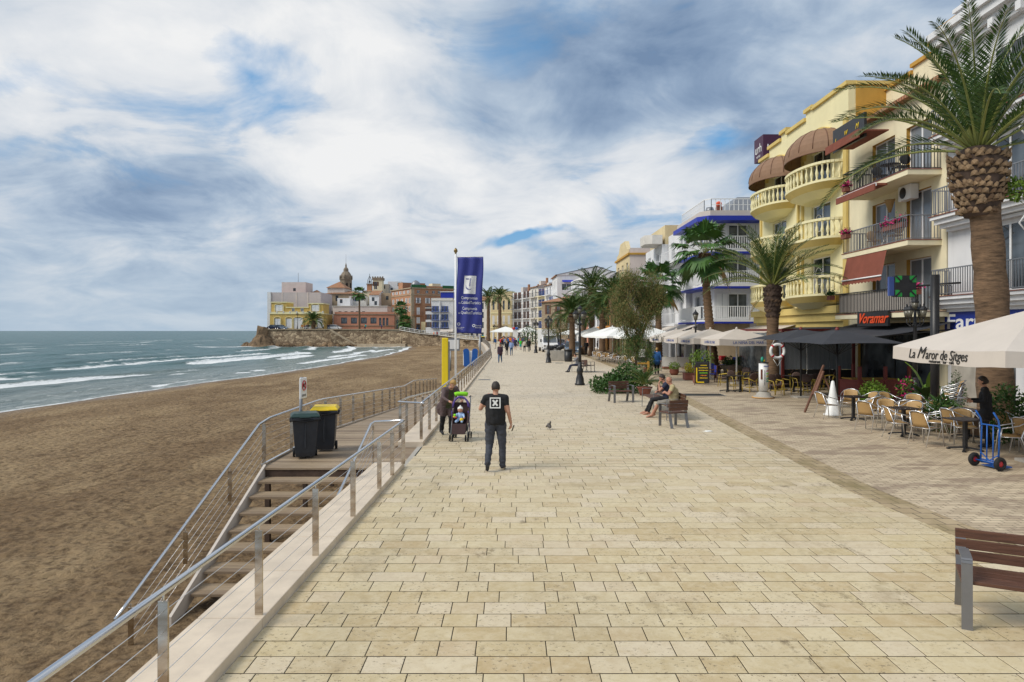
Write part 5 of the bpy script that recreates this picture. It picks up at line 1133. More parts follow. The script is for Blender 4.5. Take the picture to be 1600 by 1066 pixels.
def palm(label, x, y, hgt, r0, r1, cr, nf, seed, head=None, droop=1.35, n=34, ll=.5, w=.045, base_z=0.0, lean=0.0, group='date palms', dead=0, young=.25, name='date_palm', bootz=None, el=(-.25, 1.35), leafm='palm_leaf', hm='bark_cut'):
    rr = random.Random(seed); t = thing(name, label, 'palm tree', (x, y, base_z), 0, group)
    q = MB(); K = 22; pts = []; rd = []
    for k in range(K + 1):
        u = k / K; pts.append((lean * u * u, 0, hgt * u)); rd.append((r0 + (r1 - r0) * min(1, u * 1.3)) * (1 + .05 * math.sin(u * 40)) * (1 + .35 * max(0, .08 - u) / .08))
    q.tube(pts, rd, 'bark', 16)
    q.build('trunk', t)
    q = MB(); hr, hh = head or (r1 * 1.5, r1 * 2.6)
    q.lathe([(r1 * .9, -hh), (hr * .68, -hh * .85), (hr * .9, -hh * .5), (hr * .97, -.1), (hr * .6, .15), (.02, .25)], 'bark_dark', 16, (lean, 0, hgt))
    nb = 22 if hr > .5 else 14
    for j in range(int(hh / (.16 if hr > .5 else .14)) + 1):
        z = -hh * .92 + j * (.15 if hr > .5 else .13); rad = hr * (1.0 - .38 * max(0, -z / hh - .3) ** 1.3 / .63)
        for k in range(nb):
            an = 2 * PI * (k + .5 * (j % 2)) / nb + rr.uniform(-.08, .08); z_ = z; z = z_ + rr.uniform(-.03, .03)
            if rr.random() < .05: z = z_; continue
            c = Vector((lean + rad * math.cos(an), rad * math.sin(an), hgt + z)); o_ = Vector((math.cos(an), math.sin(an), 0)); sd = Vector((-math.sin(an), math.cos(an), 0)); s_ = rr.uniform(.8, 1.25) * (2 * PI * hr / nb) * .55
            a = c - o_ * .06 - sd * s_ + Vector((0, 0, -.06)); b_ = c - o_ * .06 + sd * s_ + Vector((0, 0, -.06)); tp = c + o_ * rr.uniform(.03, .075) * (hr * 1.5) ; u1 = tp - sd * s_ * .6 + Vector((0, 0, .05)); u2 = tp + sd * s_ * .6 + Vector((0, 0, .05)); dn = tp + Vector((0, 0, -.035)); tp2 = tp + Vector((0, 0, .09))
            q.add([a, b_, u2, tp2, u1, dn], [(0, 1, 2, 3, 4), (0, 4, 5), (1, 5, 2), (4, 3, 2, 5)], hm if hr > .3 and rr.random() < .75 else 'bark')
    q.build('leaf_base', t)
    q = MB()
    for k in range(nf):
        u = (k + .5) / nf; e = el[0] + (el[1] - el[0]) * u ** .8; az = k * 2.399963 + rr.uniform(-.2, .2); L_ = cr * rr.uniform(.85, 1.1) * (1 - .18 * u)
        frond(q, (lean + .12 * math.cos(az), .12 * math.sin(az), hgt + .05 + .2 * u), az, e + rr.uniform(-.1, .1), L_, droop * rr.uniform(.75, 1.15) * (1 - .35 * u), n, ll, w, 'palm_young' if (u > 1 - young * .4) else leafm, rr, rr.uniform(-.15, .15), rw=.045 if cr > 3.5 else .03)
    q.build('crown', t)
    if dead:
        q = MB()
        for k in range(dead): frond(q, (lean, 0, hgt - .1), rr.uniform(0, 6.28), -.6, cr * .5, .9, n // 2, ll * .8, w, 'dead_leaf', rr)
        q.build('dead_fronds', t)
    return t
def fanpalm(label, x, y, hgt, r0, r1, cr, nf, seed, lean=0.0, base_z=0.0, group='fan palms'):
    rr = random.Random(seed); t = thing('fan_palm', label, 'palm tree', (x, y, base_z), 0, group)
    q = MB(); K = 64; q.tube([(lean * (1 - k / K) ** 1.5, 0, hgt * k / K) for k in range(K + 1)], [(r0 + (r1 - r0) * k / K) * (1.0 + .2 * (k % 2)) for k in range(K + 1)], 'bark', 12)
    q.build('trunk', t); q = MB()
    for k in range(nf):
        u = (k + .5) / nf; e = -.9 + 2.2 * u; az = k * 2.399963 + rr.uniform(-.2, .2); L_ = cr * .48; o = Vector((0, 0, hgt)); dv = Vector((math.cos(az) * math.cos(e), math.sin(az) * math.cos(e), math.sin(e))); c = o + dv * L_
        q.tube([o, o + dv * L_ * .5 + Vector((0, 0, .05)), c], .018, 'palm_rib', 4, caps=False)
        T = (dv + Vector((0, 0, -.25))).normalized(); sd = T.cross(Vector((0, 0, 1))).normalized(); ns = 26; up = sd.cross(T)
        for j in range(ns):
            a = R(-105 + 210 * (j + .5) / ns); d_ = (T * math.cos(a) + sd * math.sin(a) + up * .12).normalized(); l = cr * .50 * (1 - .18 * abs(a)) * rr.uniform(.85, 1.1); mid = c + d_ * l * .6; e_ = c + d_ * l + Vector((0, 0, -l * rr.uniform(.15, .45))); n_ = d_.cross(up).normalized() * l * .085
            q.add([c, mid - n_, e_, mid + n_], [(0, 1, 2, 3)], 'fan_leaf' if e > -.8 else 'dead_leaf')
    q.build('crown', t)
    q = MB()
    for k in range(60):
        an = rr.uniform(0, 6.28); z = hgt - rr.uniform(0, .5); q.add([(r1 * math.cos(an), r1 * math.sin(an), z), (r1 * 1.6 * math.cos(an + .2), r1 * 1.6 * math.sin(an + .2), z + .1), (r1 * 2.2 * math.cos(an + .1), r1 * 2.2 * math.sin(an + .1), z + .02), (r1 * 1.5 * math.cos(an - .1), r1 * 1.5 * math.sin(an - .1), z - .1)], [(0, 1, 2, 3)], 'bark')
    q.build('leaf_base', t); return t
palm('tall date palm with a pineapple-shaped head in front of the pharmacy', 12.75, 18.0, 7.45, .44, .36, 4.5, 36, 3, head=(.66, 1.65), n=76, ll=.62, w=.046, lean=-.45, dead=0, el=(.26, 1.5), droop=1.25)
palm('date palm with a dark trunk and lifebuoy in front of the yellow hotel', 12.6, 33.0, 4.9, .30, .27, 3.7, 40, 8, head=(.41, 1.6), n=48, ll=.5, w=.045, droop=1.15, el=(.25, 1.5), dead=1, leafm='palm_mid', hm='bark_dark')
t = thing('epiphyte', 'leafy green sprout growing from the side of the tall palm head', 'plant', (13.05, 17.6, 6.35)); q = MB(); q.tube([(-.15, .2, -.1), (.1, 0, .05), (.5, -.05, -.1)], .02, 'bark_dark', 5); q.build('stem', t); q = MB(); EPI = (q, t)
fanpalm('fan palm with a leaning slim trunk before the blue-edged block', 12.7, 45, 7.9, .30, .2, 2.7, 30, 4, lean=.7)
fanpalm('smaller fan palm beyond the leaning one, near the white row houses', 12.2, 57, 6.6, .28, .18, 2.7, 28, 5, lean=.1)
FP = [(925, 76, 7.2, 3.6, 'tallest date palm of the group behind the tamarisk'), (894, 74, 4.6, 2.9, 'date palm with the lowest crown, leftmost of the group by the car'), (912, 82, 5.2, 3.2, 'date palm standing behind the first lamp post'), (941, 70, 4.8, 3.0, 'thick-trunked date palm left of the tamarisk'), (958, 66, 6.0, 3.3, 'date palm half hidden behind the tamarisk crown')]
for i, (px, Y, h, cr, lab) in enumerate(FP): palm(lab, gx(px, Y), Y, h, .36, .3, cr, 38, 20 + i, n=26, ll=.66, w=.13, group='date palms behind the tamarisk', droop=1.5)
for px, Y, h, cr, lab in ((763, 182, 11.2, 5.4, 'tall date palm at the far end, nearer the blue banner'), (781, 180, 11.6, 4.4, 'tall date palm before the yellow mansion')):
    palm(lab, gx(px, Y), Y, h, .5, .42, cr, 26, px, n=14, ll=1.0, w=.3, group='palms before the yellow mansion', droop=1.6)
palm('low spreading date palm before the golden mansion', gx(489.5, 204), 204, 2.6, .6, .6, 4.4, 34, 31, n=14, ll=1.0, w=.3, base_z=HZ, group='palms on the headland', droop=1.5)
fanpalm('very tall thin fan palm on the headland', gx(561.5, 205), 205, 10.8, .3, .22, 3.0, 26, 33, base_z=HZ, group='palms on the headland')
fanpalm('bushy fan palm before the brick palace, the taller one', gx(626.5, 205), 205, 7.0, .4, .3, 2.9, 34, 34, base_z=HZ - .5, group='palms on the headland')
fanpalm('bushy fan palm before the brick palace, the lower one', gx(633, 203), 203, 3.0, .5, .4, 3.0, 34, 35, base_z=HZ - .8, group='palms on the headland')
def leaves(mb, blobs, n, size, m, rr, asp=.35, droop=.0, shell=.5):
    tot = sum(b_[1][0] * b_[1][1] * b_[1][2] for b_ in blobs)
    for (c, r_) in blobs:
        for _ in range(max(1, int(n * r_[0] * r_[1] * r_[2] / tot))):
            v = Vector((rr.gauss(0, 1), rr.gauss(0, 1), rr.gauss(0, 1))).normalized() * (shell + (1 - shell) * rr.random()) ; p = Vector((c[0] + v.x * r_[0], c[1] + v.y * r_[1], c[2] + v.z * r_[2]))
            d_ = (v * .7 + Vector((rr.uniform(-1, 1), rr.uniform(-1, 1), rr.uniform(-1, 1) - droop))).normalized(); s_ = size * rr.uniform(.6, 1.3); sd = d_.orthogonal().normalized() * s_ * asp
            sd = Matrix.Rotation(rr.uniform(0, 6.28), 3, d_) @ sd; mb.add([p, p + d_ * s_ * .5 - sd * .5, p + d_ * s_, p + d_ * s_ * .5 + sd * .5], [(0, 1, 2, 3)], m if isinstance(m, str) else rr.choice(m))
def bush(name, label, x, y, blobs, n, size, m, pot=None, group=None, cat='plant', seed=1, stems=True, asp=.35, droop=0, z0=0.0):
    rr = random.Random(seed * 13 + int(x * 10)); t = thing(name, label, cat, (x, y, z0), 0, group); q = MB(); leaves(q, blobs, n, size, m, rr, asp, droop); q.build('foliage', t)
    if stems:
        q = MB()
        for c, r_ in blobs: q.tube([(c[0] * .2, c[1] * .2, pot[1] - .1 if pot else 0), (c[0] * .6, c[1] * .6, c[2] * .6), c], .018, 'bark_dark', 5)
        q.build('stem', t)
    if pot:
        q = MB(); r_, h, pm, sq = pot
        if sq: q.box(-r_, r_, -r_, r_, .02, h, pm); q.box(-r_ - .02, r_ + .02, -r_ - .02, r_ + .02, h - .06, h + .0, pm); q.box(-r_ + .03, r_ - .03, -r_ + .03, r_ - .03, h, h + .01, 'bark_dark')
        else: q.lathe([(r_ * .7, 0), (r_, h * .5), (r_ * .95, h * .9), (r_ * 1.05, h), (r_ * .85, h), (r_ * .8, h - .04)], pm, 16)
        q.build('pot', t, bevel=.01 if sq else 0)
    return t
leaves(EPI[0], [((0, 0, .1), (.3, .25, .3)), ((.35, 0, .05), (.25, .2, .15))], 420, .12, 'bright_bush', random.Random(3), .5); EPI[0].build('foliage', EPI[1])
# tamarisk
t = thing('tamarisk_tree', 'feathery brownish-green tamarisk tree rising from the shrub bed', 'tree', (6.75, 38, 0)); rr = random.Random(17); q = MB(); tips = []
def branch(p, d_, l, r_, dep):
    pts = [p]; 
    for k in range(4): d_ = (d_ + Vector((rr.uniform(-.16, .16), rr.uniform(-.16, .16), .05))).normalized(); p = p + d_ * l / 4; pts.append(p)
    q.tube(pts, [r_ * (1 - .12 * k) for k in range(5)], 'bark_dark', 6)
    if dep == 0: tips.append((p, d_)); return
    if dep < 3: tips.append((p, d_))
    for k in range(3 if dep > 1 else 3):
        nd = (d_ + Vector((rr.uniform(-.95, .95), rr.uniform(-.8, .8), rr.uniform(-.2, .55)))).normalized(); branch(pts[rr.choice((2, 3, 4, 4))], nd, l * rr.uniform(.6, .82), r_ * .58, dep - 1)
branch(Vector((0, 0, 0)), Vector((.02, 0, 1)), 2.1, .17, 4); branch(Vector((-.05, 0, 1.6)), Vector((-.45, .1, 1)), 1.7, .09, 3); branch(Vector((.05, 0, 1.8)), Vector((.5, 0, 1)), 1.6, .09, 3)
q.build('trunk', t); q = MB()
for _ in range(80): tips.append((Vector((rr.gauss(0, .75), rr.gauss(0, .6), rr.uniform(1.2, 3.6))), Vector((rr.uniform(-.5, .5), 0, -.6))))
for _ in range(60): tips.append((Vector((rr.gauss(.1, 1.0), rr.gauss(0, .7), rr.uniform(3.2, 5.9))), Vector((rr.uniform(-.5, .5), 0, .6))))
for (p, d_) in tips:
    for _ in range(105):
        v = Vector((rr.gauss(0, .2), rr.gauss(0, .2), rr.gauss(0, .17))); a = p + v; dd = (v.normalized() * .5 + d_ * .5 + Vector((rr.uniform(-.5, .5), rr.uniform(-.5, .5), rr.uniform(-.7, .4)))).normalized(); l = rr.uniform(.12, .30); sd = dd.orthogonal().normalized() * .016; sd = Matrix.Rotation(rr.uniform(0, 6), 3, dd) @ sd
        q.add([a, a + dd * l * .5 - sd, a + dd * l, a + dd * l * .5 + sd], [(0, 1, 2, 3)], 'tamarisk' if rr.random() < (.62 if a.z > 2.6 else .25) else 'tamarisk_green')
q.build('crown', t); t.scale = (.60, .60, 1.03); t.location.x = gx(992, 38)
t2 = thing('small_tree', 'small thin-leaved tree beside the white van', 'tree', (5.9, 84, 0)); q = MB(); q.tube([(0, 0, 0), (.1, 0, 1.6), (0, 0, 3)], .09, 'bark_dark', 6); q.build('trunk', t2); q = MB(); leaves(q, [((.0, 0, 3.4), (1.5, 1.2, 1.5)), ((-1.2, 0, 2.5), (1.0, .9, .9)), ((1.4, 0, 4.2), (.9, .8, 1.1))], 2600, .30, ['tamarisk', 'tamarisk_green'], rr, .15); q.build('crown', t2)
t2 = thing('small_tree', 'young round green tree left of the white van near the third lamp', 'tree', (2.6, 98, 0)); q = MB(); q.tube([(0, 0, 0), (0, 0, 1.9)], .08, 'bark_dark', 6); q.build('trunk', t2); q = MB(); leaves(q, [((0, 0, 2.0), (1.5, 1.2, 1.4))], 700, .3, 'tamarisk_green', rr, .3); q.build('crown', t2)
# shrub bed
bush('shrub', 'sprawling green shrub around the foot of the tamarisk', 5.05, 31.5, [((-.7, -.8, .25), (.8, .7, .35)), ((-.2, -.5, .5), (.8, .8, .5)), ((.3, -.1, .7), (.8, .8, .6)), ((-.5, .4, .35), (.9, .7, .4)), ((.6, -.9, .35), (.6, .5, .4)), ((-.9, .2, .3), (.6, .6, .35))], 3800, .16, 'bush', asp=.45, seed=4)
t = thing('potted_palm', 'dark palm-like plant in a wide terracotta pot behind the benches', 'plant', (5.75, 29.6, 0)); q = MB(); rr = random.Random(6)
for k in range(34): frond(q, (0, 0, .45), k * 2.4, rr.uniform(.35, 1.3), rr.uniform(1.0, 1.35), 1.2, 22, .22, .03, 'bush', rr, rw=.012)
q.build('foliage', t); q = MB(); q.lathe([(.2, 0), (.27, .2), (.3, .3), (.34, .32), (.34, .37), (.28, .37), (.27, .33)], 'terracotta', 18); q.build('pot', t)
P = [('planter', 'square brown pot with a yellow-topped shrub, farther one', 1041.5, 577, .26, .34, True, 'yellow_bush'), ('planter', 'round brown urn with a green shrub', 1053.5, 586, .3, .36, False, 'bright_bush'), ('planter', 'square brown pot with a yellow-topped shrub beside the menu board', 1077, 594, .3, .42, True, 'yellow_bush')]
for i, (n_, lab, px, py, r_, h, sq, lm) in enumerate(P):
    Y = EYE * F / (py - 517); bush(n_, lab, gx(px, Y), Y, [((-.06, 0, h + .28), (.22, .22, .3)), ((.14, 0, h + .12), (.2, .2, .18))] if lm != 'bright_bush' else [((0, 0, h + .2), (.38, .3, .25))], 700, .07, lm, (r_, h, 'terracotta', sq), 'brown pots in front of the sea-view terrace', asp=.6)
bush('planter', 'tall leafy plant in a brown pot beside the blue-sweatered walker', gx(1013, 44), 44, [((0, 0, 1.0), (.55, .5, .6)), ((.1, 0, .7), (.5, .4, .3))], 700, .14, 'bush', (.32, .42, 'terracotta', False), asp=.4)
bush('planter', 'light green bamboo-like plant behind the menu board', gx(1093, 36.4), 36.4, [((-.2, 0, 1.3), (.4, .35, .5)), ((.3, 0, 1.35), (.45, .35, .4)), ((0, 0, .8), (.3, .3, .4))], 800, .13, 'bright_bush', (.28, .4, 'terracotta', True), asp=.3)
bush('shrub', 'bright green rounded shrub in front of the red fence', gx(1364, 24), 24, [((0, 0, .55), (.45, .45, .5)), ((-.25, -.1, .35), (.35, .35, .35)), ((.3, -.05, .4), (.3, .3, .35))], 2200, .11, 'bright_bush', (.3, .3, 'terracotta', False), asp=.45)
bush('shrub', 'dark clipped hedge around the foot of the tall date palm', 12.9, 17.1, [((-.75, -.3, .75), (.55, .5, .75)), ((.1, -.5, .8), (.6, .5, .8)), ((.9, -.2, .7), (.6, .5, .7))], 5200, .1, 'bush', asp=.45, seed=9)
bush('flower_bed', 'spiky fern clump in front of the black sign post', gx(1473, 18.9), 18.9, [((0, 0, .5), (.4, .35, .4))], 500, .32, 'bush', (.3, .35, 'old_stone', False), asp=.12)
bush('planter', 'small potted cypress by the tall black post', gx(1494, 20.6), 20.6, [((0, 0, 1.0), (.28, .28, .3)), ((0, 0, 1.35), (.14, .14, .25)), ((0, 0, .75), (.33, .33, .25))], 1300, .07, 'bush', (.28, .5, 'terracotta', False), asp=.3)
bush('planter', 'low leafy plants with red flowers left of the lamp post', gx(1418, 23.6), 23.6, [((0, 0, .8), (.35, .3, .4)), ((.1, 0, .5), (.4, .3, .3))], 700, .12, ['bush', 'bush', 'bright_bush', 'flowers'], (.3, .35, 'old_stone', False), asp=.5)
bush('planter', 'rounded bright shrub at the right edge behind the chairs', 13.6, 17.6, [((0, 0, .95), (.4, .4, .35))], 800, .09, 'bright_bush', (.28, .6, 'concrete', False), asp=.5)
t = thing('banana_plant', 'broad-leaved banana plant in a rough stone tub', 'plant', (gx(1448, 21.4), 21.4, 0)); q = MB(); rr = random.Random(2)
for k in range(9):
    az = k * 2.4 + 2.4; e0 = 1.35 if k < 2 else rr.uniform(.4, 1.0); L_ = 1.35 if k < 2 else .75; p = Vector((0, 0, .62)); ps_ = [p]
    for j in range(6): e = e0 - .8 * (j / 6) ** 1.5; p = p + Vector((math.cos(az) * math.cos(e), math.sin(az) * math.cos(e), math.sin(e))) * L_ / 6; ps_.append(p)
    sd = Vector((-math.sin(az), math.cos(az), 0)); ws = [.02, .03, .11, .15, .15, .1, .01]
    q.add([ps_[j] + sd * ws[j] * s_ + Vector((0, 0, .03 * abs(s_))) for j in range(7) for s_ in (-1, 0, 1)], [(j * 3 + i, j * 3 + i + 1, j * 3 + 4 + i, j * 3 + 3 + i) for j in range(6) for i in (0, 1)], 'bright_bush' if k < 3 else 'bush')
q.build('foliage', t); q = MB(); q.lathe([(.4, 0), (.55, .3), (.55, .6), (.48, .62), (.4, .55)], 'rock', 14); q.build('pot', t)
bush('planter', 'long stone trough of succulents in front of the ochre wall', gx(1183, 37), 40, [((-.6, 0, 1.0), (.35, .3, .3)), ((.1, 0, 1.05), (.4, .3, .3)), ((.7, 0, 1.0), (.35, .3, .35))], 900, .14, 'bush', None, asp=.5)
q = MB(); q.lathe([(.5, 0), (.9, .5), (1.1, .75), (1.0, .78)], 'old_stone', 20, sy=.5); tag(q.build('stone_trough', loc=(gx(1183, 37), 40, 0)), 'oval stone trough holding the succulents', 'trough')

# ================================================================ STREET FURNITURE
def lamp(label, x, y, hgt, base_z=0.0, arms=4, clear=False, scale=1.0, group='cast iron street lamps'):
    t = thing('street_lamp', label, 'street lamp', (x, y, base_z), 0, group); k = hgt / 4.1
    q = MB(); q.lathe([(.26, 0), (.26, .08), (.22, .12), (.20, .35), (.15, .5), (.14, .62), (.17, .68), (.17, .78), (.12, .9), (.09, 1.2)], 'black_metal', 14); q.build('base', t)
    q = MB(); q.lathe([(.085, 1.2), (.07, 2.0), (.055, hgt - 1.1), (.08, hgt - 1.05), (.08, hgt - .98), (.05, hgt - .95), (.045, hgt - .45)], 'black_metal', 10); q.build('post', t)
    def lantern(x_, y_, z_):
        p = MB(); p.lathe([(.06, -.02), (.09, .0), (.17, .34), (.19, .36), (.19, .40), (.11, .50), (.05, .55), (.02, .66)], 'black_metal', 6)
        for f_ in range(len(p.sm)): p.sm[f_] = False
        o = p.build('lantern', t, (x_, y_, z_)); o.scale = (.72,) * 3 if arms else (1, 1, 1); g = MB(); g.lathe([(.096, .02), (.172, .335)], 'lamp_glass', 6); g.build('lantern_glass', o)
    if arms:
        for a in range(arms):
            an = a * 2 * PI / arms + .5; q = MB(); c, s_ = math.cos(an), math.sin(an)
            q.tube([(.05 * c, .05 * s_, hgt - .95), (.16 * c, .16 * s_, hgt - 1.05), (.29 * c, .29 * s_, hgt - .93), (.29 * c, .29 * s_, hgt - .75)], .018, 'black_metal', 5); q.build('arm', t); lantern(.29 * c, .29 * s_, hgt - .75)
    lantern(0, 0, hgt - .48 if arms else hgt - .6); return t
lamp('nearest black cast iron lamp post on the promenade', 3.5, 35.2, 4.15); lamp('second black lamp post along the promenade', 3.2, 59.8, 4.2); lamp('third black lamp post along the promenade', 3.0, 86, 4.2); lamp('fourth black lamp post, beside the crowd', 2.6, 118, 4.2)
lamp('black lamp post with a clear lantern behind the white parasols', gx(1087, 42), 42, 4.05, arms=0); lamp('black lamp post with scroll arms in front of the bar', gx(1430, 23.5), 23.5, 4.0, arms=4); lamp('black lamp post on the headland before the golden mansion', gx(464.5, 204), 204, 5.2, HZ)
lamp('distant lamp post beside the far terrace awnings', gx(810, 150), 150, 4.4)
lamp('distant lamp post near the yellow mansion', gx(772, 165), 165, 4.4)
for i, (px, Y, lab) in enumerate(((944, 84, 'lamp post behind the thick-trunked date palm'),)): lamp(lab, gx(px, Y), Y, 4.2)
# bench family
def slat(q, x0, x1, y0, y1, z0, z1): q.box(x0, x1, y0, y1, z0, z1, 'bench_wood')
def bench(label, x, y, rz, L_=1.8, group='dark timber and steel benches', name='bench', cat='bench'):
    """origin: centre of the seat on the ground; front faces local -y; back at +y"""
    t = thing(name, label, cat, (x, y, 0), rz, group); e = L_ / 2 - .045
    for z0, z1, y0 in ((.50, .595, .285), (.605, .70, .30), (.71, .80, .315)):
        q = MB(); q.box(-L_ / 2, L_ / 2, y0, y0 + .03, z0, z1, 'bench_wood'); q.build('back_slat', t, bevel=.004)
    for y0 in (-.22, -.045, .13):
        q = MB(); q.box(-L_ / 2, L_ / 2, y0, y0 + .165, .415, .45, 'bench_wood'); q.build('seat_slat', t, bevel=.004)
    for sx in ([-e, e] if L_ < 2.6 else [-e, 0, e]):
        q = MB(); X = Matrix.Translation((sx, 0, 0)); w = .045
        q.add([p for z, y_ in ((0, -.26), (.62, -.245)) for p in ((-w, y_ - .006, z), (w, y_ - .006, z), (w, y_ + .006, z), (-w, y_ + .006, z))], [(0, 3, 2, 1), (4, 5, 6, 7), (0, 1, 5, 4), (1, 2, 6, 5), (2, 3, 7, 6), (3, 0, 4, 7)], 'dark_alu', False, X)
        pts = [(-.251, .62), (-.245, .645), (-.225, .66), (-.15, .665), (.1, .665)]
        for a, b_ in zip(pts, pts[1:]): q.bar((sx, a[0], a[1]), (sx, b_[0], b_[1]), .09, .012, 'dark_alu')
        q.build('front_leg', t)
        q = MB(); pts = [(.40, 0), (.32, .22), (.275, .45), (.335, .78)]
        for a, b_ in zip(pts, pts[1:]): q.bar((sx, a[0], a[1]), (sx, b_[0], b_[1]), .09, .014, 'dark_alu', up=(0, 1, 0))
        q.build('back_leg', t); q = MB(); q.bar((sx, -.25, .405), (sx, .29, .405), .06, .014, 'dark_alu'); q.build('seat_support', t)
    return t
an = math.atan2(-.47, .88)
bench('large dark timber bench cut by the right edge, in the foreground', 4.38 + .88 * .86, 6.62 - .47 * .86, an, 1.8)
bench('long bench on which the two men sit', 5.08, 23.3, R(90) + PI, 4.1)
bench('single-seat bench with its back to the camera, nearest the two men', 4.70, 19.98, math.atan2(.29, .85) * -1 * -1 + PI + R(0), .62, name='bench_chair')
bench('single-seat bench facing the camera beside the shrub', 4.30, 26.8, R(12), .85, name='bench_chair')
bench('bench by the first lamp with a person in grey', 4.55, 46.5, R(-80), 1.8)
bench('bench chair beyond the first lamp', 5.3, 46.8, R(60), .7, name='bench_chair')
# wheelie bins
def bin_(label, x, y, rz, lid, h=1.0, group='wheelie bins on the boardwalk', body='bin_grey', s=1.0):
    t = thing('wheelie_bin', label, 'bin', (x, y, -.03 if y < 20 else 0), rz, group)
    def ring(w, d_, z, y0=0): return [(-w / 2, -d_ / 2 + y0, z), (w / 2, -d_ / 2 + y0, z), (w / 2, d_ / 2 + y0, z), (-w / 2, d_ / 2 + y0, z)]
    q = MB(); zs = [(.40, .40, .05), (.44, .44, .15), (.54, .56, .86), (.60, .62, .88), (.60, .62, .93)]; vs = [p for (w, d_, z) in zs for p in ring(w * s, d_ * s, z * h)]
    q.add(vs, [(3, 2, 1, 0)] + [(4 * i + k, 4 * i + (k + 1) % 4, 4 * i + 4 + (k + 1) % 4, 4 * i + 4 + k) for i in range(4) for k in range(4)] + [(16, 17, 18, 19)], body)
    q.box(-.02, .02, -.29 * s, -.245 * s, .25, .8, body); q.build('body', t, bevel=.015)
    q = MB(); vs = ring(.62 * s, .62 * s, .93 * h + .003) + ring(.62 * s, .62 * s, .96 * h) + ring(.50 * s, .48 * s, 1.02 * h, .02); q.add(vs, [(3, 2, 1, 0), (0, 1, 5, 4), (1, 2, 6, 5), (2, 3, 7, 6), (3, 0, 4, 7), (4, 5, 9, 8), (5, 6, 10, 9), (6, 7, 11, 10), (7, 4, 8, 11), (8, 9, 10, 11)], lid); q.box(-.12, .12, -.36 * s, -.31 * s, .935 * h, .955 * h, lid); q.build('lid', t, bevel=.012)
    q = MB(); q.tube([(-.24 * s, .36 * s, .92 * h), (.24 * s, .36 * s, .92 * h)], .018, body, 6); q.build('handle', t)
    for sx in (-.24, .24): q = MB(); q.lathe([(.1, -.025), (.1, .025)], 'rubber', 12, X=Matrix.Translation((sx * s, .2 * s, .1)) @ Matrix.Rotation(R(90), 4, 'Y')); q.build('wheel', t)
    # sagging bag rim
    q = MB(); q.tube([(math.copysign(.315, math.cos(a)) * s * min(1, abs(math.cos(a)) * 1.4), math.copysign(.325, math.sin(a)) * s * min(1, abs(math.sin(a)) * 1.4), .865 * h + .02 * math.sin(a * 5)) for a in [2 * PI * i / 24 for i in range(24)]], .022, 'trouser_black', 5, closed=True); q.build('bag_rim', t)
    return t
bin_('dark grey wheelie bin with a dark green lid at the top of the steps', -4.62, 15.25, R(18), 'bin_green', .99); bin_('dark wheelie bin with a yellow lid behind the green-lidded one', -4.42, 16.15, R(10), 'bin_yellow', 1.04)
bin_('far black bin with a yellow lid at the end of the railing', gx(754, 165), 165, 0, 'bin_yellow', 1.4, group=None, s=2.0)
t = thing('beach_sign', 'small white prohibition sign on a grey pole behind the bins', 'sign', (-4.95, 15.9, -.03)); q = MB(); q.tube([(0, 0, -.03), (.05, 0, 1.75)], .04, 'grey_metal', 8); q.build('pole', t)
q = MB(); q.box(-.02, .02, -.19, .19, -.24, .24, 'white_paint'); o = q.build('sign_plate', t, (.10, -.05, 1.50), R(-4), bevel=.012); q = MB(); q.tube([(.024, .11 * math.cos(a), .06 + .11 * math.sin(a)) for a in [2 * PI * k / 20 for k in range(20)]], .014, 'red_plastic', 5, closed=True); q.bar((.024, -.08, .14), (.024, .08, -.02), .02, .02, 'red_plastic'); q.build('prohibition_ring', o); q = MB(); q.box(.021, .026, -.06, .05, .03, .09, 'ink'); q.box(.021, .026, .03, .07, .07, .12, 'ink'); q.box(.021, .026, -.06, -.04, -.01, .03, 'ink'); q.box(.021, .026, .03, .05, -.01, .03, 'ink'); q.box(.021, .026, -.12, .12, -.19, -.14, 'grey_metal'); q.build('dog_symbol', o)
# flag banner
FY = 27.9; t = thing('banner_pole', 'tall white pole with a long dark blue tourism banner', 'banner', (gx(712, FY), FY, .1)); q = MB(); q.tube([(0, 0, 0), (0, 0, 5.85)], .045, 'white_paint', 10); q.build('pole', t)
q = MB(); q.lathe([(.02, 0), (.05, .02), (.03, .05), (.085, .13), (.06, .21), (.01, .27)], 'brass', 10); q.build('finial', t, (0, 0, 5.82)); q = MB(); q.tube([(0, 0, 5.72), (1.13, 0, 5.72)], .018, 'white_paint', 6); q.build('banner_arm', t)
q = MB(); nx, nz_ = 16, 40; Z0, Z1 = 2.62, 5.70; vs = []
def bpt(u, v):
    w = 1.06; x = .06 + w * u - .07 * (1 - v) ** 2 + .02 * math.sin(v * 9); return Vector((x, -.03 + .05 * math.sin(u * 9 + v * 3) * (1 - v) + .035 * math.sin(u * 15 - v * 5), Z0 + (Z1 - Z0) * v - .05 * (1 - v) * u))
for j in range(nz_ + 1):
    for i in range(nx + 1): vs.append(bpt(i / nx, j / nz_))
nvv = len(vs); q.add(vs, [(j * (nx + 1) + i, j * (nx + 1) + i + 1, (j + 1) * (nx + 1) + i + 1, (j + 1) * (nx + 1) + i) for j in range(nz_) for i in range(nx)], 'banner_blue', True); bn = q.build('banner', t)
md = bn.modifiers.new('s', 'SOLIDIFY'); md.thickness = .008; md.offset = 1
def onb(me_o):
    for v in me_o.data.vertices:
        u = (v.co.x - .06) / 1.06; vv = (v.co.z - Z0) / (Z1 - Z0); p = bpt(max(0, min(1, u)), max(0, min(1, vv))); v.co = (p.x, p.y - .014 + v.co.y, p.z)
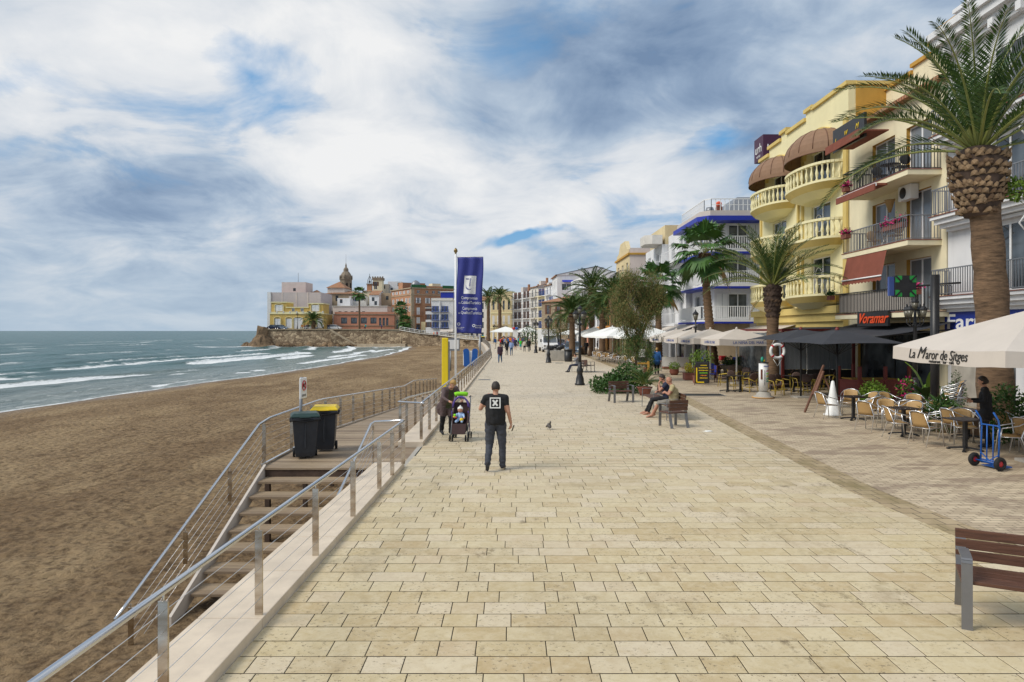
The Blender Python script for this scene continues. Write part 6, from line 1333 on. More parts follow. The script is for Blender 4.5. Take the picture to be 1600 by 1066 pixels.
def btext(s_, size, x, z, w):
    o = text(s_, size, 'white_paint', bn, (0, 0, 0), rot=(0, 0, 0), ext=.001, w=w)
    for v in o.data.vertices: v.co = Vector((v.co.x + x, -v.co.z, v.co.y + z))
    onb(o)
btext('Compromiso', .17, .60, 4.05, .66); btext('de', .09, .19, 3.84, .09); btext('CalidadTurística', .17, .66, 3.86, .80); btext('Compromís', .17, .60, 3.62, .60); btext('de', .09, .17, 3.43, .09); btext('QualitatTurística', .17, .66, 3.45, .84)
q = MB(); 
def strip(pts, w, m, off=-.002):
    for a, b_ in zip(pts, pts[1:]): q.bar((a[0], off, a[1]), (b_[0], off, b_[1]), w, .002, m, up=(0, 1, 0))
for k in range(12): q.box(.36 + k * .04, .40 + k * .04, -.001, .001, 4.22, 4.95, 'white_paint')
o = q.build('emblem_field', bn); onb(o); q = MB(); strip([(.42, 4.82), (.55, 4.82)], .04, 'banner_blue'); strip([(.64, 4.82), (.78, 4.82)], .04, 'banner_blue'); strip([(.60, 4.84), (.60, 4.6), (.60, 4.52)], .04, 'banner_blue'); strip([(.60 - .17 * math.cos(a), 4.58 - .19 * math.sin(a)) for a in [PI * k / 10 for k in range(11)]], .045, 'banner_blue'); strip([(.43, 4.7), (.43, 4.58)], .04, 'banner_blue'); strip([(.77, 4.7), (.77, 4.58)], .04, 'banner_blue'); o = q.build('emblem_symbol', bn); onb(o)
for (x, z) in ((.16, 2.98), (.78, 2.94)):
    q = MB(); strip([(x + .05 * math.cos(a), z + .05 * math.sin(a)) for a in [2 * PI * k / 14 for k in range(15)]], .025, 'white_paint'); o = q.build('small_logo', bn); onb(o)
btext('Diputació', .075, 1.0 - .04, 2.95, .24); btext('Barcelona', .075, .96, 2.87, .24); btext('Generalitat de', .05, .25, 2.85, .3); btext('Catalunya', .05, .22, 2.79, .24)
# yellow slab post
t = thing('information_post', 'tall flat bright yellow slab post beside the banner pole', 'post', (gx(695.5, 28.6), 28.6, -1.4)); q = MB(); q.box(-.135, .135, -.07, .05, .4, 3.9, 'sign_yellow'); q.build('panel', t, bevel=.03); q = MB(); q.box(.136, .19, -.04, .06, 0, 3.75, 'grey_metal'); q.box(-.1, .1, -.03, .03, 0, .4, 'grey_metal'); q.build('support', t)
t = thing('notice_board', 'white and grey notice board on a post behind the banner pole', 'sign', (gx(704, 75), 75, -1.6)); q = MB(); q.box(-1.0, 1.0, -.05, .05, 2.2, 3.6, 'grey_metal'); q.box(-.9, .9, -.07, -.05, 2.4, 3.4, 'white_paint'); q.build('board', t); q = MB(); q.tube([(0, 0, 0), (0, 0, 2.2)], .08, 'grey_metal', 6); q.build('post', t)
for i, (px, lab) in enumerate(((729.5, 'upright blue slide-shaped board on the beach, left of the pair'), (740.5, 'upright blue slide-shaped board on the beach, right of the pair'))):
    t = thing('pedalo_slide', lab, 'beach equipment', (gx(px, 84), 84, -1.58), 0, 'pair of blue boards standing on the beach'); q = MB(); w = .36; pl = [(-w, 0), (w, 0), (w * 1.0, 1.2), (w, 1.9)] + [(w * math.cos(a), 1.9 + .3 * math.sin(a)) for a in [PI * k / 8 for k in range(1, 8)]] + [(-w, 1.9), (-w * .9, 1.2)]; q.prism(pl, -.08, .08, 'pharm_blue' if 0 else 'blue_paint'); o = q.build('board', t, rot=(R(88), R(4 if i else -3), 0), loc=(0, 0, 0)); o.data.materials[0] = MT['hand_truck_blue']
    q = MB(); q.box(-.48, .48, .1, .3, .1, 1.9, 'white_plastic'); q.build('float', t, bevel=.05)
q = MB(); q.tube([(0, 0, -1.6), (0, 0, 2.3)], .13, 'grey_metal', 8); tag(q.build('beach_post', loc=(gx(750, 88), 88, 0)), 'grey pole on the beach just behind the far railing', 'post')
# bollard, concrete planter, kiosk column
t = thing('litter_bin', 'dark cylindrical litter bin near the first bench', 'bin', (gx(888, 62), 62, 0)); q = MB(); q.lathe([(.32, 0), (.36, .1), (.36, 1.0)], 'black_metal', 16); q.build('body', t); q = MB(); q.lathe([(.40, 1.0), (.40, 1.1), (.25, 1.13), (.24, 1.08)], 'black_metal', 16); q.build('rim', t)
t = thing('concrete_block', 'grey concrete block with a dark sculpture behind the second lamp', 'planter', (gx(868.5, 64), 64, 0)); q = MB(); q.box(-.95, .95, -.8, .8, 0, .95, 'concrete'); q.build('block', t, bevel=.03); q = MB(); rr = random.Random(4)
for k in range(9): q.ell((rr.uniform(-.8, .6), rr.uniform(-.3, .3), 1.1 + rr.uniform(0, .25)), (.32, .25, .2), 'black_metal', 8, 6)
q.build('sculpture', t)
t = thing('advert_column', 'white cylindrical sign column with coloured lettering on a weighted base', 'sign', (10.5, 28.5, 0)); q = MB(); q.lathe([(.19, .3), (.19, 1.45)], 'white_plastic', 24); o = q.build('drum', t)
for k, c_ in enumerate(('red_plastic', 'lime', 'bin_yellow', 'led_green', 'sign_teal')): scribble(o, .10, -.178, 1.14 - k * .11, .13, .05, c_, (0, R(-16), R(24)), k)
scribble(o, -.02, -.194, .85, .62, .035, 'ink', (0, R(90), 0), 9); scribble(o, .04, -.195, 1.33, .22, .05, 'pharm_blue', (0, 0, R(8)), 5); q = MB(); q.box(-.1, -.02, -.2, -.19, .78, 1.2, 'terracotta'); q.build('picture', o, (-.08, .03, 0))
q = MB(); q.lathe([(.42, 0), (.42, .06), (.3, .1), (.28, .2), (.1, .3)], 'concrete', 14); q.lathe([(.45, -.01), (.45, .02)], 'orange_wall', 14, (-.02, 0, .02)); q.build('base', t); q = MB(); q.lathe([(.2, 1.45), (.22, 1.48), (.05, 1.5)], 'black_metal', 16); q.ell((-.05, 0, 1.6), (.07, .06, .12), 'sign_teal', 8, 6); q.ell((.02, 0, 1.55), (.05, .05, .05), 'bin_yellow', 8, 6); q.build('cap_ornament', t)
# lifebuoy on the palm
t = thing('lifebuoy', 'white lifebuoy with red bands hung on the dark palm trunk', 'lifebuoy', (12.62, 32.45, 1.83)); q = MB(); q.tube([(.32 * math.cos(a), 0, .32 * math.sin(a)) for a in [2 * PI * k / 28 for k in range(28)]], .075, 'white_plastic', 10, closed=True); q.build('ring', t)
for k in range(4):
    a0 = PI / 4 + k * PI / 2; q = MB(); q.tube([(.32 * math.cos(a), 0, .32 * math.sin(a)) for a in (a0 - .13, a0, a0 + .13)], .08, 'red_plastic', 10); q.build('band', t)
q = MB(); q.tube([(-.28, 0, .3), (-.1, 0, .62), (.2, 0, .60), (.28, 0, .3)], .012, 'white_cloth', 5); q.tube([(-.2, 0, -.38), (.0, 0, -.7), (.22, 0, -.36)], .012, 'white_cloth', 5); q.build('rope', t)
t = thing('traffic_cone', 'tall white plaster-like cone beside the leaning easel', 'cone', (10.62, 22.6, 0)); q = MB(); q.lathe([(.29, 0), (.29, .04), (.25, .06), (.12, .7), (.05, 1.12), (.02, 1.15)], 'white_plastic', 20); q.build('cone', t)
t = thing('easel', 'dark wooden easel frame leaning over the white cone', 'easel', (10.45, 23.4, 0)); q = MB(); q.bar((-.42, 0, 0), (.28, .1, 1.62), .07, .05, 'brown_wood'); q.build('leg', t); q = MB(); q.bar((.72, -.2, .03), (.2, .1, 1.4), .05, .05, 'brown_wood'); q.build('leg', t); q = MB(); q.bar((-.12, -.05, .62), (.22, .05, 1.42), .16, .05, 'brown_wood'); q.build('board', t)
t = thing('menu_board', 'black chalkboard with yellow lettering on a rounded wooden frame', 'sign', (gx(1097, 35.2), 35.2, 0), R(-12)); q = MB(); q.box(-.34, .34, -.04, .04, .08, 1.2, 'ink'); q.lathe([(.34, -.041), (.34, .039)], 'ink', 16, X=Matrix.Translation((0, 0, .34)) @ Matrix.Rotation(R(90), 4, 'X')) if False else None; q.build('board', t, bevel=.03); q = MB(); q.box(-.38, -.345, -.06, .06, .0, 1.0, 'brown_wood'); q.box(-.30, -.24, -.052, -.042, .12, .9, 'bin_yellow'); q.box(-.3, .1, -.052, -.042, .12, .18, 'bin_yellow'); q.build('frame', t)
for k, (w_, c_) in enumerate(((.28, 'bin_yellow'), (.46, 'bin_yellow'), (.48, 'bin_yellow'), (.4, 'lime'), (.28, 'orange_top'), (.36, 'bin_yellow'))): scribble(t, .07, -.046, 1.02 - k * .13, w_, .055, c_, seed=k)
t = thing('menu_stand', 'wooden menu stand with white sheets behind the shrub', 'sign', (gx(1003, 43), 43, 0)); q = MB(); q.box(-.36, .36, -.04, .04, .9, 1.75, 'ink'); q.box(-.2, .2, -.05, -.04, 1.15, 1.65, 'white_plastic'); q.build('board', t); q = MB(); 
for x in (-.4, .4): q.box(x - .05, x + .05, -.15, .15, 0, .9, 'ochre')
q.box(-.35, .35, -.1, .1, .7, .8, 'ochre'); q.build('frame', t)
# pharmacy cross and tall black post
t = thing('sign_post', 'thick black post in front of the pharmacy', 'post', (12.45, 20.1, 0)); q = MB(); q.lathe([(.12, 0), (.12, 4.45)], 'black_metal', 16); q.build('post', t); q = MB(); q.lathe([(.15, 2.3), (.15, 2.36)], 'black_metal', 16); q.lathe([(.17, 0), (.17, .25), (.13, .3)], 'black_metal', 16); q.build('collar', t)
t = thing('pharmacy_cross', 'dark pharmacy display with green corner panels on a bracket', 'sign', (gx(1413, 21.6), 21.6, gz(447.5, 21.6))); q = MB(); s_ = .34
q.box(-s_, s_, -.09, .09, -s_, s_, 'black_metal'); q.build('housing', t, bevel=.01)
for sx in (-1, 1):
    for sz in (-1, 1):
        q = MB(); q.add([(sx * .33, -.095, sz * .33), (sx * .12, -.095, sz * .33), (sx * .12, -.095, sz * .22), (sx * .22, -.095, sz * .12), (sx * .33, -.095, sz * .12)], [(0, 1, 2, 3, 4)], 'led_green'); q.build('green_panel', t)
        q = MB(); q.bar((sx * .14, -.1, sz * .14), (sx * .33, -.1, sz * .33), .05, .02, 'black_metal', up=(0, 1, 0)); q.build('spoke', t)
q = MB(); q.box(-.5, -.345, -.05, .05, -.3, .3, 'dusk_blue'); q.tube([(s_, 0, 0), (.85, -.3, .05), (1.2, -.9, .05)], .03, 'black_metal', 6); q.build('bracket', t)
# vehicles
def wheel(parent, x, y, r_=.32, w=.2):
    q = MB(); X = Matrix.Translation((0, 0, 0)) @ Matrix.Rotation(R(90), 4, 'Y'); q.lathe([(r_ * .6, -w / 2), (r_ * .95, -w / 2), (r_, -w / 3), (r_, w / 3), (r_ * .95, w / 2), (r_ * .6, w / 2)], 'rubber', 18, X=X); o = q.build('wheel', parent, (x, y, r_)); q = MB(); q.lathe([(r_ * .6, -w / 2 - .003), (r_ * .5, -w / 2 + .02), (.05, -w / 2 + .01)], 'alu', 12, X=X); q.lathe([(r_ * .6, w / 2 + .003), (r_ * .5, w / 2 - .02)], 'alu', 12, X=X); q.build('rim', o)
def car(label, x, y, rz, m, W_=1.75, L_=4.1, H=1.5, name='parked_car', group='parked cars'):
    t = thing(name, label, 'car', (x, y, 0), rz, group)       # nose at local -y
    prof = [(-L_ / 2, .3), (-L_ / 2, .62), (-L_ / 2 + .12, .72), (-L_ / 2 + .95, .92), (-L_ / 2 + 1.0, .93), (L_ / 2 - .25, .98), (L_ / 2, .9), (L_ / 2, .3)]
    q = MB(); cs = [(-1, 0), (-.97, .08), (.97, .08), (1, 0)]
    def ex(prof_, wf, m_, q_):
        n = len(prof_); vs = []
        for s_ in (-1, 1):
            for (yy, zz) in prof_: vs.append((s_ * wf(yy, zz), yy, zz))
        q_.add(vs, [tuple(range(n)), tuple(reversed(range(n, 2 * n)))] + [(i, i + n, (i + 1) % n + n, (i + 1) % n) for i in range(n)], m_)
    ex(prof, lambda yy, zz: W_ / 2 * (1 - .09 * (abs(yy) / (L_ / 2)) ** 3), m, q); q.build('body', t, bevel=.05)
    q = MB(); ex([(-L_ / 2 + .95, .9), (-.55, H - .06), (-.3, H), (L_ / 2 - 1.0, H), (L_ / 2 - .3, .96)], lambda yy, zz: W_ / 2 * (.96 if zz < 1.1 else .76), 'glass', q); q.build('window', t, bevel=.02)
    q = MB(); ex([(-.62, H - .085), (-.3, H + .012), (L_ / 2 - 1.0, H + .012), (L_ / 2 - .85, H - .05)], lambda yy, zz: W_ / 2 * .775, m, q); 
    for s_ in (-1, 1): q.bar((s_ * W_ * .475, -L_ / 2 + .97, .92), (s_ * W_ * .385, -.55, H - .04), .05, .05, m)
    q.build('roof', t, bevel=.03)
    for s_ in (-1, 1):
        q = MB(); q.ell((s_ * W_ * .36, -L_ / 2 + .06, .66), (.19, .1, .085), 'white_plastic', 10, 6); q.build('headlight', t); q = MB(); q.ell((s_ * (W_ / 2 + .09), -.75 - .3, 1.0), (.1, .06, .07), m, 8, 6); q.build('mirror', t)
        for yy in (-L_ / 2 + .78, L_ / 2 - .75): wheel(t, s_ * (W_ / 2 - .1), yy)
    q = MB(); q.box(-.42, .42, -L_ / 2 - .012, -L_ / 2 + .05, .48, .62, 'black_metal'); q.build('grille', t); q = MB(); q.box(-.26, .26, -L_ / 2 - .022, -L_ / 2 - .013, .37, .46, 'white_paint'); q.build('number_plate', t); return t
car('blue-grey car parked facing the camera beside the palms', 7.1, 80, R(-4), 'car_blue', 1.85, 4.2, 1.55); car('dark blue car behind the white van', gx(874, 104), 106, R(40), 'car_dark')
for i, (px, m, lab) in enumerate(((428, 'car_dark', 'dark car at the left end of the headland'), (438, 'car_blue', 'blue car before the golden mansion'), (485, 'white_paint', 'white car beside the low palm on the headland'), (522, 'white_paint', 'white car parked alone beside the church street'))): car(lab, gx(px, 205), 205.5, R(88), m, group='cars parked on the headland').location.z = HZ
t = thing('delivery_van', 'white delivery van with a tall box body facing the camera', 'van', (4.9, 92, 0), R(4)); q = MB(); q.box(-1.05, 1.05, -.6, 3.6, .55, 3.0, 'van_white'); q.build('cargo_box', t, bevel=.04)
q = MB(); W_ = 1.0; pr = [(-2.5, .35), (-2.5, .95), (-2.3, 1.12), (-1.75, 1.2), (-1.1, 2.15), (-.65, 2.2), (-.65, .35)]; n = len(pr); q.add([(s_ * W_, a, z) for s_ in (-1, 1) for a, z in pr], [tuple(range(n)), tuple(reversed(range(n, 2 * n)))] + [(i, i + n, (i + 1) % n + n, (i + 1) % n) for i in range(n)], 'van_white'); q.build('cab', t, bevel=.06)
q = MB(); q.add([(-.88, -1.74, 1.26), (.88, -1.74, 1.26), (.80, -1.16, 2.12), (-.80, -1.16, 2.12)], [(0, 1, 2, 3)], 'glass'); q.build('windscreen', t, (0, -.03, .02)); q = MB(); q.box(-.5, .5, -2.52, -2.5, .62, .85, 'black_metal'); q.build('grille', t)
q = MB(); q.box(-.95, .95, -2.56, -2.45, .3, .5, 'grey_metal'); q.build('bumper', t, bevel=.03)
for s_ in (-1, 1):
    q = MB(); q.ell((s_ * .78, -2.46, .82), (.16, .08, .12), 'lamp_glass', 8, 6); q.build('headlight', t); q = MB(); q.box(s_ * 1.18 - .09, s_ * 1.18 + .09, -1.6, -1.52, 1.3, 1.7, 'black_metal'); q.build('mirror', t)
    for yy in (-1.7, 2.4): wheel(t, s_ * .9, yy, .36, .24)
t = thing('motorcycle', 'dark scooter with a red top box behind the white parasols', 'motorcycle', (gx(1150, 41), 41.5, 0), R(95)); q = MB(); q.tube([(0, -.5, .75), (0, 0, .45), (0, .5, .7)], [.1, .16, .14], 'black_metal', 8); q.ell((0, -.45, .95), (.22, .2, .32), 'black_metal', 10, 8); q.ell((0, .2, .85), (.17, .4, .1), 'black_metal', 10, 6); q.build('body', t)
for yy in (-.65, .62): q = MB(); q.tube([(0, yy + .26 * math.cos(a), .3 + .26 * math.sin(a)) for a in [2 * PI * k / 20 for k in range(20)]], .06, 'rubber', 8, closed=True); q.build('wheel', t)
q = MB(); q.tube([(-.3, -.45, 1.2), (0, -.5, 1.15), (.3, -.45, 1.2)], .02, 'black_metal', 6); q.ell((-.32, -.5, 1.32), (.08, .02, .06), 'alu', 8, 6); q.build('handlebar', t); q = MB(); q.box(-.2, .2, .5, .85, 1.0, 1.28, 'red_plastic'); q.build('top_box', t, bevel=.05)
# ================================================================ TERRACES
def parasol(label, x, y, half, zedge, zapex, m, val=.2, rz=0, polem='white_paint', group=None, halfy=None, name='parasol', txt=None, pole_r=.035, ribs=True):
    t = thing(name, label, 'parasol', (x, y, 0), rz, group); hy = halfy or half; q = MB(); n = 10
    def edge():
        out = []
        for (a, b_) in (((-1, -1), (1, -1)), ((1, -1), (1, 1)), ((1, 1), (-1, 1)), ((-1, 1), (-1, -1))):
            for k in range(n): u = k / n; out.append(((a[0] + (b_[0] - a[0]) * u) * half, (a[1] + (b_[1] - a[1]) * u) * hy, 4 * u * (1 - u) ))
        return out
    E = edge(); rings = []
    for (f, zf, sag) in ((.06, 1, 0), (.35, .70, .03), (.7, .33, .06), (1.0, 0, .10)):
        rings.append([(x_ * f, y_ * f, zedge + (zapex - zedge) * zf + sag * (s_ - .5) * (-.5 if m != 'dark_cloth' else .4)) for x_, y_, s_ in E])
    rings.append([(x_ * 1.003, y_ * 1.003, zedge - val + .10 * (s_ - .5) * (-.4) + .012 * math.sin(i * 1.3)) for i, (x_, y_, s_) in enumerate(E)])
    if val <= 0: rings.pop()
    N_ = len(E); vs = [p for r_ in rings for p in r_]; q.add(vs, [(j * N_ + k, j * N_ + (k + 1) % N_, (j + 1) * N_ + (k + 1) % N_, (j + 1) * N_ + k) for j in range(len(rings) - 1) for k in range(N_)] + [tuple(range(N_))], m)
    can = q.build('canopy', t); md = can.modifiers.new('s', 'SOLIDIFY'); md.thickness = .006
    q = MB(); q.lathe([(.09, zapex - .02), (.07, zapex + .05), (.03, zapex + .12)], m if m != 'dark_cloth' else 'red_wood', 8); q.build('cap', t)
    q = MB(); q.tube([(0, 0, .05), (0, 0, zapex)], pole_r, polem, 8); q.build('pole', t); q = MB(); q.box(-.3, .3, -.3, .3, 0, .06, 'concrete'); q.build('foot', t)
    if ribs:
        for k in range(8):
            e = E[k * n // 2]; q = MB(); q.tube([(0, 0, zapex - .04), (e[0] * .98, e[1] * .98, zedge - .02)], .014, polem, 4); o = q.build('rib', t); q = MB(); q.tube([(0, 0, zedge - .45), (e[0] * .5, e[1] * .5, zedge + (zapex - zedge) * .47)], .012, polem, 4); q.build('strut', o)
    return t, can
# big cream parasol of the first terrace
t, can = parasol('big cream square parasol lettered along its valance, over the wicker chairs', 11.15, 14.45, 2.0, 2.40, 3.24, 'cream_cloth', .30, R(-2.5), group=None)
text('La', .30, 'ink', can, (-2.02, 1.15, 2.27), rot=(R(90), 0, R(-90)), shear=.3); text('M', .38, 'ink', can, (-2.02, .80, 2.30), rot=(R(90), 0, R(-90)), shear=.6); text('aror de Sitges', .30, 'ink', can, (-2.02, -.15, 2.27), rot=(R(90), 0, R(-90)), shear=.3, w=1.5)
text('restaurant · bar · café', .1, 'ink', can, (-2.02, .0, 2.135), rot=(R(90), 0, R(-90)), w=.9)
# dark grey parasols of the second terrace
parasol('dark grey square parasol over the yellow cane chairs, nearer one', 12.0, 25.2, 1.65, 2.35, 2.82, 'dark_cloth', .0, R(8), 'black_metal', group='dark grey parasols', pole_r=.04)
parasol('dark grey square parasol over the yellow cane chairs, farther one', 12.1, 28.6, 1.65, 2.42, 2.85, 'dark_cloth', .0, R(4), 'black_metal', group='dark grey parasols', pole_r=.04)
# white parasols of the third terrace
ls = ['nearest of the four off-white parasols with printed valance', 'second off-white parasol counting from the palm with the lifebuoy', 'third off-white parasol counting from the palm with the lifebuoy', 'farthest of the four off-white parasols with printed valance']
for i, (px, Y) in enumerate(((1151, 36.2), (1110, 39.4), (1083, 42.8), (1057, 46.2))):
    t, can = parasol(ls[i], gx(px, Y), Y, 1.45, 2.36, 2.88, 'cream_cloth', .32, R(3), group='off-white parasols with printed valances', pole_r=.045)
    text('LA NIÑA DEL MAR', .2, 'dusk_blue', can, (0.05, -1.462, 2.19), w=1.6); text('restaurant', .09, 'dusk_blue', can, (1.08, -1.462, 2.18), w=.36); text('LA NIÑA DEL MAR', .2, 'dusk_blue', can, (-1.462, 0, 2.19), rot=(R(90), 0, R(-90)), w=1.6)
ls = ['white parasol before the orange house, rightmost of the far group', 'white parasol left of the tamarisk, second of the far group', 'white parasol over the far wicker chairs, third of the far group', 'white parasol beyond the blue car, near the stone house']
for i, (px, Y, hf) in enumerate(((1010, 53, 2.0), (973, 57, 2.0), (957, 62, 2.2), (928, 74, 1.9))): parasol(ls[i], gx(px, Y), Y, hf, 2.35, 3.15, 'white_cloth', .15, R(10), group='white parasols of the far terrace', ribs=False)
parasol('small white parasol in front of the stone house', gx(893, 112), 112, 1.9, 2.3, 3.1, 'white_cloth', .15, 0, ribs=False)
for i, (px, Y, lab) in enumerate(((790, 152, 'flat white parasol before the yellow mansion'), (824, 150, 'flat white parasol before the far white terrace'))): parasol(lab, gx(px, Y), Y, 3.4 - i, 2.6, 3.7, 'white_cloth', .15, 0, group='flat white parasols at the far end', ribs=False)
# wall-mounted awnings
def shop_awning(label, x, z, y0, y1, out, drop, m, val=.25):
    t = thing('shop_awning', label, 'awning', (x, y0, z)); q = MB(); w = y1 - y0
    a = [(0, 0, 0), (0, w, 0), (-out, w, -drop), (-out, 0, -drop)]; nn = 14; N_ = 9; vs = [(-out * j / 8, w * i / nn, -drop * j / 8 - .10 * math.sin(PI * j / 8) - .03 * math.sin(PI * 2 * i / nn) * math.sin(PI * j / 8)) for j in range(N_) for i in range(nn + 1)]
    q.add(vs, [(j * (nn + 1) + i, j * (nn + 1) + i + 1, (j + 1) * (nn + 1) + i + 1, (j + 1) * (nn + 1) + i) for j in range(N_ - 1) for i in range(nn)], m, True); q.add([(-out, 0, -drop), (-out, w, -drop), (-out, w, -drop - val), (-out, 0, -drop - val)], [(0, 1, 2, 3)], m)
    o = q.build('fabric', t); md = o.modifiers.new('s', 'SOLIDIFY'); md.thickness = .01; q = MB(); q.tube([(-out, 0, -drop), (-out, w, -drop)], .035, 'white_paint' if m != 'dark_cloth' else 'black_metal', 6); q.tube([(0, .1, -.3), (-out * .98, .1, -drop)], .03, 'white_paint' if m != 'dark_cloth' else 'black_metal', 6); q.tube([(0, w - .1, -.3), (-out * .98, w - .1, -drop)], .03, 'white_paint' if m != 'dark_cloth' else 'black_metal', 6); q.build('arm', t); return t
shop_awning('wide dark grey awning of the bar under the lowest balcony', 16.9, 3.15, 26.0, 33.6, 3.7, .62, 'dark_cloth', .12)
shop_awning('black retractable blind of the glazed restaurant below the hotel', 16.5, 3.0, 34.6, 40, .9, .35, 'dark_cloth', .3)
shop_awning('large cream awning under the hotel beside the off-white parasols', 16.9, 3.2, 40.3, 46.8, 4.2, .85, 'cream_cloth', .3)
shop_awning('long cream awning below the blue-edged block', 14.8, 3.3, 54.2, 64, 3.2, .9, 'cream_cloth', .25)
shop_awning('cream awning of the tall white house with the yellow attic', 14.9, 3.3, 68, 79, 3.0, .9, 'cream_cloth', .25)
shop_awning('ochre striped awning before the orange house', 14.0, 3.6, 84, 99, 4.5, 1.0, 'orange_wall', .2)
# glazed restaurant front
t = thing('glass_pavilion', 'maroon framed glazed terrace front below the yellow hotel', 'terrace front', (14.6, 33.7, 0)); q = MB()
for (x0, x1, z0, z1) in ((-1.3, -1.18, 0, 2.9), (2.2, 2.32, 0, 2.9), (-1.18, 2.2, 2.78, 2.9)): q.box(x0, x1, -.06, .06, z0, z1, 'red_wood')
q.box(-1.3, -1.18, .07, 6.5, 2.78, 2.9, 'red_wood'); q.box(-1.3, -1.18, .07, 6.5, 0, .1, 'red_wood'); q.build('frame', t)
for k in range(5): q = MB(); q.box(-1.25, -1.22, .1 + k * 1.28, 1.3 + k * 1.28, .1, 2.7, 'curtain_glass'); q.build('glass_panel', t)
for k in range(3): q = MB(); q.box(-1.15 + k * 1.12, -.08 + k * 1.12, -.01, .01, .9, 2.7, 'curtain_glass'); q.box(-1.15 + k * 1.12, -.08 + k * 1.12, -.03, .03, 0, .88, 'dark_inside'); q.build('glass_panel', t)
# red fence planter
t = thing('terrace_fence', 'dark red wooden terrace fence with tall square posts', 'fence', (13.2, 27.6, 0)); 
for x, y in ((0, 0), (.55, -.6), (1.7, -.35), (2.8, -.1), (1.4, 1.6)): q = MB(); q.box(x - .06, x + .06, y - .06, y + .06, 0, 1.38, 'red_wood'); q.build('post', t, bevel=.008)
for (a, b_) in (((0, 0), (.55, -.6)), ((.55, -.6), (1.7, -.35)), ((1.7, -.35), (2.8, -.1))):
    q = MB(); q.bar((a[0], a[1], .42), (b_[0], b_[1], .42), .04, .78, 'red_wood'); q.bar((a[0], a[1], .83), (b_[0], b_[1], .83), .12, .05, 'red_wood'); q.build('panel', t)
q = MB(); q.box(.7, 2.6, .3, 1.2, .80, .84, 'ochre'); q.build('shelf', t)
# string lights and small things
def chair_alu():
    t = thing('cafe_chair', 'x', 'chair'); q = MB()       # faces local +y
    n = 8; vs = []
    for j in range(5):
        for i in range(n + 1): u = -1 + 2 * i / n; vs.append((u * .225, -.2 + j * .105, .455 - .02 * (1 - u * u) - (.02 if j == 4 else 0)))
    q.add(vs, [(j * (n + 1) + i, j * (n + 1) + i + 1, (j + 1) * (n + 1) + i + 1, (j + 1) * (n + 1) + i) for j in range(4) for i in range(n)], 'wicker', True); o = q.build('seat', t); md = o.modifiers.new('s', 'SOLIDIFY'); md.thickness = .02
    q = MB(); vs = []
    for j in range(6):
        z = .46 + j * .075
        for i in range(n + 1): a = R(-52 + 104 * i / n); k = 1 - .12 * abs(i / n - .5) * 2 * (j / 5); vs.append((math.sin(a) * .27, -.04 - math.cos(a) * .21 - .09 * j / 5, z * 1.0 if j < 5 else .46 + 5 * .075 - .05 * (abs(i / n - .5) * 2) ** 2))
    q.add(vs, [(j * (n + 1) + i, j * (n + 1) + i + 1, (j + 1) * (n + 1) + i + 1, (j + 1) * (n + 1) + i) for j in range(5) for i in range(n)], 'wicker', True); o = q.build('backrest', t); md = o.modifiers.new('s', 'SOLIDIFY'); md.thickness = .02
    q = MB(); loop = [(-.27, .19, .62), (-.29, .05, .655), (-.285, -.12, .70), (-.21, -.29, .80), (-.08, -.36, .845), (.08, -.36, .845), (.21, -.29, .80), (.285, -.12, .70), (.29, .05, .655), (.27, .19, .62)]
    q.tube(loop, .0135, 'alu', 7); q.tube([(-.23, .22, .43), (.23, .22, .43), (.23, -.2, .43), (-.23, -.2, .43)], .011, 'alu', 6, closed=True); q.build('arm_frame', t)
    for s_ in (-1, 1):
        q = MB(); q.tube([(s_ * .27, .19, .62), (s_ * .265, .22, .42), (s_ * .28, .27, 0)], .0135, 'alu', 7); q.build('leg', t)
        q = MB(); q.tube([(s_ * .2, -.29, .79), (s_ * .24, -.16, .43), (s_ * .25, -.30, 0)], .0125, 'alu', 7); q.build('leg', t)
    return t
def table(m='table_dark', w=.68, h=.74):
    t = thing('cafe_table', 'x', 'table'); q = MB(); q.box(-w / 2, w / 2, -w / 2, w / 2, h - .028, h, m); q.build('table_top', t, bevel=.008)
    q = MB(); q.box(-.04, .04, -.04, .04, .07, h - .029, 'black_metal'); q.build('column', t, bevel=.005)
    for k in range(4): q = MB(); a = PI / 4 + k * PI / 2; q.bar((0, 0, .075), (.33 * math.cos(a), .33 * math.sin(a), .035), .05, .04, 'black_metal'); q.box(.33 * math.cos(a) - .03, .33 * math.cos(a) + .03, .33 * math.sin(a) - .03, .33 * math.sin(a) + .03, 0, .034, 'black_metal'); q.build('leg', t)
    return t
c0 = chair_alu(); t0 = table(); used = [0, 0]
def place(proto, idx, label, x, y, rz, group, z=0.0, scale=None):
    if not used[idx]:
        used[idx] = 1; KIDS[proto.name] = list(proto.children_recursive); proto.location = (x, y, z); proto.rotation_euler = (0, 0, rz); proto['label'] = label; proto['group'] = group; return proto
    return dup(proto, label, (x, y, z), rz, group, scale)
G1 = 'aluminium and wicker chairs under the big cream parasol'; G2 = 'dark square tables under the big cream parasol'
TB = [(10.75, 21.5, 'leftmost dark square table, beside the white cone'), (10.5, 18.3, 'dark square table in the middle of the front row'), (10.62, 16.0, 'dark square table beside the blue hand truck'), (11.75, 20.3, 'dark table in the second row under the parasol'), (11.95, 17.9, 'dark table the waitress stands at'), (13.1, 17.0, 'dark table at the right edge by the hedge'), (12.5, 15.3, 'dark table at the right edge behind the hand truck')]
for (x, y, lab) in TB: place(t0, 1, lab, x, y, R(8), G2)
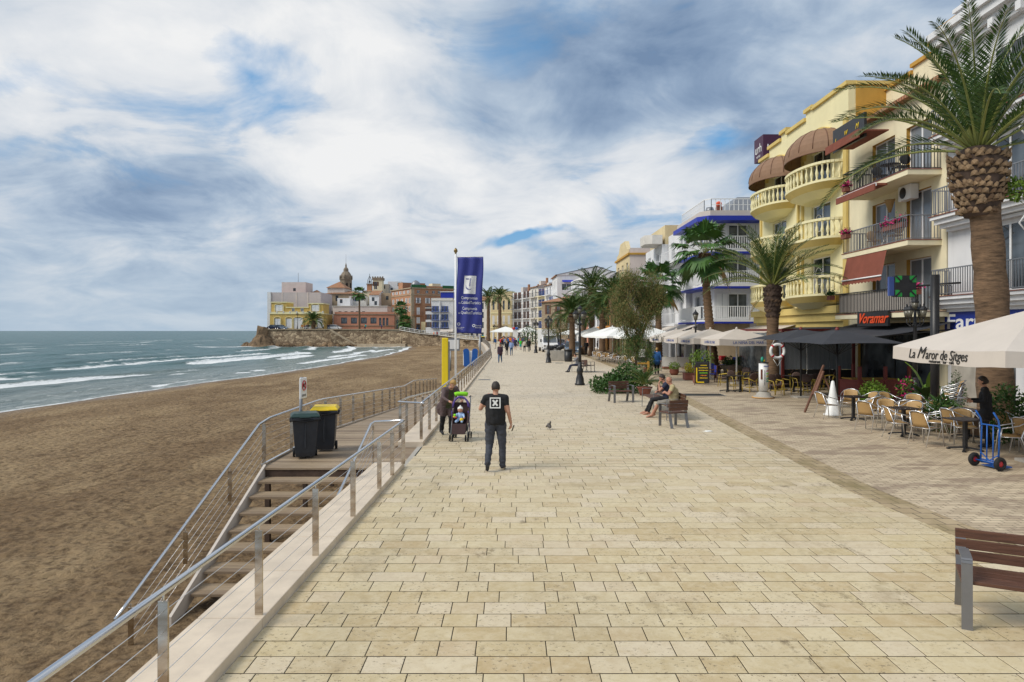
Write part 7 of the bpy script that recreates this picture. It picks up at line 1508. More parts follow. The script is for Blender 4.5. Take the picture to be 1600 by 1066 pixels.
CH = [(10.10, 21.9, -80, 'wicker chair overlapping the white cone'), (11.35, 21.9, 95, 'wicker chair right of the leftmost table'), (10.95, 20.75, 15, 'wicker chair with its back to the camera at the leftmost table'), (11.2, 22.6, 150, 'wicker chair behind the leftmost table'),
      (10.05, 19.2, -60, 'wicker chair left behind the middle table'), (11.0, 18.9, 120, 'wicker chair behind the middle front table'), (11.05, 17.75, 55, 'wicker chair with armrests facing away, right of the middle table'), (10.75, 19.45, 170, 'wicker chair between the middle table and the second row'),
      (12.35, 20.9, 160, 'wicker chair behind the second-row table, nearest the lamp'), (12.4, 20.0, 90, 'wicker chair right of the second-row table'), (11.3, 19.6, -20, 'wicker chair in front of the second-row table'),
      (10.15, 16.75, -70, 'wicker chair left of the table by the hand truck'), (11.2, 16.9, 160, 'wicker chair behind the table by the hand truck'), (11.22, 15.35, 60, 'wicker chair directly behind the blue hand truck'), (11.9, 18.9, 175, 'wicker chair behind the waitress table'),
      (12.75, 18.2, 100, 'wicker chair in front of the dark hedge'), (12.35, 16.9, -80, 'wicker chair left of the right edge table'), (12.15, 16.0, -30, 'wicker chair nearest the right edge'), (11.25, 17.3, -80, 'wicker chair just left of the waitress'), (10.0, 17.7, -100, 'wicker chair just left of the middle front table'), (12.0, 21.6, 200, 'wicker chair beside the bright green shrub'), (13.0, 16.2, 60, 'wicker chair at the right edge nearest the hedge'), (11.75, 15.5, -70, 'wicker chair between the hand truck and the right edge')]
for (x, y, a, lab) in CH: place(c0, 0, lab, x, y, R(a), G1)
for k in range(6): place(c0, 0, ['lowest wicker chair of the stack by the planter', 'second chair from the bottom of the wicker stack', 'third chair from the bottom of the wicker stack', 'fourth chair from the bottom of the wicker stack', 'fifth chair from the bottom of the wicker stack', 'topmost chair of the wicker stack behind the waitress'][k], 12.3, 19.3 - .03 * k, R(60), 'stacked wicker chairs', z=.115 * k)
FG = 'wicker chairs of the far terrace'
q9 = random.Random(12); k = 0
FARC = ['first wicker chair of the far terrace from the menu stand']
for i in range(16):
    px = 932 + i * 4.1; Y = 63 - i * .75; r_ = dup(c0, 'wicker chair of the far white-parasol terrace, number %d of its row' % i, (gx(px, Y), Y, 0), R(q9.choice((-80, 80, 10, 170)) + q9.uniform(-20, 20)), FG); r_['label'] = 'small wicker chair in the row under the far white parasols'
for i in range(10):
    px = 930 + i * 6.5; Y = 66 - i * 1.0; r_ = dup(c0, 'small wicker chair in the back row under the far white parasols', (gx(px, Y), Y, 0), R(q9.uniform(0, 360)), 'wicker chairs of the far terrace, back row')
for i in range(6): px = 936 + i * 10; Y = 65 - i * 1.7; dup(t0, 'small square table under the far white parasols', (gx(px, Y), Y, 0), 0, 'tables of the far terrace')
# brown woven chairs with yellow cane frames
def chair_cane():
    t = thing('cane_chair', 'x', 'chair'); q = MB(); q.ell((0, 0, 0), (.25, .035, .19), 'brown_weave', 16, 8, X=Matrix.Translation((0, -.25, .72)) @ Matrix.Rotation(R(14), 4, 'X')); q.build('backrest', t)
    q = MB(); q.lathe([(.01, .43), (.22, .43), (.235, .45), (.22, .465), (.01, .465)], 'brown_weave', 18); q.build('seat', t)
    q = MB(); q.tube([(-.27, .16, .62), (-.28, -.05, .64), (-.25, -.24, .66)], .016, 'cane_yellow', 6); q.tube([(.27, .16, .62), (.28, -.05, .64), (.25, -.24, .66)], .016, 'cane_yellow', 6); q.tube([(.19 * math.cos(a), .19 * math.sin(a), .22) for a in [2 * PI * k / 16 for k in range(16)]], .012, 'cane_yellow', 5, closed=True); q.tube([(-.25, -.26, .63), (0, -.34, .5), (.25, -.26, .63)], .014, 'cane_yellow', 5); q.build('arm_frame', t)
    for sx in (-1, 1):
        q = MB(); q.tube([(sx * .27, .16, .62), (sx * .22, .18, .42), (sx * .24, .24, 0)], .016, 'cane_yellow', 6); q.build('leg', t); q = MB(); q.tube([(sx * .25, -.24, .68), (sx * .2, -.19, .42), (sx * .24, -.27, 0)], .016, 'cane_yellow', 6); q.build('leg', t)
    return t
cc = chair_cane(); KIDS[cc.name] = list(cc.children_recursive); first = True
CC = [(1131, 604, 60), (1148, 609, 200), (1160, 601, 120), (1172, 613, 20), (1180, 600, 250), (1212, 618, 200), (1224, 616, 215), (1232, 605, 40), (1250, 613, 190), (1262, 618, 170), (1268, 604, 10), (1282, 616, 200), (1240, 596, 150), (1295, 607, 60), (1205, 604, 30), (1216, 597, 90), (1256, 597, 210), (1278, 596, 0), (1145, 596, 330), (1165, 593, 100)]
wl = ['foremost', 'second', 'third', 'fourth', 'fifth', 'sixth', 'seventh', 'eighth', 'ninth', 'tenth']
order = sorted(range(len(CC)), key=lambda i: CC[i][0]); nm_ = {}
for j, i in enumerate(order): nm_[i] = 'round-backed brown chair, %s counting from the %s' % (wl[j % 10], 'menu board' if j < 10 else 'sign column to the right')
for i, (px, py, a) in enumerate(CC):
    Y = EYE * F / (py - 517); args = ((gx(px, Y), Y, 0), R(a))
    if first: cc.location, cc.rotation_euler = args[0], (0, 0, args[1]); cc['label'] = nm_[i]; cc['group'] = 'round-backed brown chairs with yellow cane legs'; first = False
    else: dup(cc, nm_[i], *args, 'round-backed brown chairs with yellow cane legs')
G3 = 'square tables among the brown chairs'
for px, py, lab in ((1020 + 117, 612, 'dark table between the menu board and the sign column'), (1157, 612, 'dark table just left of the sign column'), (1205, 610, 'table partly behind the sign column'), (1240, 612, 'table with an orange coaster right of the sign column'), (1268, 610, 'table nearest the leaning easel'), (1222, 601, 'inner table below the lifebuoy'), (1290, 602, 'inner table beside the red fence'), (1175, 603, 'inner table behind the sign column')):
    Y = EYE * F / (py - 517); dup(t0, lab, (gx(px, Y), Y, 0), R(20), G3)
# wooden chairs with blue cushions
def chair_wood():
    t = thing('wooden_chair', 'x', 'chair')
    for sx in (-1, 1):
        q = MB(); q.box(sx * .22 - .02, sx * .22 + .02, .18, .22, 0, .66, 'brown_wood'); q.build('leg', t); q = MB(); q.box(sx * .22 - .02, sx * .22 + .02, -.24, -.2, 0, .92, 'brown_wood'); q.build('leg', t); q = MB(); q.box(sx * .22 - .03, sx * .22 + .03, -.2, .24, .661, .69, 'brown_wood'); q.build('armrest', t)
    q = MB(); q.box(-.2, .2, -.2, .2, .42, .46, 'chair_blue'); q.build('seat', t); q = MB(); q.box(-.2, .2, -.235, -.205, .52, .9, 'chair_blue'); q.build('backrest', t); return t
cw = chair_wood(); KIDS[cw.name] = list(cw.children_recursive); first = True
CW = [(1112, 597, 90), (1117, 592, -60), (1138, 585, 170), (1153, 587, 200), (1165, 584, 30), (1128, 580, 90), (1105, 583, 200), (1093, 578, 90), (1072, 577, -90), (1062, 570, 80), (1147, 577, 10), (1180, 582, 120)]
lw = ['wooden chair with blue cushion nearest the menu board', 'wooden blue-cushioned chair behind the nearest one', 'blue-cushioned chair by the nearest white pole', 'blue-cushioned chair left of the white tablecloth', 'blue-cushioned chair right of the white tablecloth', 'blue-cushioned chair under the second parasol', 'blue-cushioned chair behind the bamboo planter', 'blue-cushioned chair left of the bamboo planter', 'blue-cushioned chair behind the yellow shrub pot', 'blue-cushioned chair beside the round urn', 'blue-cushioned chair in front of the scooter', 'blue-cushioned chair beside the palm with the lifebuoy']
for i, (px, py, a) in enumerate(CW):
    Y = EYE * F / (py - 517); p_ = (gx(px, Y), Y, 0)
    if first: cw.location = p_; cw.rotation_euler = (0, 0, R(a)); cw['label'] = lw[i]; cw['group'] = 'wooden chairs with blue cushions'; first = False
    else: dup(cw, lw[i], p_, R(a), 'wooden chairs with blue cushions')
def wtable(label, px, py, cloth=None):
    Y = EYE * F / (py - 517); t = thing('wooden_table', label, 'table', (gx(px, Y), Y, 0), R(10), 'wooden tables of the parasol terrace'); q = MB(); q.box(-.5, .5, -.4, .4, .71, .74, 'brown_wood'); q.build('table_top', t)
    for sx in (-.45, .45):
        for sy in (-.35, .35): q = MB(); q.box(sx - .03, sx + .03, sy - .03, sy + .03, 0, .709, 'brown_wood'); q.build('leg', t)
    if cloth: q = MB(); q.box(-.54, .54, -.44, .44, .50, .752, 'white_cloth'); tag(q.build('tablecloth', loc=(gx(px, Y), Y, 0), rz=R(10)), 'white cloth over a table by the scooter', 'tablecloth')
for i, (lab, px, py, c_) in enumerate((('wooden table in front of the nearest white parasol pole', 1125, 591, None), ('wooden table under the white cloth', 1157, 583, 1), ('wooden table behind the bamboo planter', 1100, 580, None), ('wooden table behind the yellow shrub pots', 1066, 576, None))): wtable(lab, px, py, c_)
t = thing('windbreak', 'low white terrace screen behind the blue-sweatered walker', 'screen', (gx(1058, 46.5), 46.8, 0)); q = MB(); q.box(-1.0, .9, -.02, .02, .35, 1.0, 'white_plastic'); q.build('panel', t); q = MB(); q.box(-1.02, -.98, -.03, .03, 0, 1.02, 'alu'); q.box(.88, .92, -.03, .03, 0, 1.02, 'alu'); q.build('frame', t)
# hand truck
t = thing('hand_truck', 'blue two-wheeled hand truck standing beside the front table', 'hand truck', (9.72, 13.9, 0), math.atan2(-.6, .14) + R(0)); bm_ = 'hand_truck_blue'
for s_ in (-.2, .2): q = MB(); q.tube([(s_, .0, .1), (s_, .03, .85), (s_, .0, 1.0), (s_ , -.12, 1.16)], .017, bm_, 8); q.build('upright', t)
q = MB(); q.tube([(-.2, .02, .84), (-.17, .02, .88), (.17, .02, .88), (.2, .02, .84)], .015, bm_, 7)
for s_ in (-.07, .07): q.tube([(s_, .01, .14), (s_, .02, .88)], .013, bm_, 7)
q.tube([(-.2, 0, .16), (.2, 0, .16)], .015, bm_, 7); q.tube([(-.2, 0, .3), (.0, .0, .16), (.2, 0, .3)], .012, bm_, 6); q.build('crossbar', t)
q = MB(); q.box(-.2, .2, .02, .34, .03, .042, bm_); q.tube([(-.2, 0, .1), (-.19, .34, .04), (.19, .34, .04), (.2, 0, .1)], .014, bm_, 6); q.build('toe_plate', t); q = MB(); q.tube([(-.3, -.06, .14), (.3, -.06, .14)], .014, bm_, 6); q.build('axle', t)
for s_ in (-.29, .29):
    q = MB(); X = Matrix.Translation((0, 0, 0)) @ Matrix.Rotation(R(90), 4, 'Y'); q.tube([(0, .095 * math.cos(a), .095 * math.sin(a)) for a in [2 * PI * k / 20 for k in range(20)]], .046, 'rubber', 10, closed=True); o = q.build('wheel', t, (s_, -.06, .141)); q = MB(); q.lathe([(.06, -.02), (.065, 0), (.06, .02), (.02, .03)], 'red_plastic', 12, X=X); q.build('rim', o)
q = MB(); q.box(-.12, .12, -.08, .08, 0, .006, 'white_cloth'); q.box(-.02, .14, -.03, .09, .006, .012, 'white_cloth'); tag(q.build('paper_scrap', loc=(5.45, 19.0, 0.002), rz=.5), 'crumpled white paper lying beside the nearest bench chair', 'litter')

# ================================================================ PEOPLE
def capsule(q, a, b_, ra, rb, n=10): a = Vector(a); b_ = Vector(b_); q.tube([a, a.lerp(b_, .5), b_], [ra, (ra + rb) / 2, rb], 'skin', n); q.ell(a, (ra,) * 3, 'skin', 10, 6); q.ell(b_, (rb,) * 3, 'skin', 10, 6)
def person(label, loc, rz, J, pal, H=1.75, fat=1.0, voxel=.014, hair='hair_dark', bald=False, hands=True, group=None, hair_len=.0, face=True, sleeve='short', shorts=False, name='person', skirt=0, coat=0.0):
    """J: joints in metres for a 1.75 m body, facing local +y.  One continuous body mesh, coloured by region."""
    k = H / 1.75; g = {n_: Vector(p) for n_, p in J.items()}; q = MB(); S_ = []
    def seg(a, b_, ra, rb, z): capsule(q, a, b_, ra, rb); S_.append((Vector(a), Vector(b_), ra, rb, z))
    pl, ch, nk, hd = g['pelvis'], g['chest'], g['neck'], g['head']
    sd = (g['shR'] - g['shL']).normalized(); up = (nk - pl).normalized(); fw = up.cross(sd).normalized(); hs = (g['hipR'] - g['hipL']).normalized()
    for i in range(19):
        u = i / 18; c = pl.lerp(ch, u * 1.0); w = (.155 + .035 * u) * (1 + (fat - 1) * (1 - u * .5)); dpt = (.115 + .015 * math.sin(u * PI)) * (1 + (fat - 1) * 1.3 * (1 - u * .4)); ax = hs.lerp(sd, u).normalized(); a2 = up.cross(ax).normalized()
        X = Matrix((ax, a2, up)).transposed().to_4x4(); X.translation = c; q.ell((0, 0, 0), (w, dpt, .09), 'skin', 14, 8, X)
    S_.append((pl, ch, .16 * fat, .17, 'top')); S_.append((pl - up * (.14 if fat > 1.2 and not shorts else .05), pl - up * (.06 if fat > 1.2 and not shorts else -.03), .15 * fat, .15 * fat, 'bot'))
    top = ch.lerp(nk, .55); seg(g['shL'], top, .062 * fat, .085, 'top'); seg(g['shR'], top, .062 * fat, .085, 'top'); seg(top, nk, .075, .058, 'neck'); seg(nk, hd - (hd - nk) * .3, .055, .055, 'neck')
    for s_ in 'LR':
        seg(g['sh' + s_], g['el' + s_], .058 * fat, .043, 'uarm'); seg(g['el' + s_], g['wr' + s_], .043, .029, 'farm'); lf = 1 if shorts or fat < 1.2 else 1.28; seg(g['hip' + s_], g['kn' + s_], .09 * fat, .060 * lf, 'thigh'); seg(g['kn' + s_], g['an' + s_], .058 * lf, .040 * lf * 1.1, 'calf'); seg(g['an' + s_], g['toe' + s_], .045, .036, 'foot')
        hb = g['an' + s_] + (g['an' + s_] - g['toe' + s_]).normalized() * .05 + Vector((0, 0, -.03)); seg(hb, g['toe' + s_], .036, .034, 'foot')
        if not hands: seg(g['wr' + s_], g['ha' + s_], .03, .03, 'hand')
        else:
            w_ = g['wr' + s_]; h_ = g['ha' + s_]; d_ = (h_ - w_).normalized(); side = d_.cross(g.get('pn' + s_, fw)).normalized(); pn = side.cross(d_).normalized(); S_.append((w_, h_ + d_ * .08, .03, .03, 'hand'))
            X = Matrix((side, d_, pn)).transposed().to_4x4(); X.translation = w_ + d_ * .05; q.ell((0, 0, 0), (.042, .058, .018), 'skin', 12, 8, X)
            for f, (off, l) in enumerate(((-.030, .070), (-.010, .078), (.011, .073), (.031, .058))):
                b0 = w_ + d_ * .085 + side * off; m1 = b0 + (d_ * .8 + pn * .6 ) .normalized() * l * .45; m2 = m1 + (d_ * .2 + pn).normalized() * l * .35; m3 = m2 + (pn * .7 - d_ * .4).normalized() * l * .25; q.tube([b0, m1, m2, m3], [.0105, .010, .009, .008], 'skin', 6)
            tb = w_ + d_ * .03 - side * .03; q.tube([tb, tb - side * .025 + d_ * .03 + pn * .02, tb - side * .015 + d_ * .06 + pn * .035], [.013, .011, .009], 'skin', 6)
    hf = g.get('look', fw); hu = (hd - nk).normalized(); hs_ = hf.cross(hu).normalized(); hf = hu.cross(hs_).normalized(); XH = Matrix((hs_, hf, hu)).transposed().to_4x4(); XH.translation = hd
    q.ell((0, -.012, .015), (.076, .095, .105), 'skin', 16, 12, XH); q.ell((0, .025, -.05), (.056, .062, .065), 'skin', 14, 10, XH); S_.append((hd, hd + hu * .03, .1, .1, 'head'))
    q.tube([XH @ Vector((0, .075, .02)), XH @ Vector((0, .105, -.022)), XH @ Vector((0, .085, -.032))], [.009, .014, .010], 'skin', 6)
    for s_ in (-1, 1): q.ell((s_ * .078, -.01, -.01), (.012, .022, .032), 'skin', 8, 6, XH)
    q.tube([XH @ Vector((-.022, .083, -.062)), XH @ Vector((0, .092, -.060)), XH @ Vector((.022, .083, -.062))], .007, 'skin', 6)
    if coat:
        X = Matrix((hs, up.cross(hs).normalized(), up)).transposed().to_4x4(); X.translation = pl - up * coat * .5; q.ell((0, 0, 0), (.19 * fat, .15 * fat, coat * .75), 'skin', 14, 8, X); S_.append((pl - up * coat, pl, .17, .17, 'coat'))
    me = bake(q, voxel); t = thing(name, label, 'person', loc, rz, group); t.scale = (k, k, k)
    top_, bot_, shoe_, skin_ = pal['top'], pal['bot'], pal['shoe'], pal.get('skin', 'skin'); inner = pal.get('inner'); MS = [skin_, top_, bot_, shoe_] + ([inner] if inner else [])
    for m_ in MS: me.materials.append(MT[m_])
    for p in me.polygons:
        c = p.center; best = None; bd = 9
        for (a, b_, ra, rb, z) in S_:
            ab = b_ - a; u = max(0, min(1, (c - a).dot(ab) / max(1e-9, ab.length_squared))); dd = (c - (a + ab * u)).length - (ra + (rb - ra) * u)
            if dd < bd: bd = dd; best = (z, u)
        z, u = best; mi = 0
        if z in ('top', 'coat'): mi = 1
        elif z == 'bot': mi = 1 if coat else 2
        elif z == 'neck': mi = 1 if pal.get('collar') and u < .4 else 0
        elif z == 'uarm': mi = 1 if sleeve == 'long' or u < .55 else 0
        elif z == 'farm': mi = 1 if sleeve == 'long' else 0
        elif z == 'thigh': mi = 1 if coat and u < coat / .45 else 2
        elif z == 'calf': mi = (0 if shorts and u > .12 else 2) if u < .93 else (0 if shorts else 2)
        elif z == 'foot': mi = 3 if not pal.get('bare') else 0
        if mi == 1 and inner and abs((c - ch).dot(sd)) < .07 and (c - pl).dot(fw) > .02 and z == 'top': mi = 4
        p.material_index = mi; p.use_smooth = True
    if voxel < .025:
        cloth = set(v for p in me.polygons if p.material_index in (1, 2, 4) for v in p.vertices); nv_ = [v.normal.copy() for v in me.vertices]
        for i in cloth:
            v = me.vertices[i]; c = v.co; leg = c.z < .8
            n_ = noise.noise(Vector((c.x * 9, c.y * 9, c.z * (16 if leg else 7)))) + .5 * noise.noise(Vector((c.x * 20 + c.z * 14, c.y * 18, c.z * (26 if leg else 13))))
            v.co = c + nv_[i] * (.004 + .012 * n_)
    put('body', me, t)
    if face:
        q = MB()
        for s_ in (-1, 1): q.ell((s_ * .030, .080, .012), (.012, .006, .006), 'white_plastic', 8, 6, XH); q.ell((s_ * .030, .085, .012), (.005, .004, .005), 'ink', 8, 6, XH); q.tube([XH @ Vector((s_ * .045, .078, .032)), XH @ Vector((s_ * .02, .088, .036))], .004, hair, 5)
        q.build('eyes', t)
    if not bald or hair_len:
        q = MB(); nu, nv = 26, 16; sx_, sy_, sz_ = .081, .100, .110
        for i in range(nu):
            for j in range(nv): pass
        vs = []; keep = {}
        for j in range(nv + 1):
            th = PI * j / nv
            for i in range(nu): a = 2 * PI * i / nu; vs.append(Vector((sx_ * math.sin(th) * math.cos(a), -.014 + sy_ * math.sin(th) * math.sin(a), .017 + sz_ * math.cos(th))))
        fs = []
        for j in range(nv):
            for i in range(nu):
                f = (j * nu + i, (j + 1) * nu + i, (j + 1) * nu + (i + 1) % nu, j * nu + (i + 1) % nu); c = sum((vs[x] for x in f), Vector()) / 4
                if bald: ok = c.y < .01 and -.05 < c.z < .045 + abs(c.x) * .3
                else: ok = (c.z > .06 or c.y < .02) and c.z > -.035 - hair_len and not (c.y > .05 and c.z < .075)
                if ok: fs.append(f)
        for v in vs:
            v *= 1 + .03 * math.sin(v.x * 170) * math.cos(v.z * 150)
            if hair_len and v.z < 0: v.z *= 1 + hair_len * 8; v.y -= .015
        q.add(vs, fs, hair, True, XH); o = q.build('hair', t); md = o.modifiers.new('s', 'SOLIDIFY'); md.thickness = .008; md.offset = 0
    return t, XH, g
V3 = Vector
# man in black T-shirt walking away
J = dict(pelvis=(0, 0, .95), chest=(0, .01, 1.32), neck=(0, .02, 1.49), head=(.0, .05, 1.61), shL=(-.185, .01, 1.41), shR=(.185, 0, 1.41), elL=(-.30, .05, 1.20), wrL=(-.20, .14, 1.40), haL=(-.13, .10, 1.52), elR=(.25, -.06, 1.15), wrR=(.30, .01, .92), haR=(.31, .03, .80),
         hipL=(-.10, 0, .90), hipR=(.10, 0, .90), knL=(-.125, .04, .49), anL=(-.15, -.24, .17), toeL=(-.16, -.14, .035), knR=(.13, .04, .48), anR=(.135, .0, .085), toeR=(.17, .17, .04), pnL=(.9, 0, .2), pnR=(-1, .2, 0), look=(-.12, 1, -.1))
mt, XH, g = person('man in a black T-shirt with a square X emblem walking away, phone at his ear', (-.33, 13.75, 0), R(0), J, dict(top='tee_black', bot='jeans_grey', shoe='shoe'), 1.79, 1.26, .011)
q = MB(); s_ = .105
for (x0, x1, z0, z1) in ((-s_, s_, s_ - .022, s_), (-s_, s_, -s_, -s_ + .022), (-s_, -s_ + .022, -s_ + .022, s_ - .022), (s_ - .022, s_, -s_ + .022, s_ - .022)):
    for a in range(6): q.box(x0 + (x1 - x0) * a / 6, x0 + (x1 - x0) * (a + 1) / 6, -.004, .0, z0, z1, 'white_cloth')
q.bar((-.045, -.002, -.055), (.045, -.002, .055), .035, .004, 'white_cloth', up=(0, 1, 0)); q.bar((.045, -.003, -.055), (-.045, -.003, .055), .035, .004, 'white_cloth', up=(0, 1, 0))
em = q.build('shirt_emblem', mt, (-.005, -.168, 1.335), rot=(R(-3), 0, 0))
bt = MB(); 
for s_ in (-1, 1): pass
q = MB(); q.box(-.035, .035, -.006, .006, -.065, .065, 'lens_black'); tag(q.build('phone', loc=(-.33 + .35, 13.82, .83), rot=(R(20), 0, R(70)), bevel=.004), 'dark phone in the right hand of the man in black', 'phone')
# woman bending over the stroller
J = dict(pelvis=(0, -.06, .90), chest=(0, .16, 1.20), neck=(.0, .30, 1.33), head=(-.02, .40, 1.43), shL=(-.17, .20, 1.29), shR=(.17, .24, 1.27), elL=(-.30, .36, 1.03), wrL=(-.24, .55, 1.00), haL=(-.18, .66, .99), elR=(.28, .44, 1.08), wrR=(.17, .64, 1.00), haR=(.12, .74, .99),
         hipL=(-.09, -.06, .87), hipR=(.09, -.06, .87), knL=(-.11, .02, .48), anL=(-.11, -.02, .085), toeL=(-.13, .14, .04), knR=(.10, -.08, .48), anR=(.11, -.18, .10), toeR=(.12, -.03, .04), look=(.1, .6, -.8), pnL=(0, 0, -1), pnR=(0, 0, -1))
person('woman in a long brown cardigan bending over the stroller', (-1.74, 18.35, 0), R(205), J, dict(top='cardigan', bot='trouser_black', shoe='shoe', inner='olive', collar=1), 1.70, 1.28, .013, hair='hair_blond', sleeve='long', coat=.40, hair_len=.02)
# stroller: faces the camera
t = thing('stroller', 'dark purple pushchair with lime rolled blanket facing the camera', 'stroller', (-1.32, 17.55, 0), R(-4))
for s_ in (-1, 1):
    q = MB(); q.tube([(s_ * .21, .38, 1.07), (s_ * .22, .22, .85), (s_ * .22, .0, .5), (s_ * .21, -.28, .16)], .014, 'grey_metal', 7); q.tube([(s_ * .2, .30, .16), (s_ * .22, -.02, .55), (s_ * .21, -.12, .75)], .013, 'purple', 7); q.build('frame', t)
    q = MB(); q.tube([(s_ * .21, .38, 1.07), (s_ * .2, .46, 1.08), (s_ * .17, .48, 1.05)], .019, 'rubber', 8); q.build('handle', t)
    for yy in (-.30, .32):
        for dx in (-.03, .03):
            q = MB(); q.lathe([(.025, -.014), (.078, -.014), (.085, 0), (.078, .014), (.025, .014)], 'rubber', 16, X=Matrix.Rotation(R(90), 4, 'Y')); q.build('wheel', t, (s_ * .2 + dx, yy, .085))
q = MB(); q.add([(-.19, .12, .95), (.19, .12, .95), (.19, -.02, .45), (-.19, -.02, .45), (-.18, -.3, .44), (.18, -.3, .44), (.17, -.38, .2), (-.17, -.38, .2)], [(0, 3, 2, 1), (3, 4, 5, 2), (4, 7, 6, 5)], 'seat_brown'); 
for s_ in (-1, 1): q.add([(s_ * .19, .12, .95), (s_ * .19, -.02, .45), (s_ * .19, -.26, .46), (s_ * .2, -.18, .62)], [(0, 1, 2, 3)], 'seat_brown')
o = q.build('seat', t); md = o.modifiers.new('s', 'SOLIDIFY'); md.thickness = .03
q = MB(); nn = 10; vs = []
for j in range(6):
    e = R(-5 + 100 * j / 5)
    for i in range(nn + 1): a = PI * i / nn; vs.append((.215 * math.cos(a), -.02 + .19 * (j / 5) + .03, (.80 + .30 * math.sin(a) * (1 - .12 * (j / 5)))))
q.add(vs, [(j * (nn + 1) + i, j * (nn + 1) + i + 1, (j + 1) * (nn + 1) + i + 1, (j + 1) * (nn + 1) + i) for j in range(5) for i in range(nn)], 'purple', True); o = q.build('hood', t); md = o.modifiers.new('s', 'SOLIDIFY'); md.thickness = .012
q = MB(); q.tube([(.2 * math.cos(PI * i / 12), .02, .84 + .26 * math.sin(PI * i / 12)) for i in range(13)], .024, 'purple', 8); q.build('hood_rim', t)
q = MB(); q.tube([(-.17, .22, 1.14), (-.1, .22, 1.16), (.1, .22, 1.16), (.17, .22, 1.14)], .055, 'lime', 10); tag(q.build('rolled_blanket', loc=(-1.32, 17.55, 0)), 'lime green rolled blanket on top of the pushchair hood', 'blanket')
q = MB(); q.box(-.16, .16, -.12, .22, .2, .4, 'trouser_black'); q.build('basket', t, bevel=.04)
q = MB(); q.ell((0, -.04, .60), (.095, .08, .13), 'skin', 12, 8); q.ell((0, -.075, .775), (.068, .066, .075), 'skin', 14, 10); capsule(q, (-.08, -.08, .66), (-.13, -.2, .60), .032, .024); capsule(q, (.08, -.08, .66), (.12, -.2, .58), .032, .024); capsule(q, (-.05, -.1, .52), (-.08, -.28, .50), .045, .032); capsule(q, (.05, -.1, .52), (.07, -.28, .50), .045, .032); q.ell((0, -.14, .765), (.009, .01, .009), 'skin', 6, 5)
for s_ in (-1, 1):
    q.ell((s_ * .125, -.22, .595), (.02, .022, .02), 'skin', 8, 6)
me = bake(q, .009); me.materials.append(MT['skin']); me.materials.append(MT['baby_blue'])
for p in me.polygons: c = p.center; p.material_index = 0 if (c.z > .71 or (c.y < -.2 and abs(c.x) > .095 and c.z > .56)) else 1; p.use_smooth = True
b = thing('baby', 'baby in pale blue with a white knitted hat sitting in the pushchair', 'person', (-1.32, 17.55, 0), R(-4)); put('body', me, b); q = MB(); q.ell((0, -.062, .805), (.073, .07, .06), 'white_cloth', 14, 8); q.ell((0, -.05, .875), (.02, .02, .02), 'white_cloth', 8, 6); q.build('hat', b); q = MB()
for s_ in (-1, 1): q.ell((s_ * .025, -.138, .785), (.008, .004, .007), 'ink', 6, 5)
q.build('eyes', b)
t2 = thing('toy', 'bright yellow and green soft toy on the baby', 'toy', (-1.32, 17.45, .6)); q = MB(); q.ell((.04, -.16, -.05), (.05, .04, .045), 'bin_yellow', 10, 6); q.build('yellow_ball', t2); q = MB(); q.ell((-.13, -.12, .06), (.04, .03, .03), 'lime', 8, 6); q.ell((-.15, -.13, .02), (.03, .02, .02), 'bin_yellow', 8, 6); q.ell((-.10, -.14, .0), (.025, .02, .02), 'red_plastic', 8, 6); q.build('rattle', t2)
# two seated men, facing the sea
def seat_joints(cross, cy=0): 
    j = dict(pelvis=(0, 0, .56), chest=(0, .03, .92), neck=(0, .10, 1.09), head=(0, .17, 1.22), shL=(-.19, .05, 1.03), shR=(.19, .05, 1.03), hipL=(-.09, .04, .54), hipR=(.09, .04, .54), look=(0, 1, -.15))
    if cross: j.update(elL=(-.25, .17, .80), wrL=(-.05, .30, .85), haL=(.05, .30, .88), elR=(.25, .17, .80), wrR=(.07, .31, .83), haR=(-.03, .33, .85), knL=(-.11, .50, .50), anL=(-.10, .70, .12), toeL=(-.11, .86, .05), knR=(.12, .48, .50), anR=(.08, .66, .12), toeR=(.07, .82, .05), pnL=(0, 0, -1), pnR=(0, 0, -1))
    else: j.update(elL=(-.22, .25, .83), wrL=(-.06, .27, 1.02), haL=(-.02, .27, 1.12), elR=(.24, .17, .80), wrR=(.06, .33, .78), haR=(-.03, .37, .78), knL=(-.13, .48, .52), anL=(-.16, .62, .10), toeL=(-.18, .78, .04), knR=(.10, .50, .50), anR=(.08, .70, .10), toeR=(.08, .86, .04), pnL=(0, -1, 0), pnR=(0, 0, -1))
    return j
mA, XA, gA = person('bald man in a beige shirt and grey shorts sitting with arms crossed', (5.22, 21.95, -.03), R(78), seat_joints(True), dict(top='beige_shirt', bot='shorts_grey', shoe='skin_tan', skin='skin_tan'), 1.76, 1.25, .014, hair='hair_grey', bald=True, shorts=True)
for s_, n_ in (('L', -1), ('R', 1)):
    a = gA['toe' + s_]; q = MB(); q.ell((a.x, a.y - .1, .022), (.05, .15, .014), 'ink', 12, 6); q.tube([(a.x - .03, a.y - .1, .06), (a.x, a.y - .02, .085), (a.x + .035, a.y - .1, .06)], .008, 'ink', 5); q.build('sandal', mA)
person('dark-haired man in a navy shirt sitting with his hand at his mouth', (5.2, 22.85, -.03), R(80), seat_joints(False), dict(top='navy', bot='trouser_black', shoe='skin_tan', skin='skin_tan'), 1.78, 1.15, .014, hair='hair_dark')
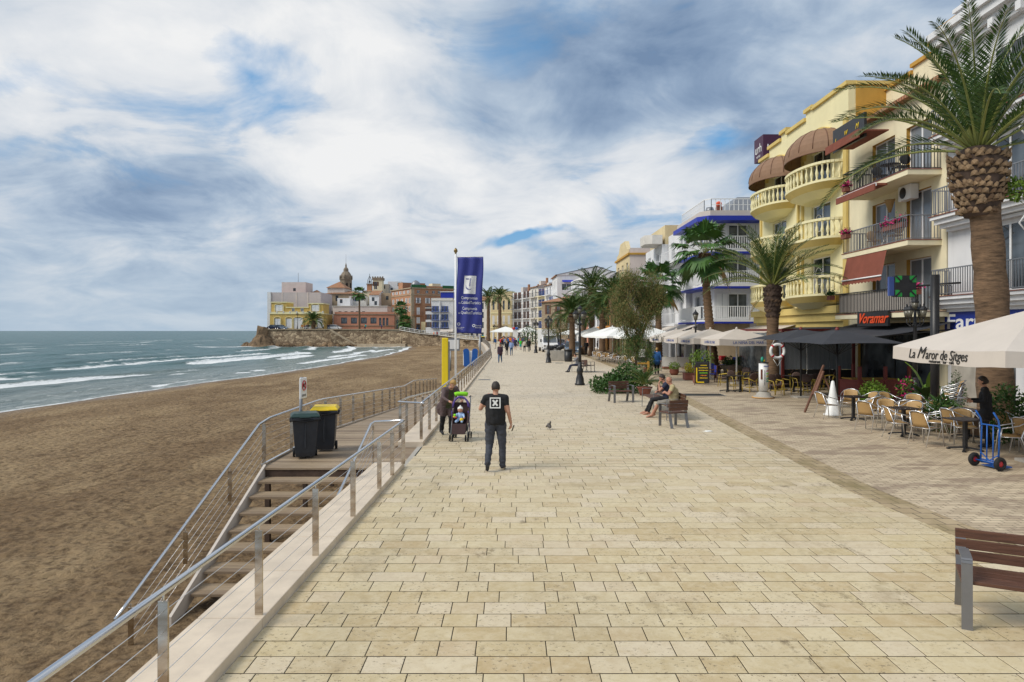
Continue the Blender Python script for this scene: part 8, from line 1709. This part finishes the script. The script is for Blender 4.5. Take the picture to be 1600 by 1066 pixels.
# waitress
J = dict(pelvis=(0, 0, .94), chest=(0, .02, 1.28), neck=(0, .03, 1.44), head=(0, .07, 1.58), shL=(-.17, .02, 1.38), shR=(.17, .02, 1.38), elL=(-.22, .04, 1.12), wrL=(-.13, .27, 1.10), haL=(-.1, .37, 1.12), elR=(.22, .06, 1.12), wrR=(.12, .30, 1.13), haR=(.08, .40, 1.16),
         hipL=(-.08, 0, .90), hipR=(.08, 0, .90), knL=(-.09, .04, .49), anL=(-.10, -.03, .085), toeL=(-.1, .14, .04), knR=(.09, .0, .49), anR=(.1, -.1, .085), toeR=(.11, .07, .04), look=(.25, 1, .0))
person('waitress dressed in black clearing a table, seen from the side', (11.35, 16.35, 0), R(62), J, dict(top='tee_black', bot='trouser_black', shoe='shoe'), 1.76, 1.0, .014, hair='hair_dark', sleeve='long', coat=.25, hair_len=.03)
t = thing('tray', 'pale plate held by the waitress', 'plate', (10.93, 16.55, 1.16)); q = MB(); q.lathe([(.02, 0), (.09, .0), (.13, .02)], 'white_plastic', 18); q.build('plate', t)
# walkers
JW = dict(pelvis=(0, 0, .95), chest=(0, .01, 1.30), neck=(0, .02, 1.47), head=(0, .05, 1.62), shL=(-.18, .01, 1.41), shR=(.18, .01, 1.41), elL=(-.25, .06, 1.14), wrL=(-.24, .2, .92), haL=(-.24, .24, .84), elR=(.25, -.08, 1.14), wrR=(.26, -.06, .90), haR=(.26, -.04, .82), hipL=(-.09, 0, .9), hipR=(.09, 0, .9), knL=(-.09, -.06, .49), anL=(-.09, -.30, .14), toeL=(-.09, -.16, .04), knR=(.09, .16, .50), anR=(.09, .20, .085), toeR=(.09, .37, .04))
JS = dict(JW); JS.update(knL=(-.09, .02, .49), anL=(-.10, -.02, .085), toeL=(-.11, .14, .04), knR=(.09, .03, .49), anR=(.1, .03, .085), toeR=(.12, .19, .04), elR=(.24, .0, 1.13), wrR=(.25, .08, .9), haR=(.25, .1, .82))
def P_(label, px, py, rz, J, top, bot, H=1.7, sleeve='long', hair='hair_dark', shorts=False, coat=0, grp='people walking on the promenade', fat=1.05, voxel=.03, hl=0, z=0.0):
    Y = (EYE - z) * F / (py - 517); return person(label, (gx(px, Y), Y, z), rz, J, dict(top=top, bot=bot, shoe='shoe'), H, fat, voxel, hair=hair, hands=False, group=grp, sleeve=sleeve, shorts=shorts, coat=coat, face=False, hair_len=hl)
P_('woman in a blue sweater walking away beside the brown pots', 1026.5, 585, R(-10), JW, 'sweater_blue', 'trouser_black', 1.72, coat=.22, grp=None, fat=1.25, voxel=.022, hair='hair_blond', hl=.02)
P_('person in a dark plum coat and jeans walking towards the camera', 781.5, 567, R(170), JW, 'coat_plum', 'jeans_blue', 1.68, coat=.2, fat=1.3)
P_('woman in black beside the man in a sky blue shirt', 792, 555.5, R(180), JS, 'trouser_black', 'trouser_black', 1.66, coat=.2, hair='hair_blond'); P_('man in a sky blue shirt and jeans walking in', 799, 556, R(180), JW, 'shirt_sky', 'jeans_blue', 1.76, hair='hair_grey')
P_('woman in navy dress in the middle of the crowd', 805.5, 546.5, R(180), JS, 'navy', 'skin', 1.75, coat=.3); P_('child in a lime top and teal shorts', 813.5, 547, R(180), JW, 'green_top', 'teal', 1.6, 'short', shorts=True); P_('person in pale top and dark trousers beside the lime child', 819.5, 550, R(0), JS, 'cream_top', 'trouser_black', 1.6); P_('broad man in black walking beside the third lamp', 826.5, 550, R(180), JW, 'trouser_black', 'trouser_black', 1.78)
person('person in grey sitting on the bench by the first lamp', (4.45, 46.3, -.03), R(95), seat_joints(False), dict(top='grey_top', bot='navy', shoe='shoe'), 1.7, 1.1, .03, hands=False, face=False, sleeve='long', hair='hair_dark')
P_('waiter in black with a yellow bag near the far parasols', 916, 556, R(0), JS, 'trouser_black', 'trouser_black', 1.75, grp=None); P_('seated-height guest in navy at the far terrace table', 942, 548, R(90), JS, 'navy', 'trouser_black', 1.35, grp='guests of the far terrace'); P_('guest in dark clothes near the blue table of the far terrace', 933, 547, R(-90), JS, 'grey_top', 'trouser_black', 1.35, grp='guests of the far terrace')
P_('guest with pink top at the far terrace', 957, 549, R(180), JS, 'cream_top', 'navy', 1.35, grp='guests of the far terrace'); P_('man in teal jacket leaning at the far railing', 774.5, 545, R(60), JS, 'sweater_blue', 'cream_top', 1.8, grp='people at the far end of the promenade')
cl = [('orange_top', 'navy', 'orange jacket'), ('red_top', 'navy', 'red top'), ('grey_top', 'jeans_blue', 'grey top'), ('cardigan', 'trouser_black', 'brown jacket'), ('white_cloth', 'navy', 'white top'), ('navy', 'jeans_blue', 'navy jacket'), ('purple', 'trouser_black', 'purple jacket'), ('teal', 'navy', 'teal top'), ('cream_top', 'jeans_blue', 'cream jumper'), ('sweater_blue', 'trouser_black', 'blue jumper'), ('trouser_black', 'trouser_black', 'black coat')]
cr_ = random.Random(77)
proto_w, _, _ = person('person with an orange jacket in the distant crowd', (gx(796, 128), 128, 0), R(170), JW, dict(top='orange_top', bot='navy', shoe='shoe'), 1.7, 1.1, .035, hands=False, face=False, sleeve='long', group='distant crowd on the promenade'); proto_s, _, _ = person('person with a red top in the distant crowd', (gx(789, 131), 131, 0), R(30), JS, dict(top='red_top', bot='navy', shoe='shoe'), 1.68, 1.1, .035, hands=False, face=False, sleeve='long', group='distant crowd on the promenade')
def crowd(label, px, Y, i, grp, z=0.0):
    pr = proto_w if i % 2 else proto_s; r_ = dup(pr, label, (gx(px, Y), Y, z), R(cr_.uniform(0, 360)), grp, cr_.uniform(.92, 1.03))
    for c in r_.children:
        if c.name.startswith('body'):
            for si, m_ in ((1, cl[i % len(cl)][0]), (2, cl[i % len(cl)][1])): c.material_slots[si].link = 'OBJECT'; c.material_slots[si].material = MT[m_]
for i in range(2, 44): crowd('person with a %s in the distant crowd' % cl[i % len(cl)][2], cr_.uniform(782, 822), cr_.uniform(112, 150), i, 'distant crowd on the promenade')
for i in range(10): crowd('person with a %s beside the stone house' % cl[i % len(cl)][2], cr_.uniform(872, 898), cr_.uniform(88, 112), i, 'people near the stone house')
for i in range(12): crowd('tiny person with a %s on the headland' % cl[i % len(cl)][2], [472, 475, 478, 481, 505, 514, 596, 571, 645, 652, 512, 569][i], 203.5, i, 'people on the headland', HZ if i != 8 and i != 9 else 2.3)
for i in range(9): crowd('tiny person with a %s by the end wall of the beach' % cl[i % len(cl)][2], [678, 683, 699, 703, 728, 740, 747, 755, 760][i], 197 + i * .2, i, 'people by the end wall', .95 if i < 4 else .1)
# event banner
t = thing('event_banner', 'tall white banner with a red and blue balloon top among the crowd', 'banner', (gx(805, 122), 122, 0)); q = MB(); q.box(-.42, .42, -.03, .03, .5, 3.0, 'white_plastic'); q.build('banner', t); q = MB(); q.ell((-.25, 0, 3.2), (.3, .25, .25), 'red_plastic', 10, 8); q.ell((.25, 0, 3.2), (.3, .25, .25), 'hand_truck_blue', 10, 8); q.build('balloon', t); q = MB(); q.box(-.45, .45, -.2, .2, 0, .5, 'grey_metal'); q.build('base', t)
# pigeon
t = thing('pigeon', 'small dark pigeon standing on the paving', 'bird', (1.04, 19.4, 0), R(200)); q = MB(); X = Matrix.Rotation(R(-25), 4, 'X'); q.ell((0, 0, .12), (.055, .11, .06), 'pigeon', 12, 8, X); q.ell((0, .13, .22), (.026, .032, .028), 'pigeon', 10, 8); q.tube([(0, .07, .15), (0, .12, .2)], [.04, .024], 'pigeon', 8); q.tube([(0, -.06, .1), (0, -.19, .04)], [.04, .02], 'pigeon', 8, flat=.5); q.tube([(0, .155, .22), (0, .185, .212)], [.008, .002], 'pigeon', 6)
for s_ in (-1, 1): q.tube([(s_ * .025, 0, .08), (s_ * .025, .0, .005)], .005, 'pigeon', 5); q.tube([(s_ * .025, -.01, .006), (s_ * .025, .04, .005)], .006, 'pigeon', 5)
me = bake(q, .006, smooth=1); me.materials.append(MT['pigeon']); put('body', me, t)
